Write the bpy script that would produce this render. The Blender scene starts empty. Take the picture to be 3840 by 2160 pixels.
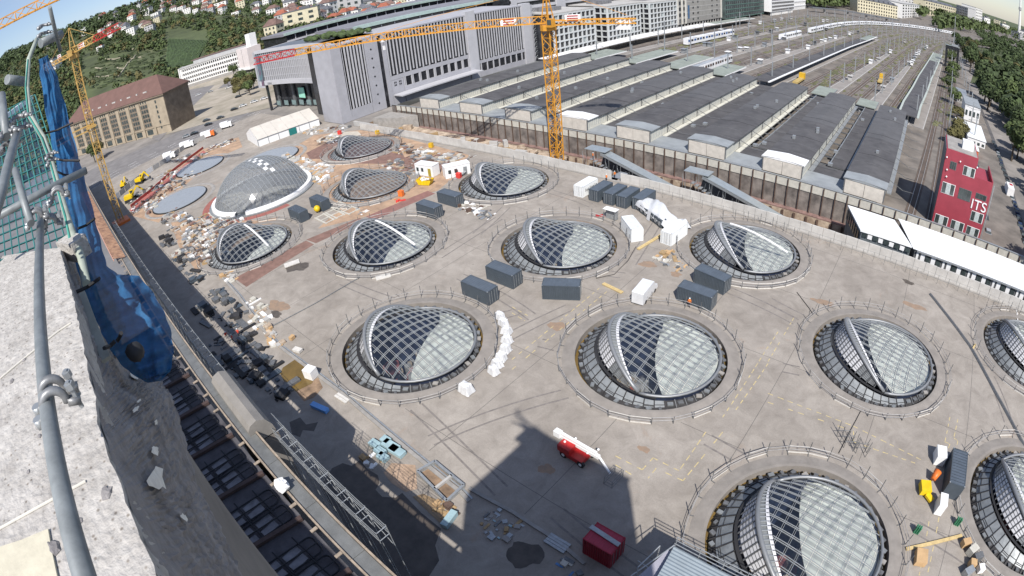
import bpy, bmesh, math, random
from mathutils import Vector, Matrix
import numpy as np
random.seed(7)
C = bpy.context.scene.collection
scene = bpy.context.scene
R = math.radians

# ---------------------------------------------------------------- camera
# wide-angle surveillance camera on the tower, 51 m above the deck
CAMZ = 50.9616
A1, A3, A4 = 0.90136, 0.02915, 0.00726      # theta(r) of the lens, r in half picture widths
YAW, PITCH, ROLL = 0.77245, 0.57247, -0.10342
def cam_matrix():
    return Matrix.Rotation(YAW, 3, 'Z') @ Matrix.Rotation(math.pi/2-PITCH, 3, 'X') @ Matrix.Rotation(ROLL, 3, 'Z')
CM = cam_matrix()
cd = bpy.data.cameras.new('camera'); cam = bpy.data.objects.new('camera', cd); C.objects.link(cam)
cam.location = (0, 0, CAMZ); cam.rotation_euler = CM.to_euler()
cd.type = 'PANO'; cd.sensor_width = 36; cd.sensor_fit = 'HORIZONTAL'
cy = cd.cycles if hasattr(cd, 'cycles') and hasattr(cd.cycles, 'panorama_type') and not hasattr(cd, 'panorama_type') else cd
cy.panorama_type = 'FISHEYE_LENS_POLYNOMIAL'
cy.fisheye_fov = R(170)
cy.fisheye_polynomial_k0 = 0.0
cy.fisheye_polynomial_k1 = -A1/18
cy.fisheye_polynomial_k2 = 0.0
cy.fisheye_polynomial_k3 = -A3/18**3
cy.fisheye_polynomial_k4 = -A4/18**4
cd.clip_start = 0.05; cd.clip_end = 40000
scene.camera = cam

# ---------------------------------------------------------------- world, sun, exposure
SUN = Vector((0.64, -0.77, math.tan(R(48)))).normalized()
w = bpy.data.worlds.new('World'); scene.world = w; w.use_nodes = True
nt = w.node_tree; bg = nt.nodes['Background']
sky = nt.nodes.new('ShaderNodeTexSky'); sky.sky_type = 'NISHITA'; sky.sun_disc = False
sky.sun_elevation = R(48); sky.sun_rotation = math.atan2(SUN.x, SUN.y); sky.altitude = 300
sky.air_density = 1.0; sky.dust_density = 0.7; sky.ozone_density = 2.0
# thin broken cloud veil over the clear sky, all round
tc = nt.nodes.new('ShaderNodeTexCoord'); mp = nt.nodes.new('ShaderNodeMapping'); mp.inputs['Scale'].default_value = (1.4, 1.4, 6.0)
cn = nt.nodes.new('ShaderNodeTexNoise'); cn.inputs['Scale'].default_value = 2.2; cn.inputs['Detail'].default_value = 7; cn.inputs['Roughness'].default_value = .6
cr_ = nt.nodes.new('ShaderNodeValToRGB'); cr_.color_ramp.elements[0].position = .46; cr_.color_ramp.elements[0].color = (.05, .05, .05, 1); cr_.color_ramp.elements[1].position = .72; cr_.color_ramp.elements[1].color = (.45, .45, .45, 1)
cmx = nt.nodes.new('ShaderNodeMix'); cmx.data_type = 'RGBA'; cmx.inputs[7].default_value = (4.6, 4.9, 5.6, 1)
tint = nt.nodes.new('ShaderNodeMix'); tint.data_type = 'RGBA'; tint.blend_type = 'MULTIPLY'; tint.inputs[0].default_value = 1; tint.inputs[7].default_value = (1.0, .96, 1.0, 1)
nt.links.new(tc.outputs['Generated'], mp.inputs[0]); nt.links.new(mp.outputs[0], cn.inputs['Vector']); nt.links.new(cn.outputs['Fac'], cr_.inputs[0])
nt.links.new(sky.outputs[0], tint.inputs[6]); nt.links.new(tint.outputs[2], cmx.inputs[6]); nt.links.new(cr_.outputs[0], cmx.inputs[0]); nt.links.new(cmx.outputs[2], bg.inputs[0]); bg.inputs[1].default_value = 0.095
sl = bpy.data.lights.new('sun', 'SUN'); sl.energy = 4.1; sl.angle = R(0.53); sl.color = (1, 0.955, 0.9)
so = bpy.data.objects.new('sun', sl); C.objects.link(so)
so.rotation_euler = (-SUN).to_track_quat('-Z', 'Y').to_euler(); so.location = (0, -50, 150)
scene.view_settings.view_transform = 'Standard'; scene.view_settings.look = 'None'
scene.view_settings.exposure = 0.55; scene.view_settings.gamma = 1
scene.render.engine = 'CYCLES'
scene.cycles.max_bounces = 5; scene.cycles.diffuse_bounces = 2; scene.cycles.glossy_bounces = 2
scene.cycles.transmission_bounces = 2; scene.cycles.transparent_max_bounces = 10
scene.cycles.caustics_reflective = False; scene.cycles.caustics_refractive = False
try: scene.cycles.use_denoising = True
except Exception: pass

# ---------------------------------------------------------------- surveyed directions
# the photograph was surveyed once: a direction seen in it (given in a 2576 x 1449 grid) meets the plane of height z at G
def ray(px, py):
    x = (px*3840/2576-1920)/1920; y = -(py*3840/2576-1080)/1920
    r = math.hypot(x, y)+1e-12; th = A1*r+A3*r**3+A4*r**4
    return CM @ Vector((math.sin(th)*x/r, math.sin(th)*y/r, -math.cos(th)))
def G(px, py, z=0.0):
    d = ray(px, py); t = (z-CAMZ)/d.z
    return Vector((d.x*t, d.y*t, z))
def far(px, py, dist):
    return Vector((0, 0, CAMZ))+ray(px, py)*dist
def zat(px, py, x, y):
    d = ray(px, py); return CAMZ+d.z/math.hypot(d.x, d.y)*math.hypot(x, y)

# ---------------------------------------------------------------- materials
MATS = {}
def mat(name, col, rough=0.85, var=0.18, scale=0.6, bump=0.0, bscale=None, metal=0.0, col2=None, spec=None):
    if name in MATS: return MATS[name]
    m = bpy.data.materials.new(name); m.use_nodes = True; n = m.node_tree.nodes; l = m.node_tree.links
    b = n['Principled BSDF']; b.inputs['Roughness'].default_value = rough; b.inputs['Metallic'].default_value = metal
    if spec is not None: b.inputs['Specular IOR Level'].default_value = spec
    if var > 0:
        geo = n.new('ShaderNodeNewGeometry')
        no = n.new('ShaderNodeTexNoise'); no.inputs['Scale'].default_value = scale; no.inputs['Detail'].default_value = 6
        no.inputs['Roughness'].default_value = 0.65
        l.new(geo.outputs['Position'], no.inputs['Vector'])
        cr = n.new('ShaderNodeValToRGB'); c2 = col2 or tuple(max(0, c*(1-var*1.6)) for c in col)
        hi = tuple(min(1, c*(1+var)) for c in col)
        cr.color_ramp.elements[0].position = 0.32; cr.color_ramp.elements[0].color = (*c2, 1)
        cr.color_ramp.elements[1].position = 0.68; cr.color_ramp.elements[1].color = (*hi, 1)
        l.new(no.outputs['Fac'], cr.inputs['Fac']); l.new(cr.outputs['Color'], b.inputs['Base Color'])
        if bump > 0:
            nb = n.new('ShaderNodeTexNoise'); nb.inputs['Scale'].default_value = bscale or scale*8; nb.inputs['Detail'].default_value = 5
            l.new(geo.outputs['Position'], nb.inputs['Vector'])
            bp = n.new('ShaderNodeBump'); bp.inputs['Strength'].default_value = 0.6; bp.inputs['Distance'].default_value = bump
            l.new(nb.outputs['Fac'], bp.inputs['Height']); l.new(bp.outputs['Normal'], b.inputs['Normal'])
    else:
        b.inputs['Base Color'].default_value = (*col, 1)
    MATS[name] = m; return m
def glass(name, tint, trans=0.75, rough=0.03, body=(0.05, 0.06, 0.07)):
    if name in MATS: return MATS[name]
    m = bpy.data.materials.new(name); m.use_nodes = True; n = m.node_tree.nodes; l = m.node_tree.links
    b = n['Principled BSDF']; b.inputs['Base Color'].default_value = (*body, 1); b.inputs['Roughness'].default_value = rough
    b.inputs['Specular IOR Level'].default_value = 0.8
    tr = n.new('ShaderNodeBsdfTransparent'); tr.inputs[0].default_value = (*tint, 1)
    mx = n.new('ShaderNodeMixShader'); mx.inputs[0].default_value = trans
    l.new(b.outputs[0], mx.inputs[1]); l.new(tr.outputs[0], mx.inputs[2]); l.new(mx.outputs[0], n['Material Output'].inputs[0])
    MATS[name] = m; return m

# ---------------------------------------------------------------- mesh helpers
class MB:
    def __init__(s): s.v = []; s.f = []
    def poly(s, pts):
        i = len(s.v); s.v += [tuple(p) for p in pts]; s.f.append(tuple(range(i, i+len(pts))))
    def box(s, c, d, rz=0.0, rx=0.0):
        i = len(s.v); ca, sa = math.cos(rz), math.sin(rz)
        for z in (-.5, .5):
            for x, y in ((-.5, -.5), (.5, -.5), (.5, .5), (-.5, .5)):
                X, Y = x*d[0], y*d[1]
                s.v.append((c[0]+X*ca-Y*sa, c[1]+X*sa+Y*ca, c[2]+z*d[2]))
        s.f += [tuple(i+k for k in f) for f in ((0, 3, 2, 1), (4, 5, 6, 7), (0, 1, 5, 4), (1, 2, 6, 5), (2, 3, 7, 6), (3, 0, 4, 7))]
    def beam(s, a, b, w, h=None, up=(0, 0, 1)):
        a = Vector(a); b = Vector(b); h = h or w; t = (b-a)
        if t.length < 1e-6: return
        t.normalize(); u = Vector(up)
        if abs(t.dot(u)) > .98: u = Vector((1, 0, 0))
        x = t.cross(u).normalized(); y = x.cross(t).normalized(); i = len(s.v)
        for p in (a, b):
            for sx, sy in ((-1, -1), (1, -1), (1, 1), (-1, 1)):
                s.v.append(tuple(p+x*sx*w/2+y*sy*h/2))
        s.f += [tuple(i+k for k in f) for f in ((0, 1, 2, 3), (7, 6, 5, 4), (0, 4, 5, 1), (1, 5, 6, 2), (2, 6, 7, 3), (3, 7, 4, 0))]
    def tube(s, pts, r, n=8, r2=None, cap=True):
        pts = [Vector(p) for p in pts]; i0 = len(s.v); N = len(pts); r2 = r if r2 is None else r2; ux = None
        for k, p in enumerate(pts):
            t = (pts[min(k+1, N-1)]-pts[max(k-1, 0)]).normalized()
            if ux is None:
                u = Vector((0, 0, 1)) if abs(t.z) < .95 else Vector((1, 0, 0)); ux = t.cross(u).normalized()
            else:
                ux = (ux-t*ux.dot(t)).normalized()
            uy = t.cross(ux); rr = r+(r2-r)*k/max(1, N-1)
            for j in range(n):
                a = 2*math.pi*j/n; s.v.append(tuple(p+(ux*math.cos(a)+uy*math.sin(a))*rr))
        for k in range(N-1):
            for j in range(n):
                a = i0+k*n+j; b = i0+k*n+(j+1) % n; s.f.append((a, b, b+n, a+n))
        if cap:
            s.f.append(tuple(i0+j for j in range(n))[::-1]); s.f.append(tuple(i0+(N-1)*n+j for j in range(n)))
    def prism(s, pts, z0, z1):
        n = len(pts); i = len(s.v)
        s.v += [(p[0], p[1], z0) for p in pts]+[(p[0], p[1], z1) for p in pts]
        s.f.append(tuple(i+k for k in range(n))[::-1]); s.f.append(tuple(i+n+k for k in range(n)))
        for k in range(n): s.f.append((i+k, i+(k+1) % n, i+n+(k+1) % n, i+n+k))
    def ball(s, c, r, n=8, m=6, sq=(1, 1, 1), jit=0.0, rnd=random):
        i0 = len(s.v)
        for a in range(1, m):
            for b in range(n):
                th = math.pi*a/m; ph = 2*math.pi*b/n; q = 1+jit*(rnd.random()-.5)
                s.v.append((c[0]+r*q*sq[0]*math.sin(th)*math.cos(ph), c[1]+r*q*sq[1]*math.sin(th)*math.sin(ph), c[2]+r*q*sq[2]*math.cos(th)))
        t = len(s.v); s.v.append((c[0], c[1], c[2]+r*sq[2])); s.v.append((c[0], c[1], c[2]-r*sq[2]))
        for a in range(m-2):
            for b in range(n):
                p = i0+a*n+b; q = i0+a*n+(b+1) % n; s.f.append((p, p+n, q+n, q))
        for b in range(n):
            s.f.append((t, i0+b, i0+(b+1) % n)); s.f.append((t+1, i0+(m-2)*n+(b+1) % n, i0+(m-2)*n+b))
    def mesh(s, name, m, smooth=False, off=None):
        me = bpy.data.meshes.new(name); v = s.v
        if off is not None: v = [(a[0]-off[0], a[1]-off[1], a[2]-off[2]) for a in v]
        me.from_pydata(v, [], s.f); me.update()
        if m: me.materials.append(m)
        if smooth: me.polygons.foreach_set('use_smooth', [len(f) < 7 for f in s.f])
        return me
KIDS = {}
def link(name, me, parent=None, loc=None, rz=0.0):
    o = bpy.data.objects.new(name, me); C.objects.link(o)
    if parent is not None: o.parent = parent; KIDS.setdefault(parent.name, []).append(o)
    if loc is not None: o.location = loc
    if rz: o.rotation_euler = (0, 0, rz)
    return o
def tag(o, label=None, cat=None, group=None, kind=None):
    if label: o['label'] = label
    if cat: o['category'] = cat
    if group: o['group'] = group
    if kind: o['kind'] = kind
    return o
def thing(name, label, cat, loc=(0, 0, 0), rz=0.0, group=None):
    o = bpy.data.objects.new(name, None); C.objects.link(o); o.location = loc; o.rotation_euler = (0, 0, rz)
    o.empty_display_size = 0.5
    return tag(o, label, cat, group)
def part(name, mb, m, parent, smooth=False, world=False, kind=None):
    # world=True: the vertices are given in world axes (parents of such parts are never turned)
    off = None
    if world:
        off = Vector((0, 0, 0)); q = parent
        while q is not None: off = off+q.location; q = q.parent
    o = link(name, mb.mesh(name, m, smooth, off), parent)
    if kind: o['kind'] = kind
    return o
def solo(name, mb, m, label, cat, loc=None, group=None, smooth=False):
    loc = Vector(loc) if loc is not None else Vector(mb.v[0])
    o = link(name, mb.mesh(name, m, smooth, loc), None, loc)
    return tag(o, label, cat, group)
def struct(name, mb, m, smooth=False, kind='structure'):
    o = link(name, mb.mesh(name, m, smooth)); o['kind'] = kind; return o
CUBES = {}
def cube(m):
    if m.name not in CUBES:
        b = MB(); b.box((0, 0, 0), (1, 1, 1)); CUBES[m.name] = b.mesh('block', m)
    return CUBES[m.name]
def slab(name, m, parent, c, d, rz=0.0):
    o = link(name, cube(m), parent, c, rz); o.scale = d; return o
def copy_tree(o, parent=None, kids=None):
    c = o.copy(); C.objects.link(c)
    if parent is not None: c.parent = parent; KIDS.setdefault(parent.name, []).append(c)
    for ch in list(KIDS.get(o.name, [])): copy_tree(ch, c)
    return c
def onY(px, py, y):
    d = ray(px, py); t = y/d.y; return Vector((d.x*t, y, CAMZ+d.z*t))
def onX(px, py, x):
    d = ray(px, py); t = x/d.x; return Vector((x, d.y*t, CAMZ+d.z*t))
def tl(X0, Y0, a, b): return ((X0+a*.37267)/1.49068, (Y0+b*.37267)/1.49068)   # a detail of the survey pictures in the same grid
def lattice_c(i, j): return Vector((2.4-60*i+30.15*j, 36.5+17.92*j, 0))

# lettering and bodies are made while the scene is still empty (cheap to evaluate)
def letters(txt, size, ext):
    cu = bpy.data.curves.new('lettering', 'FONT'); cu.body = txt; cu.size = size; cu.extrude = ext; cu.align_x = 'CENTER'; cu.align_y = 'CENTER'
    tmp = bpy.data.objects.new('tmp', cu); C.objects.link(tmp)
    dg = bpy.context.evaluated_depsgraph_get(); me = bpy.data.meshes.new_from_object(tmp.evaluated_get(dg))
    bpy.data.objects.remove(tmp); me.materials.clear(); return me
TXT = {'ITS': letters('ITS', 3.3, .06), 'LBBW': letters('LBBW', 1.7, .04)}
def text_part(txt, parent, loc, rot, m, name='lettering'):
    me = TXT[txt]; me.materials.append(m); o = link(name, me, parent); o.location = loc; o.rotation_euler = rot; return o
def body_mesh(stride, lean, armf):
    J = dict(pel=(0, 0, .92), che=(lean*.25, 0, 1.32-lean*.08), nec=(lean*.33, 0, 1.50-lean*.1), head=(lean*.38, 0, 1.64-lean*.12), top=(lean*.40, 0, 1.76-lean*.14),
             shl=(lean*.3, .19, 1.42-lean*.1), ell=(lean*.3+armf*.15, .25, 1.14-lean*.1), hal=(lean*.3+armf*.36, .22, .98), shr=(lean*.3, -.19, 1.42-lean*.1), elr=(lean*.3-armf*.05, -.26, 1.14-lean*.1), har=(lean*.3+armf*.2, -.24, .90),
             hpl=(0, .1, .88), knl=(stride*.18, .11, .48), anl=(stride*.22, .11, .08), tol=(stride*.22+.16, .12, .03), hpr=(0, -.1, .88), knr=(-stride*.05, -.11, .48), anr=(-stride*.25, -.11, .10), tor=(-stride*.25+.16, -.12, .03))
    rad = dict(pel=.14, che=.165, nec=.06, head=.095, top=.07, shl=.075, ell=.05, hal=.038, shr=.075, elr=.05, har=.038, hpl=.1, knl=.07, anl=.05, tol=.035, hpr=.1, knr=.07, anr=.05, tor=.035)
    E_ = [('pel', 'che'), ('che', 'nec'), ('nec', 'head'), ('head', 'top'), ('che', 'shl'), ('shl', 'ell'), ('ell', 'hal'), ('che', 'shr'), ('shr', 'elr'), ('elr', 'har'), ('pel', 'hpl'), ('hpl', 'knl'), ('knl', 'anl'), ('anl', 'tol'), ('pel', 'hpr'), ('hpr', 'knr'), ('knr', 'anr'), ('anr', 'tor')]
    ks = list(J); me = bpy.data.meshes.new('body_frame'); me.from_pydata([J[k] for k in ks], [(ks.index(a), ks.index(e)) for a, e in E_], []); me.update()
    bm = bmesh.new(); bm.from_mesh(me); bm.verts.layers.skin.verify(); bm.to_mesh(me); bm.free(); sv = me.skin_vertices[0].data
    o = bpy.data.objects.new('tmp', me); C.objects.link(o); o.modifiers.new('skin', 'SKIN')
    for i, k in enumerate(ks): sv[i].radius = (rad[k], rad[k]*(.8 if k in ('che', 'pel') else 1)); sv[i].use_root = (k == 'pel')
    s2 = o.modifiers.new('sub', 'SUBSURF'); s2.levels = 1; s2.render_levels = 1
    dg = bpy.context.evaluated_depsgraph_get(); m2 = bpy.data.meshes.new_from_object(o.evaluated_get(dg)); bpy.data.objects.remove(o); return m2
BODIES = {k: body_mesh(*k) for k in ((.5, .3, .6), (.4, .9, .8), (.4, .2, .8), (.7, .1, .5))}
# ================================================================ the ground
def deck_mat():
    m = bpy.data.materials.new('site_concrete'); m.use_nodes = True; n = m.node_tree.nodes; l = m.node_tree.links
    b = n['Principled BSDF']; geo = n.new('ShaderNodeNewGeometry')
    def noise(sc, det=6, ro=.6, dist=0.0):
        q = n.new('ShaderNodeTexNoise'); q.inputs['Scale'].default_value = sc; q.inputs['Detail'].default_value = det
        q.inputs['Roughness'].default_value = ro; q.inputs['Distortion'].default_value = dist; l.new(geo.outputs['Position'], q.inputs['Vector']); return q
    def ramp(src, p0, c0, p1, c1):
        r = n.new('ShaderNodeValToRGB'); r.color_ramp.elements[0].position = p0; r.color_ramp.elements[0].color = (*c0, 1)
        r.color_ramp.elements[1].position = p1; r.color_ramp.elements[1].color = (*c1, 1); l.new(src.outputs[0], r.inputs[0]); return r
    def mix(fac, a, bb, mode='MIX'):
        x = n.new('ShaderNodeMix'); x.data_type = 'RGBA'; x.blend_type = mode
        if isinstance(fac, float): x.inputs[0].default_value = fac
        else: l.new(fac.outputs[0], x.inputs[0])
        l.new(a.outputs[2 if a.bl_idname == 'ShaderNodeMix' else 0], x.inputs[6]); l.new(bb.outputs[0], x.inputs[7]); return x
    big = ramp(noise(.06, 4, .55), .35, (.278, .250, .220), .65, (.35, .318, .283))
    mid = ramp(noise(.35, 7, .7, .6), .3, (.74, .73, .715), .7, (1.12, 1.12, 1.11))
    fine = ramp(noise(5, 6, .8), .25, (.82, .82, .82), .75, (1.1, 1.1, 1.1))
    x = mix(1.0, big, mid, 'MULTIPLY'); x = mix(1.0, x, fine, 'MULTIPLY')
    rust = n.new('ShaderNodeRGB'); rust.outputs[0].default_value = (.30, .19, .12, 1)
    rf = ramp(noise(.09, 8, .75, 1.2), .60, (0, 0, 0), .74, (.55, .55, .55)); x = mix(rf, x, rust)
    dark = n.new('ShaderNodeRGB'); dark.outputs[0].default_value = (.13, .125, .12, 1)
    df = ramp(noise(.14, 8, .8, 1.5), .62, (0, 0, 0), .78, (.6, .6, .6)); x = mix(df, x, dark)
    l.new(x.outputs[2], b.inputs['Base Color'])
    rr = n.new('ShaderNodeMapRange'); rr.inputs[3].default_value = .95; rr.inputs[4].default_value = .6; l.new(df.outputs[0], rr.inputs[0]); l.new(rr.outputs[0], b.inputs['Roughness'])
    bp = n.new('ShaderNodeBump'); bp.inputs['Strength'].default_value = .5; bp.inputs['Distance'].default_value = .05
    l.new(noise(2.5, 8, .75).outputs[0], bp.inputs['Height']); l.new(bp.outputs['Normal'], b.inputs['Normal'])
    MATS['site_concrete'] = m; return m
M_deck = deck_mat()
M_conc = mat('concrete', (.30, .285, .265), .9, .14, .8, .01)
M_conc_l = mat('pale_concrete', (.42, .41, .39), .9, .1, .5, .01)
M_asph = mat('asphalt', (.105, .10, .10), .9, .22, .25, .01)
M_ball = mat('ballast', (.17, .15, .13), .95, .3, .12, .05, 3.0, col2=(.095, .085, .075))
M_sheet = mat('sheet_piling', (.22, .15, .10), .85, .35, .5, col2=(.10, .07, .05))
M_black = mat('black_rubber', (.02, .02, .022), .7, .1)
M_white = mat('white_paint', (.78, .78, .77), .5, .05, 1.5)
M_cream = mat('cream_panel', (.5, .48, .42), .8, .1, 1.2)
M_galv = mat('galvanised_steel', (.40, .42, .43), .5, .12, 3, metal=.55)
M_steel = mat('dull_steel', (.16, .165, .17), .55, .2, 3, metal=.3)
M_wood = mat('timber', (.36, .25, .13), .85, .2, 2)
M_yel = mat('yellow_paint', (.62, .38, .02), .5, .1, 2)
M_org = mat('orange_paint', (.72, .17, .03), .5, .1, 2)
M_red = mat('red_paint', (.42, .02, .02), .45, .12, 1)
M_soil = mat('bare_soil', (.25, .17, .11), .95, .3, .6, .05, col2=(.13, .09, .06))
M_water = mat('muddy_water', (.16, .105, .03), .12, .15, .5)

HOLES = [lattice_c(0, 0), lattice_c(1, 1), lattice_c(1, 0), lattice_c(1, 2), lattice_c(1, 3), lattice_c(0, 1), lattice_c(2, 2),
         lattice_c(2, 3), lattice_c(2, 1), lattice_c(2, 0), lattice_c(3, 2), lattice_c(3, 3), lattice_c(4, 3)]
RP = 10.8
def deck():
    bm = bmesh.new(); x0, x1, y0, y1 = -262, 90, -12, 106.2; edges = []
    def loop(pts):
        vs = [bm.verts.new((p[0], p[1], 0)) for p in pts]
        for a, b in zip(vs, vs[1:]+vs[:1]): edges.append(bm.edges.new((a, b)))
    loop([(x0, y0), (x1, y0), (x1, y1), (x0, y1)])
    for c in HOLES:
        loop([(c.x+RP*math.cos(k*math.tau/64), c.y+RP*math.sin(k*math.tau/64)) for k in range(64)])
    bmesh.ops.triangle_fill(bm, edges=edges, use_beauty=True)
    for f in bm.faces:
        if f.normal.z < 0: f.normal_flip()
    me = bpy.data.meshes.new('station_deck'); bm.to_mesh(me); bm.free(); me.materials.append(M_deck)
    o = link('construction_deck', me); o['kind'] = 'structure'
deck()
g = MB()
for a, b, c, d, z in ((-400, -12, -262, 130, -.12), (-262, -600, 90, -12, -.12), (90, -600, 1500, 125, -.12), (-262, 106.2, -172, 130, -.12), (-400, -600, -262, -12, -.12)):
    g.poly([(a, b, z), (c, b, z), (c, d, z), (a, d, z)])
g.poly([(38.6, 107, -.02), (400, 107, -.02), (400, 420, -.02), (38.6, 420, -.02)]); g.poly([(22.3, 200, -.03), (30, 330, -.03), (38.6, 330, -.03), (38.6, 420, -.03), (60, 600, -.03), (20, 600, -.03)]); g.poly([(21.5, 123, -.04), (36, 123, -.04), (36, 420, -.04), (21.5, 420, -.04)])
struct('ground', g, mat('city_ground', (.24, .22, .20), .95, .2, .08, col2=(.15, .14, .13)))
# excavation beyond the wall
pit = MB(); pit.poly([(-172, 106.2, -9), (45, 106.2, -9), (45, 123, -9), (-172, 123, -9)])
pit.poly([(-172, 106.2, -9), (-172, 106.2, 0), (45, 106.2, 0), (45, 106.2, -9)])
pit.poly([(-172, 106.2, -9), (-172, 123, -9), (-172, 123, 0), (-172, 106.2, 0)])
pit.poly([(45, 106.2, -9), (45, 123, -9), (45, 123, 0), (45, 106.2, 0)])
struct('excavation_floor', pit, M_soil)
# railway plateau from the old platform hall to the bend
yd = MB(); yd.poly([(-172, 123, 1.0), (36, 123, 1.0), (36, 560, 1.0), (120, 1100, 1.0), (-420, 1250, 1.0), (-172, 560, 1.0)])
yd.poly([(-420, 1250, 1.0), (120, 1100, 1.0), (700, 2600, 1.0), (-100, 2700, 1.0)])
struct('railway_yard', yd, M_ball)
# streets
st = MB()
for pts in ([(-340, -60), (-240, -60), (-236, 20), (-252, 60), (-276, 118), (-310, 118), (-300, 60)], [(-276, 118), (-310, 118), (-420, 330), (-390, 330)]): st.poly([(p[0], p[1], -.05) for p in pts])
gl = MB(); gl.poly([(-560, 60, .02), (-318, 60, .02), (-262, 118, .02), (-262, 330, .02), (-420, 330, .02), (-560, 200, .02)]); struct('gravel_lot', gl, mat('beige_gravel', (.33, .29, .24), .95, .25, .06, col2=(.22, .20, .15)))
st.poly([(-318, 60, .06), (-300, 60, .06), (-455, 150, .06), (-520, 128, .06)]); st.poly([(-420, 140, .065), (-410, 150, .065), (-490, 205, .065), (-500, 195, .065)])
struct('street_by_the_square', st, mat('worn_asphalt', (.19, .18, .175), .9, .15, .2))
rd = MB(); rd.poly([(22.3, 110, .05), (38.6, 110, .05), (38.6, 330, .05), (30, 330, .05), (22.3, 200, .05)])

struct('park_road', rd, M_asph)

# terrain: valley floor rising to the hills
def crest(az):
    T = [(-115, 175), (-92, 185), (-85, 175), (-77, 160), (-70, 135), (-62, 95), (-50, 60), (-40, 45), (-10, 55), (0, 80), (12, 70), (40, 60), (70, 50)]
    if az <= T[0][0]: return T[0][1]
    for (a, h), (b, k) in zip(T, T[1:]):
        if az <= b: return h+(k-h)*(az-a)/(b-a)
    return T[-1][1]
def hdist(az):
    # where the rise starts / ends
    if az < -60: return 560, 1560
    if az < -40: t = (az+60)/20; return 560+t*1370, 1560+t*2440
    return 1930+max(0, az+40)*70, 4000+max(0, az+40)*120
def terrain_z(x, y):
    az = math.degrees(math.atan2(x, y)); d = math.hypot(x, y); a, b = hdist(az)
    t = min(1, max(0, (d-a)/(b-a))); t = t*t*(3-2*t)*.35+t*.65
    h = crest(az)*t
    h += (math.sin(x*.006+1)*math.cos(y*.008)*6+math.sin(x*.02)*math.sin(y*.017)*2)*min(1, t*3)
    return h-.4
tm = MB(); azs = [-125+k*2.5 for k in range(81)]; ds = [330*1.075**k for k in range(55)]
for d in ds:
    for a in azs:
        x = d*math.sin(R(a)); y = d*math.cos(R(a)); tm.v.append((x, y, terrain_z(x, y)))
na = len(azs)
for i in range(len(ds)-1):
    for j in range(na-1):
        tm.f.append((i*na+j, i*na+j+1, (i+1)*na+j+1, (i+1)*na+j))
struct('hills', tm, mat('hillside_green', (.07, .088, .035), .95, .35, .02, col2=(.04, .05, .022)), smooth=True)

# ================================================================ skylights
ES = Vector((-.848, -.53, 0)).normalized(); ET = Vector((-ES.y*-1, 0, 0))
ES2 = (ES.x, ES.y); ET2 = (-.53, .848)
def W(s, t, z): return (s*ES2[0]+t*ET2[0], s*ES2[1]+t*ET2[1], z)
def L2(x, y): return (x*ES2[0]+y*ES2[1], x*ET2[0]+y*ET2[1])
RING = 8.6; CS = -1.0
def s_arch(t): return 2.0+4.0*max(0, 1-(t/8.15)**2)**.8
def z_arch(t): return .75+3.5*max(0, 1-(t/8.15)**2)**.8
def zshell(s, t):
    q = max(1e-4, RING**2-t*t); s0 = CS-math.sqrt(q)
    sa = s_arch(t) if abs(t) < 8.15 else s0+.01
    wv = min(1, max(0, (s-s0)/max(.05, sa-s0)))
    za = z_arch(t) if abs(t) < 8.15 else .6
    return .55+(za-.55)*(1-(1-wv)**1.45)
def region(shrink=0.0):
    pts = []
    # ring part
    te = 8.05
    a0 = math.asin(te/RING)
    N = 40
    r = RING-shrink
    for k in range(N+1):
        a = math.pi-(math.pi-a0) + (2*(math.pi-a0))*k/N   # from a0 round the low side to -a0
        pts.append((CS+r*math.cos(a), r*math.sin(a)))
    for k in range(1, 24):
        t = -te+2*te*k/24; pts.append((s_arch(t)-shrink-.9*(1-(t/8.15)**2), t))
    return [(p[0]*ES2[0]+p[1]*ET2[0], p[0]*ES2[1]+p[1]*ET2[1]) for p in pts]
def clip_convex(poly, reg):
    out = poly; n = len(reg)
    for i in range(n):
        a = reg[i]; b = reg[(i+1) % n]; inp = out; out = []
        if not inp: return []
        def side(p): return (b[0]-a[0])*(p[1]-a[1])-(b[1]-a[1])*(p[0]-a[0])
        for j in range(len(inp)):
            p = inp[j]; q = inp[(j+1) % len(inp)]; sp = side(p); sq = side(q)
            if sp >= 0: out.append(p)
            if (sp > 0 and sq < 0) or (sp < 0 and sq > 0):
                t = sp/(sp-sq); out.append((p[0]+(q[0]-p[0])*t, p[1]+(q[1]-p[1])*t))
    return out
M_gl = glass('skylight_glass', (.90, .95, .98), .80, .06, (.06, .08, .125))
M_bar = mat('grey_glazing_bar', (.36, .38, .39), .45, .06, 2, metal=.3)
M_tube = mat('grey_arch_tube', (.24, .25, .26), .45, .05, 2, metal=.3)
M_pitd = mat('dark_bitumen', (.035, .034, .036), .8, .35, 1.5, .02)
M_petal = mat('grey_skirt_sheet', (.25, .265, .27), .5, .15, 1, metal=.3)
M_lamel = mat('white_lamella', (.62, .62, .63), .4, .04, 2)
M_lip = mat('cream_plaster', (.80, .77, .66), .85, .08, .6)
M_hall = mat('hall_floor_dust', (.10, .085, .08), .9, .5, .35, col2=(.02, .028, .05))
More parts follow.
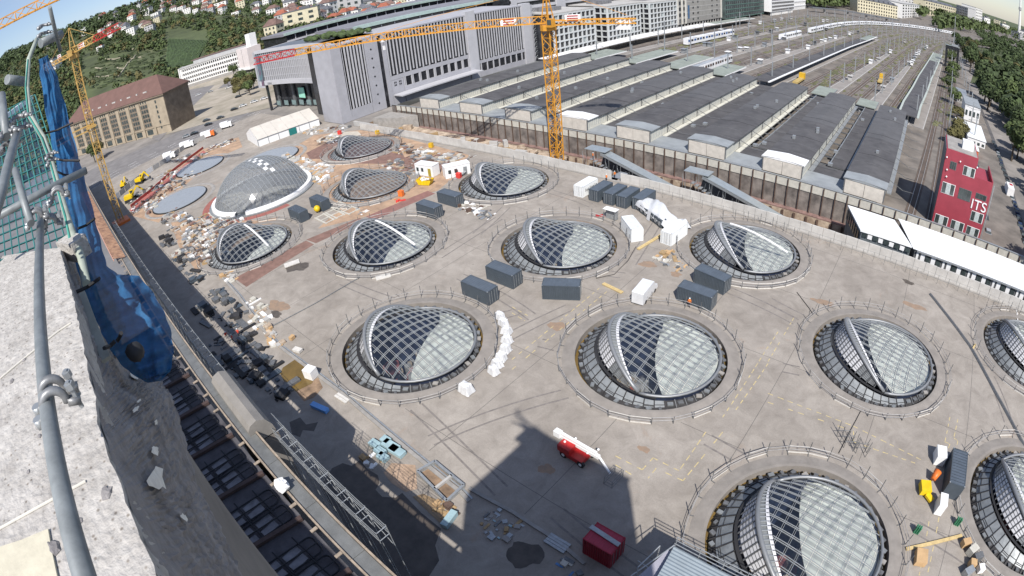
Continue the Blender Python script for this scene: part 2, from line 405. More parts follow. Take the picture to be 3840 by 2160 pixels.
def skylight(c, label, strip=False, clutter=1, panes=True):
    root = thing('skylight', label, 'skylight', c, 0, 'round glass skylights in the construction deck')
    reg = region(.12)
    area = sum(reg[i][0]*reg[(i+1) % len(reg)][1]-reg[(i+1) % len(reg)][0]*reg[i][1] for i in range(len(reg)))
    if area < 0: reg = reg[::-1]
    def zz(p):
        s, t = L2(*p); return zshell(s, t)
    # panes
    dx, dy = 1.42, 1.18
    nx = int(11/dx)+1; ny = int(11/dy)+1
    if panes:
        for i in range(-nx, nx):
            for j in range(-ny, ny):
                q = [(i*dx+.05, j*dy+.05), ((i+1)*dx-.05, j*dy+.05), ((i+1)*dx-.05, (j+1)*dy-.05), (i*dx+.05, (j+1)*dy-.05)]
                q = clip_convex(q, reg)
                if len(q) < 3: continue
                ar = abs(sum(q[k][0]*q[(k+1) % len(q)][1]-q[(k+1) % len(q)][0]*q[k][1] for k in range(len(q))))/2
                if ar < .12: continue
                b = MB(); b.poly([(p[0], p[1], zz(p)) for p in q]); part('glass_pane', b, M_gl, root)
    # glazing bars: double ones along x, single ones along y
    def barline(pts, w):
        b = MB()
        for a, d in zip(pts, pts[1:]): b.beam((a[0], a[1], zz(a)+.06), (d[0], d[1], zz(d)+.06), w, .09)
        return b
    def clipseg(a, d):
        # sample the line, keep what lies in the region
        pts = []
        for k in range(41):
            p = (a[0]+(d[0]-a[0])*k/40, a[1]+(d[1]-a[1])*k/40)
            ok = True
            for i in range(len(reg)):
                u = reg[i]; v = reg[(i+1) % len(reg)]
                if (v[0]-u[0])*(p[1]-u[1])-(v[1]-u[1])*(p[0]-u[0]) < -.02: ok = False; break
            if ok: pts.append(p)
        return pts[::3]+([pts[-1]] if pts else [])
    for j in range(-ny, ny+1):
        for o in (-.11, .11):
            pts = clipseg((-11, j*dy+o), (11, j*dy+o))
            if len(pts) > 2: part('glazing_bar', barline(pts, .05), M_bar, root)
    for i in range(-nx, nx+1):
        for o in (-.1, .1):
            pts = clipseg((i*dx+o, -11), (i*dx+o, 11))
            if len(pts) > 2: part('glazing_bar', barline(pts, .042), M_bar, root)
    # ring, band, arch tube
    b = MB(); rp = []
    for k in range(33):
        a = R(70)+R(220)*k/32
        s = CS+(RING+.15)*math.cos(a); t = (RING+.15)*math.sin(a); rp.append(W(s, t, .62+.25*max(0, math.cos(a))))
    b.tube(rp, .20, 8); part('edge_ring', b, M_tube, root, True)
    ap = []
    for k in range(31):
        t = -8.15+16.3*k/30; ap.append(W(s_arch(t)+.1, t, z_arch(t)+.12))
    b = MB(); b.tube(ap, .27, 10); part('arch_tube', b, M_tube, root, True)
    # white band with gaps behind the arch, and the hood of slats between
    tt = [-7.2+14.4*k/26 for k in range(27)]
    def back(t, d):
        s = s_arch(t)-d*(1-(t/8.15)**2); return W(s, t, zshell(s, t)+.1)
    for k in range(26):
        b = MB(); b.poly([back(tt[k]+.05, 1.25), back(tt[k+1]-.05, 1.25), back(tt[k+1]-.05, .85), back(tt[k]+.05, .85)])
        part('lamella', b, M_lamel, root)
    for k in range(26):
        b = MB(); a0 = back(tt[k], .95); a1 = back(tt[k], .0); b.beam(a0, a1, .10, .08)
        part('hood_slat', b, M_bar, root)
    b = MB()
    for k in range(26):
        q = [back(tt[k], .9), back(tt[k+1], .9), back(tt[k+1], 0), back(tt[k], 0)]
        b.poly([(p[0], p[1], p[2]-.16) for p in q])
    part('hood_sheet', b, M_petal, root)
    # gutter circle and upstand windows below the arch
    def gut(a, dr=0.0):
        s = CS+(RING+dr)*math.cos(a); t = (RING+dr)*math.sin(a); return W(s, t, .35+1.45*max(0, math.cos(a))**1.3)
    N = 18
    for k in range(N):
        t0 = -7.3+14.6*k/N; t1 = t0+14.6/N
        def lo(t): return gut(math.asin(t/RING))
        def hi(t): return W(s_arch(t)+.2, t, z_arch(t)-.05)
        def mixp(p, q, f): return tuple(p[i]+(q[i]-p[i])*f for i in range(3))
        b = MB(); b.poly([mixp(lo(t0+.1), hi(t0+.1), .12), mixp(lo(t1-.1), hi(t1-.1), .12), mixp(lo(t1-.1), hi(t1-.1), .93), mixp(lo(t0+.1), hi(t0+.1), .93)])
        part('louvre_window', b, M_lamel if 2 < k < 15 else M_petal, root)
        b = MB()
        b.beam(lo(t0), hi(t0), .13, .13)
        for f in (.28, .45, .62, .79): b.beam(mixp(lo(t0+.1), hi(t0+.1), f), mixp(lo(t1-.1), hi(t1-.1), f), .05, .1)
        part('louvre_frame', b, M_steel, root)
    b = MB()
    for k in range(40):
        a = -R(85)+R(170)*k/40; a1 = -R(85)+R(170)*(k+1)/40
        p = gut(a, .0); q = gut(a1, .0); p2 = gut(a, .42); q2 = gut(a1, .42)
        b.poly([(p[0], p[1], p[2]-.12), (q[0], q[1], q[2]-.12), (q2[0], q2[1], q2[2]-.12), (p2[0], p2[1], p2[2]-.12)])
    part('gutter', b, M_black, root)
    # skirt panels round the pit
    NP = 44
    def outer(a, rr=10.35): return W(rr*math.cos(a), rr*math.sin(a), -.35)
    def inner(a):
        # same bearing on the gutter circle
        ca, sa = math.cos(a), math.sin(a); r = CS*ca+math.sqrt(max(0, (RING+.45)**2-(CS*sa)**2))
        return W(r*ca, r*sa, .2+1.35*max(0, ca)**1.3)
    def mixp(p, q, f, dz=0): return (p[0]+(q[0]-p[0])*f, p[1]+(q[1]-p[1])*f, p[2]+(q[2]-p[2])*f+dz)
    back_b = MB()
    for k in range(NP):
        a = math.tau*k/NP; a1 = math.tau*(k+1)/NP; da = (a1-a)*.06
        back_b.poly([mixp(outer(a), inner(a), 0, -.08), mixp(outer(a1), inner(a1), 0, -.08), mixp(outer(a1), inner(a1), 1, -.08), mixp(outer(a), inner(a), 1, -.08)])
        am = (a+a1)/2; high = math.cos(am) > -.15
        if high:
            b = MB(); f0, f1 = .30, .96
            b.poly([mixp(outer(a+da), inner(a+da), f0), mixp(outer(a1-da), inner(a1-da), f0), mixp(outer(a1-da), inner(a1-da), f1), mixp(outer(a+da), inner(a+da), f1)])
            part('skirt_panel', b, M_petal, root)
            b = MB(); b.beam(mixp(outer(a), inner(a), .02, .05), mixp(outer(a), inner(a), 1, .05), .09, .1)
            for f in ((.38, .46) if k % 2 else (.52,)): b.beam(mixp(outer(a), inner(a), f, .04), mixp(outer(a1), inner(a1), f, .04), .06, .07)
            part('skirt_rib', b, M_pitd, root)
            b = MB(); b.box(mixp(outer(am), inner(am), .14, .08), (.55+.2*math.sin(k*2.3), .5, .22), am+2.58)
            part('weight_block', b, M_steel if k % 3 else M_petal, root)
        else:
            b = MB(); b.box(mixp(outer(am), inner(am), .55, .05), (.75, .55, .22), am+2.58+.2*math.sin(k*3))
            part('weight_block', b, (M_conc, M_steel, M_steel, M_petal)[k % 4], root)
            b = MB(); b.beam(mixp(outer(a), inner(a), .05, .08), mixp(outer(a), inner(a), 1, .08), .10, .1)
            part('skirt_rib', b, M_steel, root)
    part('skirt_base', back_b, M_pitd, root)
    # pit wall and the trench with muddy water
    b = MB(); n = 64
    for k in range(n):
        a, a1 = math.tau*k/n, math.tau*(k+1)/n
        p = (RP*math.cos(a), RP*math.sin(a)); q = (RP*math.cos(a1), RP*math.sin(a1))
        b.poly([(p[0], p[1], .22), (q[0], q[1], .22), (q[0], q[1], -1.1), (p[0], p[1], -1.1)])
        b.poly([(p[0], p[1], .22), (p[0]*1.035, p[1]*1.035, .22), (q[0]*1.035, q[1]*1.035, .22), (q[0], q[1], .22)])
        b.poly([(p[0]*1.035, p[1]*1.035, .22), (p[0]*1.17, p[1]*1.17, .012), (q[0]*1.17, q[1]*1.17, .012), (q[0]*1.035, q[1]*1.035, .22)])
    part('kerb_ring', b, mat('kerb_concrete', (.25, .228, .205), .9, .12, .5), root, True)
    b = MB()
    for k in range(n):
        a, a1 = math.tau*k/n, math.tau*(k+1)/n
        b.poly([(10.0*math.cos(a), 10.0*math.sin(a), -.8), (10.9*math.cos(a), 10.9*math.sin(a), -.8), (10.9*math.cos(a1), 10.9*math.sin(a1), -.8), (10.0*math.cos(a1), 10.0*math.sin(a1), -.8)])
    part('trench_water', b, M_water, root)
    # light well: plastered lip on the low side, dark hall below
    b = MB(); K = 20
    lipc = []
    for k in range(K+1):
        a = R(98)+R(164)*k/K; s = CS+8.4*math.cos(a); t = 8.4*math.sin(a); lipc.append((s, t))
    for (s, t), (s1, t1) in zip(lipc, lipc[1:]):
        e0 = -1.4-.02*t*t+.8; e1 = -1.4-.02*t1*t1+.8
        rows = 6
        for r_ in range(rows):
            f0, f1 = r_/rows, (r_+1)/rows
            def P(ss, tt, e, f): return W(ss+(max(e, ss)-ss)*f, tt, .1-1.9*f**.8)
            b.poly([P(s, t, e0, f0), P(s1, t1, e1, f0), P(s1, t1, e1, f1), P(s, t, e0, f1)])
    part('plaster_lip', b, M_lip, root, True)
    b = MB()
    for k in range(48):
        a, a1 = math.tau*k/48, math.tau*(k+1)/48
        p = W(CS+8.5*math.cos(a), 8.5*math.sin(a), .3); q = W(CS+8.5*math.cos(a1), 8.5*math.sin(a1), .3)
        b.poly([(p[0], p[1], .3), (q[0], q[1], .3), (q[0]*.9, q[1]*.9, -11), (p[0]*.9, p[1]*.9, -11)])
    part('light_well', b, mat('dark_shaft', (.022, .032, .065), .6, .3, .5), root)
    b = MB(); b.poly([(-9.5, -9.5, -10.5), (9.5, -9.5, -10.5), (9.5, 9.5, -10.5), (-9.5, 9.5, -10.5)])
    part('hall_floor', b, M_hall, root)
    return root
def skylight_inside(root, c, strip, n):
    if n:
        rr = random.Random(int(c.x*7+c.y)); b = MB()
        ms = [mat('site_stack', (.42, .33, .24), .9, .5, .8), mat('red_stack', (.30, .09, .08), .9, .3, .8), M_conc]
        ox, oy = rr.uniform(-4, 0), rr.uniform(-3, 2)
        for k in range(n):
            slab('scaffold_stack', rr.choice(ms), root, (ox+rr.uniform(-3, 3), oy+rr.uniform(-3, 3), -9.2+rr.random()*2.5), (rr.uniform(.4, 2.2), rr.uniform(.2, 1.2), rr.uniform(.4, 3)), rr.random()*3)
    if strip:
        b = MB(); pts = [(-4.3+12.2*k/14, 1.9) for k in range(15)]
        for a, d in zip(pts, pts[1:]): b.beam((a[0], a[1], zshell(*L2(*a))+.22), (d[0], d[1], zshell(*L2(*d))+.22), .42, .16)
        part('white_cover_strip', b, M_white, root)
SK = [((0, 0), 'largest round glass skylight, cut by the bottom edge right of the red container', 0),
      ((1, 1), 'skylight with rusty scaffold stacks showing through its left half, in front of the white van', 0),
      ((1, 0), 'skylight with dark blue panes, ringed on its right by white wrapped pallets', 0),
      ((1, 2), 'skylight with pale panes beyond the diagonal cable, nearest on the right of the middle row', 0),
      ((1, 3), 'skylight cut off by the right edge under the end of the concrete wall', 0),
      ((0, 1), 'skylight cut off by the bottom right corner beside the upright dark container', 0),
      ((2, 2), 'skylight behind the dark container that faces the camera broadside', 0),
      ((2, 3), 'skylight with a white strip, beside the two dark containers below the concrete wall', 1),
      ((2, 1), 'skylight crossed by one straight white cover strip in the middle of the deck', 1),
      ((2, 0), 'small looking skylight with white strip nearest the shaded trench on the left', 1),
      ((3, 2), 'skylight between the big glass dome and the yellow skip', 0),
      ((3, 3), 'skylight right of the two white site cabins with windows', 0),
      ((4, 3), 'farthest skylight, among red brown strips beyond the dome', 0)]
SKO = []
for k, (ij, lab, st) in enumerate(SK):
    c = lattice_c(*ij)
    if k == 0: o = skylight(c, lab); 
    else: o = copy_tree(SKO[0]); o.location = c; o['label'] = lab
    SKO.append(o)
for (ij, lab, st), o, n in zip(SK, SKO, (20, 44, 22, 8, 6, 6, 10, 26, 4, 4, 4, 4, 4)): skylight_inside(o, lattice_c(*ij), st, n)

# guard rails round the skylights
M_rail = mat('weathered_guard_rail', (.40, .39, .38), .6, .15, 2, metal=.2)
M_board = mat('pale_scaffold_board', (.60, .58, .54), .8, .1, 2)
GR = ['round the largest skylight at the bottom edge', 'round the skylight with scaffold stacks inside', 'round the skylight with white wrapped pallets beside it',
      'round the pale skylight on the right', 'round the skylight at the right edge', 'round the skylight in the bottom right corner',
      'round the skylight behind the broadside dark container', 'round the skylight below the concrete wall', 'round the skylight with the straight white strip',
      'round the skylight nearest the trench', 'round the skylight beside the yellow skip', 'round the skylight by the white cabins', 'round the farthest skylight']
for n_, (((i, j), lab, st), gl) in enumerate(zip(SK, GR)):
    c = lattice_c(i, j); rr = random.Random(n_)
    root = thing('guard_rail', 'grey scaffold guard rail with leaning posts '+gl, 'railing', c, 0, 'guard rails round the skylights')
    rad = 13.1; n = 30; prev = None
    pts = []
    for k in range(n+1):
        a = math.tau*k/n; r_ = rad+(0 if k in (0, n) else rr.uniform(-.12, .12)); pts.append((r_*math.cos(a), r_*math.sin(a)))
    pts[-1] = pts[0]
    for k in range(n):
        p = pts[k]; q = pts[k+1]
        b = MB(); le = rr.uniform(-.1, .15); u = (p[0]/rad, p[1]/rad)
        b.tube([(p[0], p[1], 0), (p[0]+u[0]*le, p[1]+u[1]*le, 1.25 if -2.6 < math.atan2(p[1], p[0]) < .2 else 2.0)], .06, 5)
        b.beam((p[0], p[1], .05), (p[0]-u[0]*.5, p[1]-u[1]*.5, .05), .09, .07)
        part('post', b, M_steel, root)
        low = (-1.9 < math.atan2(p[1], p[0]) < -.3)
        b = MB(); b.tube([(p[0], p[1], 1.12), (q[0], q[1], 1.10)], .035, 5); part('rail', b, M_rail, root)
        b = MB(); b.tube([(p[0], p[1], .58), (q[0], q[1], .6)], .035, 5); part('rail', b, M_rail, root)
        if rr.random() < (.55 if low else .25):
            b = MB(); b.beam((p[0], p[1], .1), (q[0], q[1], .1), .03, .18); part('toe_board', b, M_board, root)
            b = MB(); b.beam((p[0]*1.004, p[1]*1.004, 1.1), (q[0]*1.004, q[1]*1.004, 1.1), .03, .13); part('hand_board', b, M_board, root)

# glass dome
def dome():
    c = Vector((-147.5, 54.4, 0)); root = thing('glass_dome', 'large shallow glass dome with square panes, white collar and a zigzag of white panes', 'dome', c)
    Rb, H = 14.3, 9.6; Rs = (Rb*Rb+H*H)/(2*H)
    def zz(x, y): return max(0, math.sqrt(max(0, Rs*Rs-x*x-y*y))-(Rs-H))+.7
    M_g = glass('dome_glass', (.86, .88, .88), .56, .15, (.30, .31, .32))
    reg = [(Rb*math.cos(math.tau*k/40), Rb*math.sin(math.tau*k/40)) for k in range(40)]
    d = 1.3; n = 12; ca, sa = math.cos(R(8)), math.sin(R(8))
    M_wp = mat('white_pane', (.8, .8, .8), .4, .03)
    cnt = 0
    for i in range(-n, n):
        for j in range(-n, n):
            q = [(i*d+.06, j*d+.06), ((i+1)*d-.06, j*d+.06), ((i+1)*d-.06, (j+1)*d-.06), (i*d+.06, (j+1)*d-.06)]
            q = [(x*ca-y*sa, x*sa+y*ca) for x, y in q]; q = clip_convex(q, reg)
            if len(q) < 3: continue
            b = MB(); b.poly([(p[0], p[1], zz(*p)) for p in q])
            wht = (j == 0 or (j == 1 and i % 2 == 0)) and -7 <= i <= 4 and False
            k = i+j
            wht = (i-j in (0, 1)) and False
            # zigzag running from the top towards the camera side
            wht = (j in (0, -1)) and ((i+j) % 2 == 0) and -4 < i < 7
            part('glass_pane', b, M_wp if wht else M_g, root); cnt += 1
    for k in range(-n, n+1):
        for ax in (0, 1):
            L = Rb**2-(k*d)**2
            if L <= 0: continue
            L = math.sqrt(L); b = MB(); pts = []
            for q in range(15):
                u = -L+2*L*q/14; x, y = (u, k*d) if ax else (k*d, u); x, y = x*ca-y*sa, x*sa+y*ca; pts.append((x, y, zz(x, y)+.05))
            for a, e in zip(pts, pts[1:]): b.beam(a, e, .10, .14)
            part('glazing_bar', b, M_bar, root)
            if k % 2 == 0:
                pass
    # collar
    b = MB(); m = 60
    for k in range(m):
        a, a1 = math.tau*k/m, math.tau*(k+1)/m
        if -1.02 < ((a+math.pi) % math.tau)-math.pi < -.80: continue
        prof = ((14.2, .8), (14.35, 1.15), (15.4, 1.1), (15.5, .3))
        for (r0, z0), (r1, z1) in zip(prof, prof[1:]):
            b.poly([(r0*math.cos(a), r0*math.sin(a), z0), (r1*math.cos(a), r1*math.sin(a), z1), (r1*math.cos(a1), r1*math.sin(a1), z1), (r0*math.cos(a1), r0*math.sin(a1), z0)])
    part('white_collar', b, M_white, root)
    b = MB(); b.prism([(16.3*math.cos(math.tau*k/48), 16.3*math.sin(math.tau*k/48)) for k in range(48)], .02, .3)
    part('plinth', b, M_petal, root)
    # interior: cream structure seen through the panes
    b = MB()
    for k in range(9):
        a = -2.4+k*.38; b.beam((2*math.cos(a), 2*math.sin(a), .9), (12*math.cos(a), 12*math.sin(a), .9), 1.4, .5)
    part('inner_stair', b, M_cream, root)
    b = MB(); b.prism([(5.5*math.cos(math.tau*k/24)-3, 5*math.sin(math.tau*k/24)+1, 0) for k in range(24)], .3, 2.4); part('inner_wall', b, M_petal, root)
    s = MB(); 
    for k in range(60):
        a0 = -2.6+2.6*k/60; a1 = -2.6+2.6*(k+1)/60
        s.poly([(c.x+16.4*math.cos(a0), c.y+16.4*math.sin(a0), .01), (c.x+18.6*math.cos(a0), c.y+18.6*math.sin(a0), .01), (c.x+18.6*math.cos(a1), c.y+18.6*math.sin(a1), .01), (c.x+16.4*math.cos(a1), c.y+16.4*math.sin(a1), .01)])
    struct('red_ring_strip', s, mat('red_paving', (.30, .11, .09), .9, .15, 1))
dome()

def flat_cover(ij, label, rz):
    c = lattice_c(*ij); root = thing('round_cover', label, 'cover', c, 0, 'flat grey covers over unfinished openings')
    r = 9.6; m = mat('grey_cover_sheet', (.33, .36, .39), .5, .05, 1, metal=.2)
    d = 1.2
    reg = [(r*math.cos(math.tau*k/48), r*math.sin(math.tau*k/48)) for k in range(48)]
    for i in range(-8, 8):
        q = clip_convex([(i*d, -11), ((i+1)*d-.06, -11), ((i+1)*d-.06, 11), (i*d, 11)], reg)
        if len(q) < 3: continue
        b = MB(); b.prism(q, .3, .42); part('sheet_strip', b, m, root)
    b = MB(); b.prism([(r*1.04*math.cos(math.tau*k/48), r*1.04*math.sin(math.tau*k/48)) for k in range(48)], .01, .27); part('dark_edge', b, M_black, root)
    b = MB()
    for k in range(56):
        a, a1 = math.tau*k/56, math.tau*(k+1)/56
        for r0, r1, z0, z1 in ((11.6, 12.4, .02, .14), (12.4, 12.9, .14, .02)):
            b.poly([(r0*math.cos(a), r0*math.sin(a), z0), (r1*math.cos(a), r1*math.sin(a), z1), (r1*math.cos(a1), r1*math.sin(a1), z1), (r0*math.cos(a1), r0*math.sin(a1), z0)])
    part('kerb_ring', b, M_conc, root)
flat_cover((3, 0), 'flat round grey cover nearest the yellow diggers, left of the glass dome', 0)
flat_cover((4, 1), 'flat round grey cover behind the dome beside the red hoarding', 0)
flat_cover((4, 2), 'flat round grey cover peeking out above the dome below the white tent', 0)

# ---------------------------------------------------------------- containers
M_cd = mat('anthracite_container_paint', (.062, .078, .095), .45, .08, 1)
M_cr = mat('anthracite_sky_lit_roof', (.085, .105, .13), .5, .1, .8)  # roof tone lifted above the side paint to stand for reflected sky
def container_mesh(L, Wd, H, m_side, m_roof):
    ms = {}
    b = MB(); n = int(L/.28); hw = Wd/2
    for sy in (-1, 1):
        for k in range(n):
            x0 = -L/2+.1+(L-.2)*k/n; x1 = -L/2+.1+(L-.2)*(k+1)/n; q = (x1-x0)/4; y0 = sy*(hw-.06); y1 = sy*hw
            for a, c, ya, yb in ((x0, x0+q, y0, y0), (x0+q, x0+2*q, y0, y1), (x0+2*q, x0+3*q, y1, y1), (x0+3*q, x1, y1, y0)):
                b.poly([(a, ya, .15), (c, yb, .15), (c, yb, H-.12), (a, ya, H-.12)])
    b.box((-L/2+.04, 0, H/2), (.06, Wd-.2, H-.2)); ms['side_wall'] = (b, m_side)
    b = MB()
    for sx in (-1, 1):
        for sy in (-1, 1): b.box((sx*(L/2-.08), sy*(hw-.08), H/2), (.16, .16, H))
    for sy in (-1, 1):
        b.box((0, sy*(hw-.06), H-.06), (L-.32, .12, .12)); b.box((0, sy*(hw-.06), .08), (L-.32, .12, .16))
    for sx in (-1, 1):
        b.box((sx*(L/2-.06), 0, H-.06), (.12, Wd-.32, .12)); b.box((sx*(L/2-.06), 0, .08), (.12, Wd-.32, .16))
    ms['frame'] = (b, m_side)
    b = MB(); nr = int(L/.5)
    for k in range(nr):
        x0 = -L/2+.12+(L-.24)*k/nr; x1 = -L/2+.12+(L-.24)*(k+1)/nr; xm = x0+(x1-x0)*.8
        b.poly([(x0, -hw+.1, H-.02), (xm, -hw+.1, H-.02), (xm, hw-.1, H-.02), (x0, hw-.1, H-.02)])
        b.poly([(xm, -hw+.1, H-.02), (x1, -hw+.1, H-.05), (x1, hw-.1, H-.05), (xm, hw-.1, H-.02)])
    ms['roof'] = (b, m_roof)
    return ms
CONT_PROTO = {}
def container(kind, label, x, y, rz, group, L=6.06, Wd=2.44, H=2.59):
    key = (kind, L)
    if key not in CONT_PROTO:
        side, roof = {'dark': (M_cd, M_cr), 'white': (mat('white_container_paint', (.70, .72, .72), .5, .05, 1), mat('white_sky_lit_roof', (.72, .74, .75), .5, .05, 1)),  # white roof paler than its sides, reflected sky put into the colour
                      'red': (mat('red_container_paint', (.30, .012, .03), .45, .1, 1), mat('red_sky_lit_roof', (.36, .03, .06), .5, .1, 1))}[kind]  # red roof likewise lightened for reflected sky
        root = thing('shipping_container', label, 'container', (x, y, .02), rz, group)
        for nm, (b, m) in container_mesh(L, Wd, H, side, roof).items(): part(nm, b, m, root)
        for s in (-1, 1):
            b = MB(); b.box((L/2-.03, s*Wd*.235, H/2), (.05, Wd*.44, H-.32)); d = part('door', b, side, root)
            for o in (-.3, .25): b = MB(); b.tube([(L/2+.03, s*Wd*.235+o, .2), (L/2+.03, s*Wd*.235+o, H-.2)], .03, 5); part('locking_bar', b, M_galv, d)
        for sx in (-1, 1):
            for sy in (-1, 1): slab('corner_casting', M_galv if kind != 'red' else side, root, (sx*(L/2-.08), sy*(Wd/2-.08), H+.012), (.17, .17, .06))
        CONT_PROTO[key] = root; return root
    o = copy_tree(CONT_PROTO[key]); o.location = (x, y, .02); o.rotation_euler = (0, 0, rz); o['label'] = label; o['group'] = group
    return o
GD = 'dark grey shipping containers on the deck'; H2 = math.pi/2
for lab, x, y, rz in (
    ('dark grey container left of the pair in mid deck, beside the white wrapped pallets', -57.8, 51.8, 0),
    ('dark grey container standing left behind the one that faces us broadside', -57.7, 57.6, 0),
    ('dark grey container facing us broadside in front of a skylight', -46.9, 59.4, R(30)),
    ('dark grey container touching the guard rail on the right, rear one of its pair', -27.8, 75.6, R(-8)),
    ('dark grey container beside the worker in orange, front one of its pair', -27.9, 69.7, 0),
    ('dark grey container just above the skylight with the straight white strip', -89.4, 68.9, 0),
    ('dark grey container alone above the middle rows, right of the fallen orange barrier', -89.7, 75.4, 0),
    ('dark grey container left of the yellow machine, nearest the dome collar', -118.2, 51.4, math.pi),
    ('dark grey container right of the yellow machine, beside the dome', -118.5, 57.9, math.pi),
    ('dark grey container end on beside the white lettered one, first of four', -62.9, 95.3, -H2),
    ('second of four dark containers in a row from the white lettered one', -59.3, 95.5, -H2),
    ('third of four dark containers in a row, with a small blue mark on its door', -56.2, 95.7, -H2),
    ('fourth of four dark containers in a row, half hidden by the white tarpaulin', -52.8, 96.6, -H2),
    ('dark grey container at the right with yellow and orange gear beside it', 18.6, 53.9, H2+R(3))):
    container('dark', lab, x, y, rz, GD)
container('white', 'bright white container at the left of the dark row, lettered on its side', -67.0, 95.5, -H2, 'white shipping containers on the deck')
container('white', 'white container turned away to the left below the white tarpaulin', -48.2, 83.6, R(140), 'white shipping containers on the deck')
container('white', 'white container with brown boxes at its foot, right one of the two below the tarpaulin', -40.6, 86.6, R(-95), 'white shipping containers on the deck')
rc = container('red', 'square dark red container in the tower shadow with a grey channel on its roof', -15.4, 24.9, R(0), 'red containers', L=3.4, Wd=2.44, H=2.9)
b = MB(); b.beam((-1.9, .35, 3.02), (1.7, .1, 3.02), .5, .12); part('roof_channel', b, M_galv, rc)
# ================================================================ concrete wall of panels along the excavation
M_wall = mat('wall_concrete', (.50, .485, .455), .9, .10, .35, .01, col2=(.40, .385, .36))
wall = thing('concrete_wall', 'long pale wall of upright concrete panels between the deck and the excavation', 'wall', (-60, 104.6, 0))
x = -168.0; k = 0
while x < 46:
    wd = 2.55; b = MB(); jit = random.uniform(-.05, .05)
    if not (-67.2 < x < -64.6):
        b.box((x+wd/2, 104.6+jit*.6, 1.15+jit), (wd-.06, .28, 2.3)); part('panel', b, M_wall, wall, world=True)
    x += wd; k += 1
b = MB(); b.box((-61, 104.25, .12), (212, .6, .24)); part('footing', b, M_conc, wall, world=True)

# retaining wall of the old platforms
rw = thing('retaining_wall', 'brown pile wall with a band of pale panels and dark posts under the platform roofs', 'wall', (-60, 122.4, 0))
M_tan = mat('sunlit_lagging', (.40, .33, .25), .9, .35, .5, .05, 3, col2=(.20, .14, .10))
M_rust = mat('rusty_steel', (.11, .07, .052), .8, .3, 1)
M_rw = mat('old_masonry', (.20, .175, .155), .95, .35, .35, .03, 3, col2=(.075, .065, .06))
b = MB(); b.box((-64, 122.75, .15), (216, .5, 6.9)); part('upper_wall', b, M_rw, rw, world=True)
b = MB(); b.box((-64, 121.9, -3.35), (216, 1.8, .25)); part('ledge', b, mat('reddish_ledge', (.24, .15, .13), .9, .3, .6), rw, world=True)
b = MB(); b.box((-64, 121.3, -6.2), (216, .5, 5.6)); part('lower_wall', b, M_tan, rw, world=True)
x = -169.0
while x < 42:
    b = MB(); b.box((x+1.5, 122.38, 2.75), (2.78, .12, 2.0)); part('pale_panel', b, M_cream, rw, world=True)
    b = MB(); b.box((x, 122.15, .15), (.18, .3, 7.1)); part('post', b, M_rust, rw, world=True)
    b = MB(); b.box((x+random.uniform(-.3, .3), 120.9, -6.3), (.5, .4, 5.2)); part('pile', b, M_rust, rw, world=True)
    x += 3.0
b = MB(); b.box((-64, 122.45, 3.82), (216, .5, .12)); part('coping', b, M_galv, rw, world=True)
# stuff lying on the excavation edge
for k in range(46):
    x = random.uniform(-160, -90); y = random.uniform(107, 119)
    b = MB(); b.box((x, y, -3+random.uniform(-1, 1)), (random.uniform(1, 5), random.uniform(.3, 2), random.uniform(.4, 2)), random.random()*3)
    solo('formwork_pile', b, random.choice([M_tan, M_conc_l, M_rust, M_wood]), 'rubble and formwork lying in the excavation behind the concrete wall', 'debris', (x, y, -3.5), 'debris in the excavation')
eb = MB(); eb.poly([(-172, 107, -4), (-90, 107, -4.6), (-90, 120, -3.6), (-172, 120, -2.6)])
struct('excavation_bench', eb, M_tan)
# bridge slab and ramp wall at the trench head
hd = thing('concrete_ramp', 'grey concrete ramp wall at the head of the excavation left of the platform roofs', 'ramp', (-168, 118, 0))
b = MB(); b.prism([(-172, 113), (-160, 117), (-156, 121.5), (-172, 121.5)], -8, 1.2); part('deck_slab', b, M_conc, hd, world=True)
b = MB(); b.prism([(-176, 107), (-160, 106.5), (-160, 107.2), (-176, 107.7)], -8, 1.6); part('parapet', b, M_conc_l, hd, world=True)

# stair roofs
for lab, x0 in (('silver roofed scaffold stair over the trench, left one behind the dark container row', -77.2), ('silver roofed scaffold stair over the trench, right one nearer the white shed', -49.3)):
    t = thing('covered_stair', lab, 'staircase', (x0, 113.6, 0), 0, 'covered scaffold stairs over the excavation')
    b = MB(); b.box((1.6, 0.2, 3.3), (6.2, 3.6, .16)); part('landing_roof', b, mat('silver_roof', (.42, .46, .47), .35, .06, 1, metal=.5), t)
    b = MB(); b.beam((3.2, 0, 3.0), (31, -.5, -4.6), 2.9, .16); part('stair_roof', b, MATS['silver_roof'], t)
    b = MB(); b.beam((3.2, -1.52, 2.6), (31, -2.0, -5.0), .07, .5); part('fascia', b, M_galv, t)
    b = MB(); b.beam((3.2, 1.5, 2.6), (31, 1.0, -5.0), .07, .5); part('fascia', b, M_galv, t)
    for k in range(26):
        b = MB(); b.box((1.5+k*.95, -2.6, 1.4-k*.42), (.8, 1.4, .07)); part('tread', b, M_galv, t)
    for k in range(9):
        xx = -1+k*3.4; zt = 3.2 if k < 2 else 3.0-(xx-3.2)*.273
        for yy in (-3.2, -1.6, 1.6): b = MB(); b.tube([(xx, yy, -9), (xx, yy, zt)], .05, 5); part('scaffold_pole', b, M_galv, t)
        b = MB(); b.tube([(xx, -3.2, -8), (xx+2.5, -3.2, zt-1)], .035, 4); part('scaffold_brace', b, M_galv, t)
        b = MB(); b.tube([(xx+2.6, -3.2, -6), (xx, -3.2, zt-.6)], .035, 4); part('scaffold_brace', b, M_galv, t)
    b = MB(); b.beam((2, 1.5, .3), (30, 1.4, -7), .1, 4.0); part('side_sheet', b, M_steel, t)

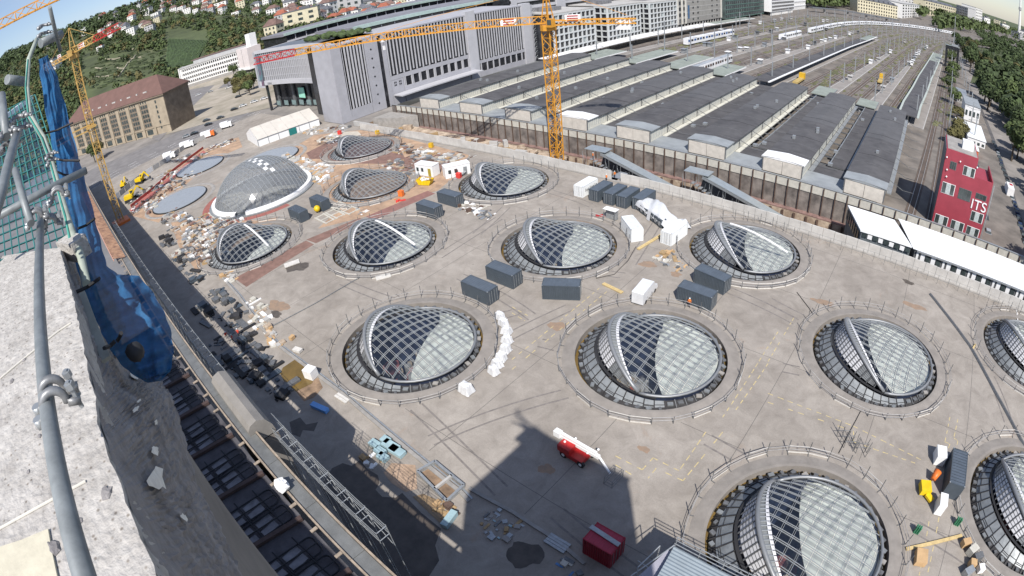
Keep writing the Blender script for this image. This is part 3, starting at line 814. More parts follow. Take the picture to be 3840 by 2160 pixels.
# ================================================================ old platform halls
M_bit = mat('bitumen_roof', (.082, .08, .082), .85, .22, .2, .01, col2=(.055, .053, .056))
M_bit2 = mat('pale_sheet_roof', (.27, .29, .30), .6, .12, .3)
M_crm = mat('cream_clerestory', (.55, .54, .47), .75, .07, 1.5)
M_tarp = mat('cream_tarpaulin', (.55, .51, .45), .85, .10, .8, .02)
hl = ['leftmost', 'second from the left', 'third from the left', 'fourth from the left, with a white front roof', 'fifth from the left', 'sixth from the left', 'second from the right', 'rightmost']
FR = [-151, -130.5, -110.5, -90.5, -71, -50, -30.2, -9.6]
for n_, (cx, hlb) in enumerate(zip(FR, hl)):
    hw = 4.9; y0, y1 = 123.6, 216+random.uniform(-1, 1); ze, zr, zb = 6.9, 7.3, 3.9
    t = thing('platform_hall', 'dark platform hall roof, cream clerestory side, '+hlb, 'train shed', (cx, y0, 0), 0, 'parallel roofs of the old platform halls')
    L = y1-y0
    # roof sheets in two slopes; the first 5 m are a lighter front roof
    for (a, e, m, nm) in ((0, 5.2, M_white if n_ in (3, 6) else M_bit2, 'front_roof'), (5.25, L*.45, M_bit, 'roof_sheet'), (L*.45+.05, L, mat('newer_bitumen', (.098, .097, .10), .8, .12, .2), 'roof_sheet')):
        b = MB()
        up = .25 if nm == 'front_roof' else 0
        for sg in (-1, 1):
            q = [(0, a, zr+up), (sg*(hw+.5), a, ze+up), (sg*(hw+.5), e, ze+up), (0, e, zr+up)]
            b.poly(q if sg < 0 else q[::-1]); b.poly([(p[0], p[1], p[2]-.2) for p in (q[::-1] if sg < 0 else q)])
            b.beam((sg*(hw+.5), a, ze+up-.1), (sg*(hw+.5), e, ze+up-.1), .08, .24)
        b.poly([(-hw-.5, a, ze+up-.2), (hw+.5, a, ze+up-.2), (0, a, zr+up)]); b.poly([(-hw-.5, e, ze+up-.2), (hw+.5, e, ze+up-.2), (0, e, zr+up)])
        part(nm, b, m, t)
    # clerestory wall panels on both sides
    nb = 9; bl = L/nb
    for sg in (-1, 1):
        for k in range(nb):
            b = MB(); q = bl*k
            b.box((sg*hw, q+bl/2, (ze+zb)/2-.1), (.12, bl-.35, ze-zb-.2))
            o = part('clerestory_panel', b, M_crm, t)
            b = MB(); m_ = int(bl/.9)
            for j in range(1, m_): b.box((sg*(hw+.09), q+bl*j/m_, (ze+zb)/2+.2), (.08, .10, ze-zb-1.0))
            o2 = part('mullion', b, M_bit2, o)
        for k in range(nb+1):
            b = MB(); b.box((sg*(hw+.12), bl*k, (ze+zb)/2), (.24, .26, ze-zb)); part('roof_post', b, M_steel, t)
    for sx in (-1, 1):
        b = MB(); b.box((sx*hw/2, -.05, (ze+zb)/2-.1), (hw-.1, .14, ze-zb+.1)); part('front_panel', b, M_tarp, t)
    # braces onto the low roof
    for k in range(1, nb):
        b = MB(); b.beam((hw+.2, bl*k, ze-.6), (hw+4.2, bl*k+1.0, zb+.45), .14); b.beam((hw+4.2, bl*k+1.0, zb+.45), (hw+7, bl*k+1.6, zb+.35), .1)
        part('roof_brace', b, M_steel, t)
    for k in range(1, 12):
        for sg in (-1, 1): b = MB(); b.beam((0, L*k/12, zr+.03), (sg*(hw+.45), L*k/12, ze+.03), .18, .04); part('roof_seam', b, mat('roof_seam', (.13, .13, .135), .8, .15, .5) if k % 3 else M_pitd, t)
    for k in range(3): b = MB(); b.box((random.uniform(-2.5, 2.5), random.uniform(12, 85), 7.6), (.8, .8, .9)); part('roof_vent', b, M_galv, t)
    # cream plinth strip
    b = MB(); b.box((hw+.9, L/2+3, zb+.12), (1.2, L-8, .3)); part('gutter_strip', b, M_crm if n_ < 6 else M_galv, t)
# low roofs between
for n_, (a, e) in enumerate(zip(FR[:-1], FR[1:])):
    x0, x1 = a+5.0, e-5.0; wide = x1-x0; cx = (x0+x1)/2
    t = thing('low_roof', 'low dark flat roof between the '+hl[n_].split(',')[0]+' and the next raised platform hall', 'roof', (cx, 123, 0), 0, 'low roofs between the platform halls')
    segs = [(0, 7.5, M_bit2, 'front_sheet'), (7.55, 93, M_bit, 'roof_sheet')]
    if n_ >= 5:
        segs = [(0, 7.5, M_bit2, 'front_sheet'), (7.55, 14, M_bit, 'roof_sheet')]
        for (q0, q1, m, nm) in segs:
            b = MB(); b.box((0, (q0+q1)/2, 3.85), (wide, q1-q0, .3)); part(nm, b, m, t)
        b = MB(); b.box((1.2, 55, 3.7), (4.6, 78, .3)); part('platform_roof', b, M_bit, t)
        for xx in (-1.3, 3.7):
            b = MB(); b.box((xx, 55, 3.95), (.25, 78, .35)); part('roof_edge', b, M_galv, t)
        b = MB()
        for k in range(12): b.beam((-wide/2, 16+k*7, 3.6), (wide/2, 16+k*7, 3.6), .3, .3)
        part('cross_girder', b, M_steel, t)
        b = MB(); b.box((0, 53, .9), (wide, 80, .1)); part('track_bed', b, M_ball, t)
    else:
        for (q0, q1, m, nm) in segs:
            b = MB(); b.box((0, (q0+q1)/2, 3.85), (wide, q1-q0, .3)); part(nm, b, m, t)
        b = MB(); b.box((2.4, 52, 4.04), (1.6, 80, .06)); part('dark_strip', b, mat('tar_strip', (.05, .05, .055), .8, .1), t)
    for k in range(3):
        b = MB(); b.box((random.uniform(-3, 3), random.uniform(9, 80), 4.3), (1.2, 1.2, .7)); part('vent_box', b, M_galv, t)
    b = MB(); b.box((0, -.2, 3.7), (wide, .4, .5)); part('fascia', b, M_galv, t)
# canopies beyond the halls
M_can = mat('moss_grey_canopy', (.25, .28, .245), .8, .12, .3)
for n_, (x, y0, y1, wd, lab) in enumerate(((-150, 217, 246, 12, 'under the white canopy'), (-128, 218, 262, 10, 'beside the train with blue windows'), (-107, 218, 258, 10, 'left of the small train'), (-86, 218, 246, 10, 'left of the long dark platform roof'),
                          (-40, 218, 236, 8, 'with worn spots, behind the third roof from the right'), (-21, 217, 231, 8, 'right of the yellow track machine'))):
    t = thing('platform_canopy', 'short pale grey green platform canopy '+lab, 'canopy', (x, y0, 0), 0, 'short canopies beyond the halls')
    b = MB(); b.box((0, (y1-y0)/2, 4.4), (wd, y1-y0, .3)); part('roof', b, M_can, t)
    b = MB(); b.box((wd/2+.05, (y1-y0)/2, 4.35), (.15, y1-y0, .5)); part('edge', b, M_white if n_ < 4 else M_galv, t)
    for k in range(4):
        b = MB(); b.tube([(0, 3+k*(y1-y0-6)/3, 1), (0, 3+k*(y1-y0-6)/3, 4.3)], .2, 6); part('column', b, M_steel, t)
def longroof(name, label, pts, wd, z, m, edge):
    t = thing(name, label, 'canopy', (pts[0][0], pts[0][1], 0))
    for k, (a, e) in enumerate(zip(pts, pts[1:])):
        b = MB(); b.beam((a[0], a[1], z), (e[0], e[1], z), wd, .3); part('roof', b, m if k < len(pts)-2 else M_can, t, world=True)
        d = Vector((e[0]-a[0], e[1]-a[1])).normalized()
        for s in ((1,) if edge is M_white else (1, -1)):
            b = MB(); o = Vector((d.y, -d.x))*s*(wd/2+.3); b.beam((a[0]+o.x, a[1]+o.y, z+.02), (e[0]+o.x, e[1]+o.y, z+.02), .9, .34); part('edge', b, edge, t, world=True)
        n = int((Vector(a)-Vector(e)).length/9)
        for q in range(n):
            f = q/n; b = MB(); b.tube([(a[0]+(e[0]-a[0])*f, a[1]+(e[1]-a[1])*f, 1), (a[0]+(e[0]-a[0])*f, a[1]+(e[1]-a[1])*f, z)], .18, 5); part('column', b, M_steel, t, world=True)
longroof('platform_canopy', 'very long dark platform roof with white edge running toward the bend of the tracks', [(-66, 219), (-62, 300), (-57, 400), (-52, 470), (-49, 524)], 7.2, 5, M_bit, M_white)
longroof('platform_canopy', 'curving dark platform roof with pale green edges at the right of the yard', [(-3.5, 219), (-2.8, 245), (0, 290), (2.5, 340), (4.5, 370), (9, 440), (13.5, 512)], 7.4, 5, M_bit, mat('pale_green_edge', (.40, .44, .40), .7, .08, 1))
longroof('platform_canopy', 'bright white canopy along the foot of the gridded office blocks', [(-164, 206), (-164, 300), (-160, 400), (-157, 486)], 8.5, 5, M_white, M_white)

# ================================================================ red office block with lettering
M_rb = mat('crimson_cladding', (.31, .045, .065), .55, .08, .5)
rbk = thing('office_block', 'crimson clad office block with white ITS letters beside the white shed', 'building', (8.4, 128.6, 0))
x0, x1, yb = 8.4, 21.6, 128.6
xm = onY(2461, 405, yb).x
def wallbox(x0, x1, y0, y1, z0, z1): 
    b = MB(); b.box(((x0+x1)/2, (y0+y1)/2, (z0+z1)/2), (x1-x0, y1-y0, z1-z0)); return b
part('high_wall', wallbox(x0, xm, yb, yb+13, 0, 19.4), M_rb, rbk, world=True)
part('low_wall', wallbox(xm, x1, yb, yb+13, 0, 14.2), M_rb, rbk, world=True)
part('parapet', wallbox(xm, x1, yb, yb+.25, 14.2, 15.2), M_rb, rbk, world=True)
part('terrace_side', wallbox(x1-.25, x1, yb+.25, yb+13, 14.2, 15.4), M_rb, rbk, world=True)
part('roof', wallbox(x0+.3, xm-.3, yb+.3, yb+12.7, 19.4, 19.5), M_conc, rbk, world=True)
part('grey_side', wallbox(x0-.2, x0-.01, yb+.2, yb+13, 0, 19.3), mat('dark_grey_side_sheet', (.10, .105, .12), .6, .1, .5), rbk, world=True)  # separate dark grey sheet over the left side of the crimson walls
part('roof_unit', wallbox(12.5, 15.5, yb+4, yb+7, 19.5, 21.3), M_white, rbk, world=True)
M_wg = mat('window_glass', (.05, .065, .065), .12, .3, .6, spec=.8)
M_cur = mat('pale_curtain', (.42, .47, .46), .8, .15, 3)
for (a, b_, c, d, kind) in ((1745, 380, 1880, 520, 1), (1912, 440, 2045, 580, 0), (1670, 702, 1808, 850, 1), (1830, 762, 1968, 910, 1), (1985, 822, 2120, 970, 1), (2035, 672, 2165, 800, 1),
                            (1830, 165, 1895, 270, 0), (1960, 218, 2085, 340, 1), (2085, 492, 2200, 575, 0)):
    pa = onY(*tl(2880, 540, a, (b_+d)/2-15), yb); pc = onY(*tl(2880, 540, c, (b_+d)/2+25), yb); pt = onY(*tl(2880, 540, (a+c)/2+10, b_+15), yb); pb = onY(*tl(2880, 540, (a+c)/2-10, d-15), yb)
    p = Vector(((pa.x+pc.x)/2, yb, (pt.z+pb.z)/2)); wv = abs(pc.x-pa.x)*.95; hv = abs(pt.z-pb.z)
    fr = part('window', wallbox(p.x-wv/2, p.x+wv/2, yb-.06, yb+.02, p.z-hv/2, p.z+hv/2), M_white if kind else M_steel, rbk, world=True)
    for q in range(3):
        xa = p.x-wv/2+.08+(wv-.16)*q/3; xb = xa+(wv-.16)/3-.08
        part('pane', wallbox(xa, xb, yb-.09, yb-.062, p.z-hv/2+.1, p.z+hv/2-.1), M_wg if (q+kind) % 2 or not kind else M_cur, fr, world=True)
p = onY(*tl(2880, 540, 2118, 625), yb)
text_part('ITS', rbk, (p.x-8.4, -.12, p.z), (H2, 0, 0), M_white)
for a, b_ in ((1800, 130), (1935, 175), (2105, 235), (1800, 255), (1795, 325)):
    p = onY(*tl(2880, 540, a, b_), yb); b = MB(); b.ball((p.x, yb-.2, p.z), .22, 8, 5); part('wall_lamp', b, M_white, rbk, world=True)
part('drain_pipe', wallbox(x1+.25, x1+.45, yb-.2, yb, 0, 14.8), M_galv, rbk, world=True)

# white shed roofs behind the wall end
M_wr = mat('white_corrugated_roof', (.78, .80, .80), .45, .03, 1)
sh = thing('white_shed', 'low shed with bright white flat roof behind the concrete wall', 'shed', (-9, 107, 0))
b = MB(); b.prism([(-12.2, 117), (-7.4, 106.3), (4.2, 106.6), (-.9, 117)], 3.3, 3.6); part('roof', b, M_wr, sh, world=True)
b = MB(); b.prism([(-11.9, 116.8), (-7.2, 106.6), (4.0, 106.9), (-1.1, 116.8)], -6, 3.25); part('wall', b, mat('shed_blue_grey', (.13, .15, .16), .6, .2, 1), sh, world=True)
for k in range(7):
    f = k/7; b = MB(); p = Vector((-11.95+4.6*f, 116.7-10.2*f, 1.5)); b.box(p, (.06, .9, 2.2), R(24)); part('window', b, M_wg, sh, world=True)
for k in range(9):
    f = (k+.5)/9; b = MB(); b.box((-7+11*f, 106.5, 2.6), (1.0, .08, .9)); part('window', b, M_white if k % 2 else M_wg, sh, world=True)
sh2 = thing('white_shed', 'very long ribbed white roof running to the right edge below the crimson office block', 'shed', (5, 107, 0))
b = MB(); N = 150
for k in range(N):
    x0_ = -.3+k*.36; x1_ = x0_+.2; x2 = x0_+.36; f = (x0_+.3)/54
    for (xa, xb, za, zb_) in ((x0_, x1_, 0, .05), (x1_, x2, .05, 0)):
        b.poly([(xa+4.9, 106.7, 3.2+za), (xb+4.9, 106.7, 3.2+zb_), (xb+.2, 118.2, 3.7+zb_), (xa+.2, 118.2, 3.7+za)])
part('roof', b, M_wr, sh2, world=True)
b = MB(); b.prism([(5, 107), (58.5, 107), (54, 118), (.5, 118)], -2, 3.1); part('wall', b, M_steel, sh2, world=True)
for k in range(44):
    b = MB(); b.box((5.8+k*1.22, 106.9, 1.9), (.95 if k % 5 else .5, .1, 1.9)); part('window', b, M_white if (k*7) % 5 < 3 else M_wg, sh2, world=True)
b = MB(); b.box((32, 106.6, 3.05), (53, .3, .25)); part('gutter', b, M_galv, sh2, world=True)
pw = thing('boundary_wall', 'low grey wall along the road below the crimson office block', 'wall', (30, 121, 0))
b = MB(); b.beam((22, 127, .6), (60, 114, .6), .3, 1.6); part('wall_body', b, M_conc, pw, world=True)

# ================================================================ tower cranes
def lattice(mbs, a, e, w, h, seg, r, tri=False):
    # four chords and zigzag braces from a to e; tri = three chords (jib)
    a = Vector(a); e = Vector(e); t = (e-a); L = t.length; t.normalize()
    u = Vector((0, 0, 1)) if abs(t.z) < .9 else Vector((1, 0, 0)); x = t.cross(u).normalized(); y = x.cross(t).normalized()
    cs = [x*-w/2, x*w/2, y*h] if tri else [x*-w/2+y*-h/2, x*w/2+y*-h/2, x*w/2+y*h/2, x*-w/2+y*h/2]
    ch, br = mbs
    for c in cs: ch.beam(a+c, e+c, r*2)
    n = max(1, int(L/seg))
    pairs = [(0, 1), (1, 2), (2, 0)] if tri else [(0, 1), (1, 2), (2, 3), (3, 0)]
    for k in range(n):
        p = a+t*(L*k/n); q = a+t*(L*(k+1)/n)
        for i, j in pairs:
            s, d = (i, j) if k % 2 else (j, i)
            br.beam(p+cs[s], q+cs[d], r*1.15); 
            if k % 2 == 0: br.beam(p+cs[i], p+cs[j], r*1.1)
M_cry = mat('crane_yellow', (.60, .28, .03), .5, .12, 1)
M_crs = mat('crane_sand_yellow', (.52, .33, .10), .6, .15, 1)
def tower_crane(label, base, zs, mw, tip, ctip, apex, m, signs, hook=None, zb=0):
    t = thing('tower_crane', label, 'crane', (base[0], base[1], zb))
    n = int((zs-zb)/5.5)
    for k in range(n):
        z0 = zb+(zs-zb)*k/n; z1 = zb+(zs-zb)*(k+1)/n
        ch = MB(); lattice((ch, ch), (base[0], base[1], z0), (base[0], base[1], z1), mw, mw, 1.6, .11); part('mast_section', ch, m, t, world=True)
        b = MB(); b.beam((base[0]-mw*.3, base[1], z0+.2), (base[0]+mw*.3, base[1], z1-.4), .22, .06); part('ladder', b, M_steel, t, world=True)
    b = MB(); b.tube([(base[0], base[1], zs-.2), (base[0], base[1], zs+1.2)], mw*.85, 12); part('slewing_ring', b, m, t, world=True)
    b = MB(); b.box((base[0]+mw*.9, base[1]-mw*.7, zs+1.9), (1.5, 1.6, 2.1)); cab = part('cab', b, m, t, world=True)
    b = MB(); b.box((base[0]+mw*.9+.1, base[1]-mw*.7-.82, zs+2.1), (1.2, .06, 1.3)); part('cab_window', b, M_wg, cab, world=True)
    zj = zs+1.6; A = Vector((base[0], base[1], zj))
    for nm, e in (('jib', tip), ('counter_jib', ctip)):
        e = Vector(e); L = (e-A).length; n = max(1, int(L/12))
        for k in range(n):
            ch = MB(); lattice((ch, ch), A+(e-A)*(k/n), A+(e-A)*((k+1)/n), 1.4, 1.8 if nm == 'jib' else 1.2, 1.9, .12, tri=(nm == 'jib'))
            part(nm+'_section', ch, M_red if (nm == 'jib' and k == n-1) else m, t, world=True)
    ap = Vector((base[0], base[1], apex))
    for s in (-1, 1):
        for q in (-1, 1): ch = MB(); ch.beam((base[0]+s*mw/2, base[1]+q*mw/2, zs+1), (base[0]+s*.15, base[1]+q*.15, apex), .2); part('top_chord', ch, m, t, world=True)
    for k in range(4):
        f = (k+.5)/5; w_ = mw/2*(1-f); z = zs+1+(apex-zs-1)*f; br = MB()
        br.beam((base[0]-w_, base[1]-w_, z), (base[0]+w_, base[1]-w_, z), .12); br.beam((base[0]+w_, base[1]-w_, z), (base[0]+w_, base[1]+w_, z), .12)
        br.beam((base[0]-w_, base[1]+w_, z), (base[0]-w_, base[1]-w_, z), .12); part('top_bracing', br, m, t, world=True)
    for e, f in ((tip, .55), (ctip, .9)):
        b = MB(); b.beam(ap, A+(Vector(e)-A)*f+Vector((0, 0, 1.5)), .09); part('tie_rod', b, m, t, world=True)
    d = (Vector(ctip)-A).normalized(); L = (Vector(ctip)-A).length
    for k in range(3):
        b = MB(); p = A+d*(L-2.0-k*1.1); b.beam(p+Vector((0, 0, -2.2)), p+Vector((0, 0, .6)), .9, 1.6); part('counterweight', b, M_conc if not signs else M_white, t, world=True)
    if signs:
        for e, f in signs:
            p = A+(Vector(e)-A)*f; dd = (Vector(e)-A).normalized()
            b = MB(); b.beam(p-dd*1.9+Vector((0, 0, 1.0)), p+dd*1.9+Vector((0, 0, 1.0)), .12, 1.9, up=(0, 0, 1)); sg_ = part('sign_board', b, M_white, t, world=True)
            for q in (.35, 1.0, 1.6):
                b = MB(); b.beam(p-dd*1.4+Vector((.12, -.12, q)), p+dd*1.3+Vector((.12, -.12, q)), .05, .22); part('red_print', b, M_red, sg_, world=True)
    if hook:
        p = A+(Vector(tip)-A)*hook; b = MB(); b.box(p+Vector((0, 0, -.3)), (1.5, 1.5, .5)); part('trolley', b, M_white, t, world=True)
        b = MB(); b.box(p+Vector((0, 0, -2.2)), (.5, .5, 1.1)); hk = part('hook_block', b, M_white, t, world=True)
        b = MB(); b.tube([p, p+Vector((0, 0, -2.0))], .04, 4); part('rope', b, M_steel, hk, world=True)
    return t
mc = (-86, 110)
tower_crane('tall yellow tower crane in the excavation, its jib crossing before the office slab', mc, 34.2, 2.4,
            (-149.6, 62.3, 36), (-68.9, 122.8, 35.8), 44.5, M_cry, [((-149.6, 62.3, 36), .12), ((-68.9, 122.8, 35.8), .28)], .52, zb=-9)
lc = tower_crane('sandy yellow tower crane on the left between the sandstone building and the blue net', (-186, 16), 56.6, 2.2, (-163, 28.6, 58.8), (-211, 8.6, 58.6), 66.6, M_crs, [((-163, 28.6, 58.8), .2), ((-211, 8.6, 58.6), .55)], None)
z = 33.5
for o in (-.8, .8):
    b = MB(); b.beam((-186, 16+o, z+o), (-187, 3, z+o), .5, .35); part('tie_beam', b, M_crs, lc, world=True)
b = MB(); b.box((-186, 16, z), (3.4, 3.4, .7)); part('tie_collar', b, M_crs, lc, world=True)
b = MB(); b.box((-186, 16, .4), (6, 6, .8)); part('base_block', b, M_org, lc, world=True)
tj = thing('crane_jib', 'yellow lattice jib of a crane outside the photo, crossing its top left corner', 'crane', (-100, 0, 64))
a, e = far(-60, 105, 103), far(260, -48, 99)
for k in range(3):
    ch = MB(); lattice((ch, ch), a+(e-a)*(k/3), a+(e-a)*((k+1)/3), 1.0, 1.5, 1.8, .1, tri=True); part('jib_section', ch, M_cry, tj, world=True)

# ================================================================ white event tent
tt_ = thing('marquee', 'large white marquee with pitched roof and a teal entrance beyond the dome', 'tent', (-205, 90, 0), 0)
ax = Vector((.166, .986)); pr = Vector((-.986, .166)); O = Vector((-198.4, 77)); Wt, Lt = 19, 26
def TP(u, v, z): q = O+ax*u+pr*v; return (q.x, q.y, z)
M_tent = mat('marquee_fabric', (.52, .49, .44), .8, .06, .3)
nb = 6
for k in range(nb):
    u0, u1 = Lt*k/nb, Lt*(k+1)/nb-.05
    b = MB(); b.poly([TP(u0, -.4, 2.9), TP(u1, -.4, 2.9), TP(u1, Wt/2, 6.2), TP(u0, Wt/2, 6.2)]); part('roof_bay', b, M_tent, tt_, world=True)
    b = MB(); b.poly([TP(u1, Wt+.4, 2.9), TP(u0, Wt+.4, 2.9), TP(u0, Wt/2, 6.2), TP(u1, Wt/2, 6.2)]); part('roof_bay', b, M_tent, tt_, world=True)
    b = MB(); b.poly([TP(u0, 0, 0), TP(u1, 0, 0), TP(u1, 0, 2.9), TP(u0, 0, 2.9)]); part('side_sheet', b, M_white, tt_, world=True)
    b = MB(); b.tube([TP(u0, -.05, 0), TP(u0, -.05, 2.9)], .12, 5); part('pole', b, M_galv, tt_, world=True)
b = MB(); b.poly([TP(0, 0, 0), TP(0, Wt, 0), TP(0, Wt, 2.9), TP(0, Wt/2, 6.15), TP(0, 0, 2.9)]); part('gable', b, M_white, tt_, world=True)
b = MB(); b.poly([TP(Lt, 0, 0), TP(Lt, 0, 2.9), TP(Lt, Wt/2, 6.15), TP(Lt, Wt, 2.9), TP(Lt, Wt, 0)]); part('gable', b, M_white, tt_, world=True)
b = MB(); b.poly([TP(13, -.3, 0), TP(16, -.3, 0), TP(16, -.3, 2.6), TP(13, -.3, 2.6)]); part('entrance', b, mat('teal_sheet', (.01, .16, .15), .6, .1, 1), tt_, world=True)
# ================================================================ the big office slabs
M_lb = mat('silver_grey_concrete', (.36, .36, .385), .75, .07, .25)
M_lb2 = mat('pale_rib', (.44, .44, .46), .7, .05, .3)
M_dk = mat('dark_office_glass', (.028, .03, .035), .15, .4, .4, spec=.7)
def bpart(name, x0, x1, y0, y1, z0, z1, m, p): 
    b = MB(); b.box(((x0+x1)/2, (y0+y1)/2, (z0+z1)/2), (abs(x1-x0), abs(y1-y0), z1-z0)); return part(name, b, m, p, world=True)
X = -183.0
lb = thing('office_slab', 'long silver grey office slab with tall vertical fins, behind the jib of the yellow crane', 'building', (X, 108, 0))
bpart('core', X-30, X-.36, 113, 214, 0, 29.8, M_dk, lb)
bpart('roof', X-30, X+.05, 110.9, 214, 29.9, 30.5, M_lb, lb)
bpart('corner_wall', X-14, X, 106.6, 111.3, 0, 31, M_lb, lb)
bpart('solid_wall', X-1, X, 121.4, 128.0, 0, 29.8, M_lb, lb)
bpart('base_wall', X-1, X-.02, 111.35, 121.3, 0, 4.2, M_lb, lb)
bpart('pier', X-1, X, 129.9, 131.8, 0, 30.3, M_lb, lb)
bpart('base_wall', X-1, X-.02, 131.9, 175.6, 10.3, 12.0, M_lb, lb)
bpart('base_wall', X-1, X-.02, 131.9, 138, 0, 10.2, M_lb, lb)
bpart('base_wall', X-1, X+.3, 138.1, 175.6, 0, 6.4, M_lb, lb)
bpart('pilaster', X-2, X+.6, 175.8, 181.4, 0, 32, M_lb2, lb)
bpart('pilaster', X-2, X+.6, 214, 220, 0, 31.2, M_lb2, lb)
bpart('base_wall', X-1, X-.02, 181.5, 213.9, 0, 2.5, M_lb, lb)
bpart('base_wall', X-1, X-.02, 181.5, 213.9, 6.4, 7.8, M_lb, lb)
for y in (111.3+k*(10/7.0) for k in range(8)): bpart('fin', X-.3, X+.0, y-.3, y+.3, 4.3, 29.2, M_lb2, lb)
def fins(y0, y1, z0, z1, n):
    for k in range(n+1):
        y = y0+(y1-y0)*k/n; bpart('fin', X-.3, X+.0, y-.27, y+.27, z0+(.6 if k % 2 else 0), z1+.8, M_lb2, lb)
fins(132.3, 175.3, 12.1, 29.2, 25); fins(182, 213.5, 7.6, 29.2, 19)
for k in range(10):
    y = 138.5+k*4.1; bpart('window_post', X-.4, X+.1, y-.22, y+.22, 6.4, 10.3, M_lb2, lb)
    bpart('window_post', X-.4, X+.1, y+.6, y+.85, 6.4, 10.3, M_lb2, lb)
for k in range(8):
    y = 183+k*4.1; bpart('window_post', X-.4, X+.1, y-.22, y+.22, 2.5, 6.4, M_lb2, lb)
for k in range(7):
    b = MB(); z = 3+k*3.7; y = 124.6; b.poly([(X+.03, y, z-.5), (X+.03, y+.5, z), (X+.03, y, z+.5), (X+.03, y-.5, z)]); part('diamond_window', b, M_dk, lb, world=True)
for y in (133.5, 136):
    for q in range(4):
        b = MB(); b.box((X+.02, y+(q % 2)*.7, 8+(q//2)*1.1), (.06, .45, .7)); part('small_window', b, M_dk, lb, world=True)
bpart('terrace', X+.4, X+6, 132, 178, 4.0, 4.5, M_lb2, lb)
# curved entrance wing
ew = thing('office_wing', 'curved grey office wing with fine fins over a dark glass entrance hall', 'building', (-225, 112, 0))
def cv(f, d=0): # along the concave front, f 0 (left) .. 1 (right)
    x = -262+(f*72); y = 110.5+9*math.sin(math.pi*f)*.55+f*1.5+d; return x, y
NS = 46; 
b = MB()
for k in range(NS):
    (x0, y0), (x1, y1) = cv(k/NS), cv((k+1)/NS)
    b.poly([(x0, y0, 13.5), (x1, y1, 13.5), (x1, y1, 30.5), (x0, y0, 30.5)])
    b.poly([(x0, y0, 30.5), (x1, y1, 30.5), (x1, y1+20, 30.5), (x0, y0+20, 30.5)])
    b.poly([(x1, y1, 13.5), (x0, y0, 13.5), (x0, y0+20, 13.5), (x1, y1+20, 13.5)])
part('curved_wall', b, mat('grey_glazing', (.12, .125, .135), .4, .15, .4), ew, world=True)
for k in range(NS+1):
    x, y = cv(k/NS); b = MB(); b.box((x, y-.25, 22.5), (.42, .55, 14.5)); part('fin', b, M_lb2, ew, world=True)
for z in (17.6, 21, 24.4, 27.8):
    b = MB()
    for k in range(NS): b.beam((*cv(k/NS, -.1), z), (*cv((k+1)/NS, -.1), z), .3, .35)
    part('floor_band', b, M_lb, ew, world=True)
for z0, z1, nm in ((13.2, 15.4, 'fascia'), (29.6, 31.2, 'cornice')):
    b = MB()
    for k in range(NS): b.beam((*cv(k/NS, -.6), (z0+z1)/2), (*cv((k+1)/NS, -.6), (z0+z1)/2), .6, z1-z0)
    part(nm, b, M_lb2, ew, world=True)
b = MB()
for k in range(20): 
    (x0, y0), (x1, y1) = cv(k/20, 6), cv((k+1)/20, 6); b.poly([(x0, y0, 0), (x1, y1, 0), (x1, y1, 13.4), (x0, y0, 13.4)])
part('hall_glass', b, M_dk, ew, world=True)
for k in range(6):
    x, y = cv((k+.3)/6, 5.6); b = MB(); b.box((x, y, 6.7), (2.2, .8, 13.4)); part('column', b, M_steel, ew, world=True)
for k in range(12):
    x, y = cv((k+.5)/12, 5.2); b = MB(); b.box((x, y, 2), (4.2, .2, 2.4)); part('hall_window', b, mat('greenish_pane', (.20, .28, .28), .3, .2, 1), ew, world=True)
x, y = cv(.33, 4.4); b = MB(); b.box((x, y, 7), (6, .2, 5)); part('green_banner', b, mat('mint_banner', (.32, .66, .52), .7, .12, .4), ew, world=True)
b = MB(); b.box((-258, 111.5, 6.5), (1.1, 1.1, 13)); part('corner_column', b, M_dk, ew, world=True)
bpart('art_panel', -262.9, -258, 110.0, 110.35, 13, 29, mat('teal_art_panel', (.05, .16, .17), .5, .6, .35, col2=(.16, .05, .10)), ew)
bpart('end_frame', -263.8, -262.95, 109.5, 131, 12.2, 30.6, M_lb2, ew); bpart('end_frame', -262.9, -256.5, 109.7, 110.0, 12.2, 13, M_lb2, ew)
text_part('LBBW', ew, (-251-(-225), 110.1-112, 14.3), (H2, 0, R(4)), M_steel, 'fascia_lettering')
pA, pB = G(605, 184), G(638, 180); wt = thing('office_block', 'white box shaped block standing behind the left end of the curved office wing', 'building', (pA.x, pA.y, 0), math.atan2(pB.y-pA.y, pB.x-pA.x))
for nm, x0_, x1_, y0_, y1_, z0_, z1_, m in (('wall', 0, 19, 0, 14, 4.6, 21.5, mat('warm_white', (.62, .56, .54), .7, .05, .3)), ('ledge', -.5, 20, -1, 15, 2.4, 4.5, M_white), ('ground_floor', 1, 18, 1, 13, 0, 2.3, M_dk), ('seam', 9, 9.3, -.08, -.02, 5, 21, M_steel), ('stair_core', 11, 18, 5, 12, 21.5, 33, M_white)):
    b = MB(); b.box(((x0_+x1_)/2, (y0_+y1_)/2, (z0_+z1_)/2), (x1_-x0_, y1_-y0_, z1_-z0_)); part(nm, b, m, wt)
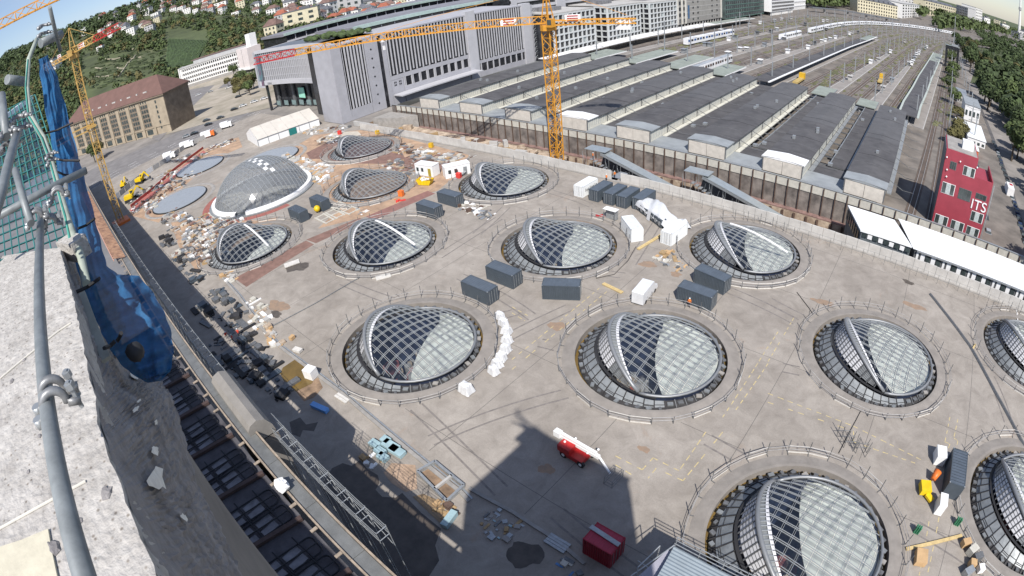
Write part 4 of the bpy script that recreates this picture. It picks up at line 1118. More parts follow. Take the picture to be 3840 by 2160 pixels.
# higher blocks behind with pale green eaves
M_eave = mat('pale_green_eave', (.33, .42, .39), .5, .1, .5)
for xx, y0, y1, h, lab in ((-210, 137, 330, 33.5, 'dark glazed block with a pale green eave directly behind the finned slab'), (-305, 150, 380, 33, 'long dark block with pale green eave, farther back near the top edge')):
    t = thing('office_slab', lab, 'building', (xx, y0, 0))
    bpart('core', xx-34, xx, y0, y1, 0, h-2, M_dk, t)
    bpart('roof', xx-35, xx-1.2, y0-1, y1+1, h-1.9, h-.4, mat('grey_roof', (.20, .20, .22), .8, .15, .1), t)
    bpart('eave', xx-1.1, xx+1.6, y0-1, y1+1, h-1.5, h, M_eave, t)
    k = 0
    for y in np.arange(y0+6, y1-3, 7.5):
        bpart('post', xx-.2, xx+.25, y-.25, y+.25, 28, h-2, M_lb2, t)
        k += 1
    for z in (18, 22.5, 27): bpart('floor_band', xx-.3, xx+.4, y0, y1, z, z+1.1, M_lb2, t)
gt = thing('roof_garden', 'dark green roof garden on the near end of the office slab', 'garden', (-215, 125, 31))
b = MB(); rr = random.Random(3)
for k in range(60):
    x = rr.uniform(-235, -196); y = rr.uniform(124, 137); b.ball((x, y, 31.6), rr.uniform(.8, 1.9), 7, 5, (1, 1, .7), .5, rr)
part('shrubs', b, mat('shrub_green', (.06, .09, .03), .9, .4, .5), gt, world=True, kind='stuff')
sc = thing('low_building', 'low flat roofed building between the curved wing and the rear office blocks', 'roof', (-230, 131, 0)); bpart('slab', -258, -209, 122, 150, 29.0, 30.2, M_conc, sc)

# gridded office blocks
M_frame = mat('light_grid_frame', (.50, .52, .52), .7, .05, .3)
def gridface(par, fixed, coord, a0, a1, z0, z1, nc, nr, fw=.75, out=1):
    # fixed: 'x' or 'y' plane; frame bars joined, panes single
    b = MB()
    for k in range(nc+1):
        a = a0+(a1-a0)*k/nc
        if fixed == 'x': b.box((coord+.3*out, a, (z0+z1)/2), (.9, fw, z1-z0+fw))
        else: b.box((a, coord-.3*out, (z0+z1)/2), (fw, .9, z1-z0+fw))
    for k in range(nr+1):
        z = z0+(z1-z0)*k/nr
        if fixed == 'x': b.box((coord+.26*out, (a0+a1)/2, z), (.85, abs(a1-a0), fw))
        else: b.box(((a0+a1)/2, coord-.26*out, z), (abs(a1-a0), .85, fw))
    part('grid_frame', b, M_frame, par, world=True)
    for i in range(nc):
        for j in range(nr):
            a = a0+(a1-a0)*(i+.5)/nc; z = z0+(z1-z0)*(j+.5)/nr; wa = abs(a1-a0)/nc-fw; wz = (z1-z0)/nr-fw
            loc = Vector((coord, a, z))-par.location if fixed == 'x' else Vector((a, coord, z))-par.location
            d = (.12, wa, wz) if fixed == 'x' else (wa, .12, wz)
            slab('window', M_dk, par, loc, d)
            if (i*7+j*5) % 11 == 3:
                d2 = (.05, wa*.4, wz*.9) if fixed == 'x' else (wa*.4, .05, wz*.9)
                off = Vector((.1, wa*.2, 0)) if fixed == 'x' else Vector((wa*.2, -.1, 0)); slab('blind', M_cur, par, loc+off, d2)
for (y0, y1, nc, z1, side, lab) in ((222.5, 258.4, 9, 24.3, 0, 'gridded office block nearest, right behind the crane mast'), (272.5, 309.5, 9, 24, 1, 'middle gridded office block with a narrow side face'), (322.6, 362, 8, 23.2, 1, 'farthest gridded office block beside the beige one')):
    t = thing('grid_office', 'dark '+lab+', white square frames', 'building', (-171, y0, 0), 0, 'gridded office blocks along the yard')
    bpart('core', -196, -171.1, y0, y1, 0, z1, M_dk, t); bpart('roof', -197, -170.6, y0-.4, y1+.4, z1+.45, z1+1.0, M_conc_l, t)
    gridface(t, 'x', -171, y0, y1, 3.2, z1, nc, 6)
    if side: gridface(t, 'y', y0, -171, -179, 3.2, z1, 2, 6)
    bpart('roof_unit', -190, -180, y0+8, y0+20, z1+1, z1+3, mat('roof_plant', (.18, .18, .19), .7, .3, .5), t)
t = thing('office_slab', 'tall grey rear slab with dark glazed bands above the gridded blocks', 'building', (-196, 222, 0))
bpart('core', -215, -197, 222, 370, 0, 37, M_dk, t)
for z in (26.5, 30.5, 34.5): bpart('floor_band', -197.2, -196.3, 222, 370, z, z+1.6, M_lb2, t)
for y in (224, 262, 266, 310, 314, 352): bpart('pilaster', -197.3, -195.7, y-2, y+2, 0, 38, M_lb2, t)
t = thing('scaffold_stair', 'grey scaffold stair tower on the end of the finned slab beside the crane mast', 'scaffold', (-182, 221, 0))
for k in range(12):
    b = MB(); b.beam((-182, 220.6, 2+k*2.4), (-182, 223, 3.6+k*2.4), .25, .1); part('flight', b, M_galv, t, world=True); b = MB(); b.beam((-181.6, 220.5, 2+k*2.4), (-181.6, 223, 2+k*2.4), .12, .12); part('handrail', b, M_galv, t, world=True)
bpart('side_wall', -190, -183, 220, 222.3, 0, 30, M_lb, t)
M_bg = mat('beige_grey_facade', (.27, .26, .24), .8, .08, .3)
t = thing('office_block', 'beige office block with horizontal joints and pale corner strips', 'building', (-171, 363, 0))
bpart('wall', -200, -171, 364, 453, 5.5, 25, M_bg, t); bpart('ground_floor', -199, -172.5, 365, 452, 0, 5.4, M_dk, t)
for z in (9.5, 13.5, 17.5, 21.5): bpart('joint', -171.05, -170.9, 380, 449, z, z+.35, M_conc_l, t)
for y in (364.5, 372, 378, 450.5): bpart('corner_strip', -171.1, -170.5, y-1.1, y+1.1, 5.5, 25, mat('pale_cream', (.56, .54, .48), .8, .06, .3), t)
for z in range(4):
    for y in (368, 375.2): slab('window', M_dk, t, (0+.05, y-363, 8+z*4.4), (.1, 4.2, 2.6))
    for y in (392, 401, 430, 441): slab('window', M_dk, t, (.05, y-363, 8+z*4.4), (.1, 2.4, 1.5))
bpart('sign', -170.95, -170.8, 382, 385, 9, 19, mat('blue_banner', (.05, .11, .20), .6, .3, .5), t)
for k in range(16): bpart('column', -172, -171.3, 366+k*5.6, 366.6+k*5.6, 0, 5.4, M_conc_l, t)
t = thing('office_block', 'green grey scaffold netted building beyond the beige block', 'building', (-171, 460, 0))
bpart('wall', -200, -171, 461, 578, 3.5, 24, mat('green_grey_net', (.075, .10, .095), .8, .5, .12, col2=(.03, .045, .045)), t)
for k in range(22):
    for z in range(5): slab('window', M_dk, t, (.08, 4+k*5.3, 5.5+z*4), (.1, 2.2, 2.4))
for k in range(5): slab('floor_line', mat('sea_green', (.12, .22, .18), .7, .1, 1), t, (.15, 59, 3.7+z*0+k*4), (.3, 116, .35))
t = thing('office_block', 'white office block with rows of round arched dark windows at the top edge', 'building', (-165, 590, 0))
bpart('wall', -200, -165, 585, 690, 5, 26, M_white, t); bpart('ground_floor', -198, -167, 588, 688, 0, 4.9, M_dk, t)
for k in range(24):
    for z in range(5): 
        b = MB(); y = 589+k*4.2; zz_ = 7+z*3.9; b.tube([(-164.9, y, zz_), (-164.6, y, zz_)], 1.25, 8); part('arched_window', b, M_dk, t, world=True)
for k in range(24): bpart('column', -166.5, -165.5, 587+k*4.2, 587.9+k*4.2, 0, 4.9, M_white, t)
t = thing('office_block', 'white framed open building just beyond the round windowed one', 'building', (-175, 705, 0))
bpart('wall', -200, -175, 705, 800, 0, 24, M_dk, t)
for k in range(16): bpart('frame', -175.2, -174.2, 706+k*6, 707.6+k*6, 0, 24, M_white, t)
for z in (6, 12, 18, 23): bpart('frame', -175.3, -174, 705, 800, z, z+1.5, M_white, t)

# ================================================================ sandstone building with the red brown roof
M_sand = mat('sandstone', (.34, .285, .21), .9, .12, .3, .02, 2)
M_sand2 = mat('dark_sandstone', (.20, .16, .12), .9, .2, .3)
M_tile = mat('red_brown_tiles', (.135, .075, .062), .85, .10, .25)
sb = thing('sandstone_building', 'old sandstone office building with hipped red brown roof left of the square', 'building', (-313.7, 71.7, 0))
ux = Vector((-49.5, -34.5)).normalized(); nv = Vector((-ux.y*-1, 0)); nv = Vector((ux.y*-1, ux.x))  # to the rear
if nv.y < 0: nv = -nv
def SP(u, v, z): return (-313.7+ux.x*u+nv.x*v, 71.7+ux.y*u+nv.y*v, z)
def sbox(name, u0, u1, v0, v1, z0, z1, m, p=sb):
    b = MB(); b.prism([SP(u0, v0, 0)[:2], SP(u1, v0, 0)[:2], SP(u1, v1, 0)[:2], SP(u0, v1, 0)[:2]], z0, z1); return part(name, b, m, p, world=True)
LB_, DB_ = 96, 24
sbox('wall', 0, LB_, 0, DB_, 0, 22, M_sand); sbox('grey_end_wall', -.15, -.02, .3, DB_, 0, 22, M_sand2)
b = MB(); e = 1.2; zr, ze = 33, 22.4; hi0, hi1 = 12, LB_-12
b.poly([SP(-e, -e, ze), SP(LB_+e, -e, ze), SP(hi1, DB_/2, zr), SP(hi0, DB_/2, zr)][::-1]); b.poly([SP(LB_+e, DB_+e, ze), SP(-e, DB_+e, ze), SP(hi0, DB_/2, zr), SP(hi1, DB_/2, zr)][::-1])
b.poly([SP(-e, DB_+e, ze), SP(-e, -e, ze), SP(hi0, DB_/2, zr)][::-1]); b.poly([SP(LB_+e, -e, ze), SP(LB_+e, DB_+e, ze), SP(hi1, DB_/2, zr)][::-1])
rf = part('roof', b, M_tile, sb, world=True)
for k in range(9):
    b = MB(); u = 16+k*7.2; q = SP(u, 3.2, 25.4); b.box(q, (1.3, 1.5, 1.6) if k % 2 else (3.2, 1.5, 1.3), math.atan2(ux.y, ux.x)); part('dormer', b, M_conc_l, rf, world=True)
sbox('cornice', -1, LB_+1, -1, DB_+.5, 21.6, 22.3, M_sand2)
for k in range(8):
    u = 14+k*9.6
    sbox('recess', u, u+6.2, -.05, .1, 5.2, 19.2, M_sand2)
    for z in range(5):
        for q in range(3): sbox('window', u+.4+q*2, u+1.9+q*2, -.12, -.06, 5.8+z*2.75, 7.6+z*2.75, M_wg)
    for q in range(3): sbox('window', u+.6+q*2, u+1.6+q*2, -.06, -.02, 19.6, 21, M_wg)
    sbox('pilaster', u+6.4, u+7.6, -.5, -.01, 4.8, 20.4, M_sand)
    sbox('ground_window', u+.6, u+5.4, -.08, -.02, .8, 3.8, M_wg)
    sbox('buttress', u-3.0, u-1.6, -.7, -.01, 0, 4.7, M_sand)
for z in range(6): sbox('window', 6.4, 7.6, -.06, -.01, 3+z*3, 4.8+z*3, M_wg)
sbox('plinth_band', -.3, LB_, -.35, -.02, 4.4, 4.9, M_sand)

# ================================================================ hillside: ray hits the terrain
def thit(px, py, lim=4000):
    d = ray(px, py); t = 330.0
    while t < lim:
        p = Vector((0, 0, CAMZ))+d*t
        if p.z < terrain_z(p.x, p.y): return p
        t += 8
    return None
def drape(name, quad, m, nu, nv_, lift=.7, kind='structure'):
    b = MB(); ok = []
    for j in range(nv_+1):
        for i in range(nu+1):
            u, v = i/nu, j/nv_
            px = (quad[0][0]*(1-u)+quad[1][0]*u)*(1-v)+(quad[3][0]*(1-u)+quad[2][0]*u)*v
            py = (quad[0][1]*(1-u)+quad[1][1]*u)*(1-v)+(quad[3][1]*(1-u)+quad[2][1]*u)*v
            p = thit(px, py); ok.append(p is not None); p = p or Vector((0, 0, 0)); b.v.append((p.x, p.y, p.z+lift))
    for j in range(nv_):
        for i in range(nu):
            q = [j*(nu+1)+i, j*(nu+1)+i+1, (j+1)*(nu+1)+i+1, (j+1)*(nu+1)+i]
            if all(ok[k] for k in q): b.f.append(tuple(q))
    return b
def q0(a, b_): return ((a*.37267)/1.49068, (b_*.37267)/1.49068)
M_vine = mat('vineyard_soil', (.21, .19, .11), .95, .2, .05)
vb = drape('vineyard', [q0(1700, 400), q0(2090, 420), q0(1960, 650), q0(1670, 710)], M_vine, 14, 14)
struct('vineyard_ground', vb, M_vine, smooth=True)
vr = MB()
for k in range(27):
    u = k/26
    for j in range(18):
        a = thit(*[(1-u)*p+u*q for p, q in zip(q0(1700-j*1.7+0, 400+j*17.2), q0(2090-j*7.2, 420+j*12.8))]); e_ = thit(*[(1-u)*p+u*q for p, q in zip(q0(1700-(j+1)*1.7, 400+(j+1)*17.2), q0(2090-(j+1)*7.2, 420+(j+1)*12.8))])
        if a and e_: vr.beam((a.x, a.y, a.z+1.3), (e_.x, e_.y, e_.z+1.3), 1.9, 1.8)
o = solo('vine_rows', vr, mat('vine_leaves', (.05, .08, .025), .9, .3, .1), 'straight rows of vines on the slope above the white office building', 'vineyard'); o['kind'] = 'stuff'
md = drape('meadow', [q0(860, 720), q0(1580, 440), q0(1440, 720), q0(640, 1060)], None, 16, 10, .5)
struct('meadow', md, mat('pale_meadow', (.095, .105, .05), .95, .3, .04, col2=(.055, .065, .03)), smooth=True)
sb_ = MB(); rq = random.Random(8)
for k in range(520):
    a = rq.uniform(880, 1640); b_ = rq.uniform(420, 1000)
    if not (420+(1600-a)*.35 < b_ < 760+(1500-a)*.28): continue
    L = rq.uniform(20, 70); pA = thit(*q0(a, b_)); pB = thit(*q0(a+L, b_-L*rq.uniform(.1, .35)))
    if pA and pB and (pA-pB).length < 60: sb_.beam((pA.x, pA.y, pA.z+1), (pB.x, pB.y, pB.z+1), rq.uniform(1.5, 3), 2.0)
o = solo('terrace_shrubs', sb_, mat('terrace_green', (.045, .062, .025), .95, .4, .08), 'rows of low shrubs and vines following the terraces on the hillside meadow', 'vineyard'); o['kind'] = 'stuff'
mw = thing('terrace_walls', 'pale dry stone terrace walls crossing the meadow on the hillside', 'wall', thit(*q0(1200, 560)))
for (a, b_, c, d) in ((1060, 600, 1210, 590), (1260, 600, 1420, 580), (1300, 500, 1440, 480), (960, 690, 1080, 690), (1190, 780, 1290, 640), (1290, 640, 1370, 560), (940, 780, 1100, 770), (1180, 690, 1260, 690), (1560, 430, 1700, 380)):
    b = MB(); pts = []
    for k in range(7):
        f = k/6; p = thit(*q0(a+(c-a)*f, b_+(d-b_)*f+8*math.sin(f*3.1)))
        if p: pts.append((p.x, p.y, p.z+1.2))
    for p, q in zip(pts, pts[1:]): b.beam(p, q, 1.2, 1.9)
    if pts: part('wall_piece', b, mat('dry_stone', (.40, .36, .27), .9, .2, .3), mw, world=True)

# houses on the slopes and in the city
M_hw = [mat('white_render', (.72, .71, .68), .8, .05, .3), mat('cream_render', (.58, .53, .38), .8, .08, .3), mat('grey_render', (.40, .40, .40), .8, .08, .3)]
M_hr = [mat('brown_roof', (.16, .10, .085), .85, .2, .2), mat('red_roof', (.30, .10, .06), .85, .2, .2), mat('slate_roof', (.11, .115, .13), .7, .2, .2)]
HP = {}
def house(label, loc, rz, wx, wy, h, wi, ri, flat=False, group='houses on the hillside and in the city'):
    key = (wi, ri, flat)
    if key not in HP:
        t = thing('house', label, 'house', loc, rz, group)
        b = MB(); b.box((0, 0, 0), (1, 1, 2)); part('wall', b, M_hw[wi], t)
        b = MB()
        if flat: b.box((0, 0, 1.02), (1.04, 1.04, .05)); b.box((.1, .1, 1.12), (.3, .3, .2))
        else:
            e = .56
            b.poly([(-e, -e, .96), (e, -e, .96), (e*.5, 0, 1.5), (-e*.5, 0, 1.5)]); b.poly([(e, e, .96), (-e, e, .96), (-e*.5, 0, 1.5), (e*.5, 0, 1.5)])
            b.poly([(-e, e, .96), (-e, -e, .96), (-e*.5, 0, 1.5)]); b.poly([(e, -e, .96), (e, e, .96), (e*.5, 0, 1.5)])
        part('roof', b, M_hr[ri], t)
        for s in (-1, 1):
            for k in range(3):
                for z in (-.15, .3, .7):
                    slab('window', M_wg, t, (-.3+k*.3, s*.503, z), (.13, .012, .2)); 
                    if k < 2: slab('window', M_wg, t, (s*.503, -.22+k*.44, z), (.012, .15, .2))
        HP[key] = t
    else:
        t = copy_tree(HP[key]); t['label'] = label; t['group'] = group
    t.location = loc; t.rotation_euler = (0, 0, rz); t.scale = (wx, wy, h/1.0)
    return t
CN = [('white', 'cream', 'grey'), ('brown hipped', 'red hipped', 'dark slate')]
rr = random.Random(11); HOUSES = []
def clear(x, y, r):
    for (a, b_, c) in HOUSES:
        if (x-a)**2+(y-b_)**2 < (r+c)**2: return False
    return True
SEEN = {}
def put_house(px, py, wx, wy, h, wi, ri, flat=False, rz=None, word=''):
    p = thit(px, py)
    if p is None: return
    if not clear(p.x, p.y, max(wx, wy)*.55): return
    HOUSES.append((p.x, p.y, max(wx, wy)*.55))
    area = 'high on the left hillside near the skyline' if px < 320 else ('on the wooded slope near the top edge' if px < 690 else ('in the town above the curved office wing' if px < 1000 else 'near the top edge above the long office slabs'))
    lab = (word or '%s house with %s roof' % (CN[0][wi], 'flat grey' if flat else CN[1][ri]))+' '+area
    house(lab, (p.x, p.y, p.z+h*.4), R(rr.uniform(20, 60)) if rz is None else rz, wx, wy, h, wi, ri, flat)
for (a, b_, wx, wy, h, wi, ri, fl, wd) in (
    (860, 355, 26, 16, 12, 0, 2, True, 'bright white flat block'), (485, 490, 24, 14, 9, 0, 2, True, 'low white row house'), (1020, 525, 12, 11, 8, 0, 1, True, 'single white cube house'),
    (1340, 350, 20, 14, 10, 0, 2, True, 'white terraced villa'), (1130, 370, 14, 12, 8, 0, 0, False, 'white villa behind the crane jib'), (540, 720, 26, 22, 14, 0, 2, True, 'white villa beside the blue net'), (500, 385, 60, 22, 16, 2, 2, True, 'long grey apartment bar'),
    (1450, 290, 15, 12, 9, 0, 0, False, ''), (1260, 310, 16, 13, 9, 0, 0, False, ''), (2385, 185, 14, 11, 9, 0, 0, True, 'small white house in the woods'), (2230, 80, 26, 14, 9, 0, 0, True, ''), (1900, 60, 22, 16, 10, 1, 1, False, ''),
    (2440, 30, 22, 14, 12, 0, 0, False, '')):
    put_house(*q0(a, b_), wx, wy, h, wi, ri, fl, None, wd)
# town between the woods and the offices (survey picture two)
def q1(a, b_): return ((960+a*.37267)/1.49068, (b_*.37267)/1.49068)
for (a, b_, wx, wy, h, wi, ri, fl, wd) in ((200, 400, 20, 15, 14, 1, 0, False, 'cream villa with brown roof beside the woods'), (480, 270, 46, 24, 17, 1, 2, True, 'broad sandy school block'), (690, 230, 22, 18, 14, 1, 0, False, ''), (960, 120, 40, 26, 22, 2, 2, True, 'dark brown block with small lit windows'),
                                       (740, 150, 20, 20, 15, 0, 0, False, ''), (340, 110, 18, 14, 12, 0, 2, False, ''), (610, 60, 16, 14, 12, 0, 0, False, ''), (680, 100, 12, 18, 18, 0, 0, True, 'tall white block'), (810, 60, 28, 18, 16, 1, 0, False, ''), (1220, 80, 60, 18, 12, 2, 2, False, 'long grey roofed row'), (1440, 55, 20, 12, 8, 0, 0, True, 'low white pavilion')):
    put_house(*q1(a, b_), wx, wy, h, wi, ri, fl, None, wd)
n_h = 0
for k in range(900):
    px = rr.uniform(150, 1330); py = rr.uniform(0, 150)
    if px > 700 and py > 75-(px-700)*.1: continue
    if px < 700 and py > 120-(px*.09): continue
    if px < 250 and py < 100: continue
    if 400 < px < 600 and py > 40 and rr.random() < .9: continue
    if 540 < px < 700 and rr.random() < .65: continue
    p = thit(px, py)
    if p is None: continue
    put_house(px, py, rr.uniform(11, 20), rr.uniform(9, 14), rr.uniform(7, 12), rr.choice((0, 0, 0, 1, 2)), rr.choice((0, 0, 1, 2)), rr.random() < .25)
    n_h += 1
    if len(HOUSES) > 165: break

# white long building
wl = thing('white_office_row', 'long white office building with four rows of windows below the vineyard', 'building', (-516, 139, 0))
uw = Vector((49.5+27, 49.5+45)).normalized(); uw = Vector((-484+516, 187.5-138.7)).normalized(); nw = Vector((-uw.y, uw.x))
def WP(u, v): return (-516+uw.x*u+nw.x*v, 138.7+uw.y*u+nw.y*v)
def wbox(name, u0, u1, v0, v1, z0, z1, m, p=wl):
    b = MB(); b.prism([WP(u0, v0), WP(u1, v0), WP(u1, v1), WP(u0, v1)], z0, z1); return part(name, b, m, p, world=True)
Lw = 72
wbox('wall', 0, Lw, 0, 16, 0, 19, M_hw[0]); wbox('roof', -.5, Lw+.5, -.5, 16.5, 19.05, 19.6, M_conc_l); wbox('attic', 14, Lw, 4, 15, 19.65, 23, M_hw[2]); wbox('attic_roof', 12, Lw+1, 3.5, 15.5, 23.05, 23.5, M_hr[0])
for z in range(4):
    wbox('window_recess', 2, Lw-2, -.1, .05, 4+z*4, 6.1+z*4, M_dk)
    for k in range(34): wbox('window_pier', 2.4+k*2.05, 3.1+k*2.05, -.22, -.11, 4+z*4, 6.1+z*4, M_hw[0])
wbox('ground_floor', 0, Lw, -.3, -.02, 0, 2.8, M_conc)
wbox('side_frame', -1.0, -.05, -.8, 16, 0, 20, M_hw[0]); wbox('side_frame', Lw, Lw+1, -.8, 16, 0, 20, M_hw[0])

# ================================================================ trees
def leaf_crown(rnd, n, rx, rz_, cz, size, lobes=7):
    b = MB(); cs = [(rnd.uniform(-.55, .55)*rx, rnd.uniform(-.55, .55)*rx, cz+rnd.uniform(-.45, .5)*rz_, rnd.uniform(.42, .65)) for _ in range(lobes)]
    for k in range(n):
        c = rnd.choice(cs); th = math.acos(rnd.uniform(-.6, 1)); ph = rnd.uniform(0, math.tau); q = rnd.uniform(.75, 1.05)*c[3]
        p = Vector((c[0]+rx*q*math.sin(th)*math.cos(ph), c[1]+rx*q*math.sin(th)*math.sin(ph), c[2]+rz_*q*math.cos(th)))
        nrm = Vector((math.sin(th)*math.cos(ph), math.sin(th)*math.sin(ph), math.cos(th)+.3))+Vector((rnd.uniform(-.6, .6), rnd.uniform(-.6, .6), rnd.uniform(-.6, .6)))
        nrm.normalize(); u = nrm.orthogonal().normalized(); v = nrm.cross(u); a = rnd.uniform(0, 6.28); s = size*rnd.uniform(.6, 1.3)
        u, v = u*math.cos(a)+v*math.sin(a), v*math.cos(a)-u*math.sin(a)
        b.poly([p+u*s, p+v*s*.8, p-u*s, p-v*s*.7])
    return b
M_leaf = [mat('dark_leaves', (.052, .078, .026), .9, .45, .25), mat('mid_leaves', (.078, .108, .034), .9, .45, .25), mat('olive_leaves', (.11, .10, .035), .9, .4, .25)]
M_bark = mat('bark', (.09, .07, .05), .95, .2, 2)
TP_ = {}
def tree(label, loc, s, kind, group, cat='tree'):
    if kind not in TP_:
        rnd = random.Random(kind); t = thing('tree', label, cat, loc, 0, group)
        b = leaf_crown(rnd, 1500, 4.8, 4.2, 7.0, .55, 10); part('crown', b, M_leaf[kind % 3], t)
        b = MB(); b.tube([(0, 0, -.5), (.1, .1, 3), (0, .2, 7)], .38, 7, .18); 
        part('trunk', b, M_bark, t)
        for q in range(4):
            a = q*1.6+kind; b = MB(); b.tube([(.05, .1, 2.8+q*.5), (1.6*math.cos(a), 1.6*math.sin(a), 5.4+q*.4), (2.6*math.cos(a), 2.6*math.sin(a), 7+q*.5)], .16, 5, .05); part('limb', b, M_bark, t)
        TP_[kind] = t
    else:
        t = copy_tree(TP_[kind]); t['label'] = label; t['group'] = group
    t.location = loc; t.rotation_euler = (0, 0, rr.uniform(0, 6.28)); t.scale = (s, s, s*rr.uniform(.9, 1.15)); return t
rr = random.Random(5)
cnt = 0
for k in range(2000):
    y = 118+rr.random()**1.25*720; x = rr.uniform(41.5, 43+y*.42)
    if y > 350 and x < 43: continue
    if any((x-a)**2+(y-b_)**2 < (5.2+y*.006)**2 for a, b_, c in HOUSES if c == 1.0): continue
    HOUSES.append((x, y, 1.0)); edge = x < 52
    tree('full green park tree at the right edge'+(', in the first row beside the road' if edge else ', standing inside the dark wood'), (x, y, 0), rr.uniform(1.05, 1.7), rr.choice((0, 0, 3, 1, 4, 2)), 'park trees beside the road' if edge else 'park trees inside the wood'); cnt += 1
    if cnt >= 295: break
# the rest of the park as a mass, and the woods on the hill
def wood(name, label, pts, m, hmin, hmax, q=46):
    b = MB(); rnd = random.Random(len(pts))
    for (x, y, z) in pts:
        h = rnd.uniform(hmin, hmax); r = h*.46
        for k in range(q):
            th = math.acos(rnd.uniform(-.4, 1)); ph = rnd.uniform(0, math.tau); f = rnd.uniform(.7, 1.05)
            p = Vector((x+r*f*math.sin(th)*math.cos(ph), y+r*f*math.sin(th)*math.sin(ph), z+h*.5+h*.48*f*math.cos(th)))
            nrm = Vector((math.sin(th)*math.cos(ph)+rnd.uniform(-.5, .5), math.sin(th)*math.sin(ph)+rnd.uniform(-.5, .5), math.cos(th)+rnd.uniform(-.3, .7))).normalized()
            u = nrm.orthogonal().normalized(); v = nrm.cross(u); s = r*rnd.uniform(.22, .42); b.poly([p+u*s, p+v*s, p-u*s*.9, p-v*s*.8])
    o = solo(name, b, m, label, 'trees', pts[0]); o['kind'] = 'stuff'; return o
pts = []
for k in range(700):
    y = rr.uniform(500, 1700); x = rr.uniform(60+y*.05, 110+y*.5); pts.append((x, y, terrain_z(x, y)))
for k in range(420): pts.append((rr.uniform(52, 175), rr.uniform(118, 520), 0))
wood('park_wood', 'dark mass of park trees stretching to the horizon on the right', pts, M_leaf[0], 11, 17)
W1, W2, W3 = [], [], []
k = 0
while k < 9500:
    px = rr.uniform(-40, 1300); py = rr.uniform(0, 470)
    k += 1
    if px > 640 and py > 190-(px-640)*.28: continue
    if 345 < px < 530 and 70 < py < 205: 
        if (px-345)/(530-345) < .95 and py > 78 and py < 190 and 415 < px < 525: continue
    if 205 < px < 395 and py > 125+(395-px)*.12 and rr.random() < .93: continue
    p = thit(px, py)
    if p is None or not clear(p.x, p.y, 5): continue
    if p.x*p.x+p.y*p.y < 405**2 or (p.x*p.x+p.y*p.y < 600**2 and p.y > 60) or (-372 < p.x < -250 and 0 < p.y < 140) or (-560 < p.x < -430 and 105 < p.y < 230): continue
    if -345 < p.x < -160 and p.y > 100 and p.y < 400: continue
    (W1, W2, W3)[int(rr.random()*2.6)].append((p.x, p.y, p.z-.5))
for lab, P_, m in (('dark green woods and garden trees between the hillside houses', W1, M_leaf[0]), ('mid green trees covering the hillside between the houses', W2, M_leaf[1]), ('olive green bushes and trees scattered on the hillside', W3, M_leaf[2])):
    wood('hill_wood', lab, P_, m, 9, 14, 36)
# ridge line trees
P_ = []
for k in range(900):
    az = rr.uniform(-100, -60); d = rr.uniform(1250, 1600); x, y = d*math.sin(R(az)), d*math.cos(R(az)); P_.append((x, y, terrain_z(x, y)-1))
wood('ridge_wood', 'row of dark trees forming the skyline of the left hill', P_, M_leaf[0], 14, 24, 30)
for k, (px, py, s_) in enumerate(((590, 185, .9), (600, 220, 1.0), (612, 215, 1.1), (625, 222, 1.0), (640, 216, 1.0), (604, 234, .8), (630, 232, .8), (575, 210, .6), (240, 400, 1.0), (255, 390, .9))):
    q = G(px, py+8); tree('%s tree on the gravel lot beside the curved office wing' % ('olive' if k % 2 else 'green') if k < 8 else 'green tree at the foot of the sandstone building', (q.x, q.y, 0), s_, 2 if k % 2 else 4, 'small trees near the square')
P_ = []
for k in range(1500):
    az = rr.uniform(-35, 22); d = rr.uniform(1900, 5200); x, y = d*math.sin(R(az)), d*math.cos(R(az)); P_.append((x, y, terrain_z(x, y)-1))
for (a0, a1, b0, b1, n) in ((480, 900, 5, 95, 260), (1520, 1600, 120, 200, 40), (1690, 2260, 165, 330, 300), (1900, 2560, 60, 210, 260), (2230, 2576, 300, 350, 90), (1130, 1300, 0, 30, 60), (300, 480, 40, 90, 30)):
    for k in range(n):
        q = G(*tl(2880, 0, rr.uniform(a0, a1), rr.uniform(b0, b1)), 1.0) if b0 > 90 else thit(*tl(2880, 0, rr.uniform(a0, a1), rr.uniform(b0, b1)), 6000)
        if q is not None: P_.append((q.x, q.y, q.z))
wood('far_wood', 'far bluish woods under the horizon at the top right', P_, M_leaf[1], 20, 32, 16)
# ================================================================ railway yard
def drift(x0): 
    return .025+.035*max(0, min(1, (x0+164)/100)) if x0 < 0 else (.06-.0012*x0)
def xp(x0, y): return x0+(y-216)*drift(x0)+max(0, y-560)**2/1600*(1-.35*max(0, x0+60)/100)
M_rail = mat('rail_steel', (.40, .37, .34), .45, .2, .5, metal=.3)
M_slp = mat('sleeper_bed', (.095, .07, .055), .95, .3, .3, col2=(.075, .06, .05))
M_plat = mat('platform_paving', (.26, .24, .22), .9, .12, .2)
TR = [-158.5, -145, -140, -134.5, -121, -116, -99, -94.5, -79, -74, -55, -50, -46, -34, -28, -13.5, -8, 7, 12, 17]
for x0 in TR:
    b = MB(); r_ = MB(); ys = [217+k*24 for k in range(34)]
    if x0 > 5: ys = [124+k*24 for k in range(38)]
    for y0, y1 in zip(ys, ys[1:]):
        xa, xb = xp(x0, y0), xp(x0, y1)
        b.poly([(xa-1.5, y0, 1.06), (xa+1.5, y0, 1.06), (xb+1.5, y1, 1.06), (xb-1.5, y1, 1.06)])
        for s in (-.75, .75): r_.beam((xa+s, y0, 1.16), (xb+s, y1, 1.16), .16, .14)
    struct('track_bed', b, M_slp); struct('railway_rails', r_, M_rail)
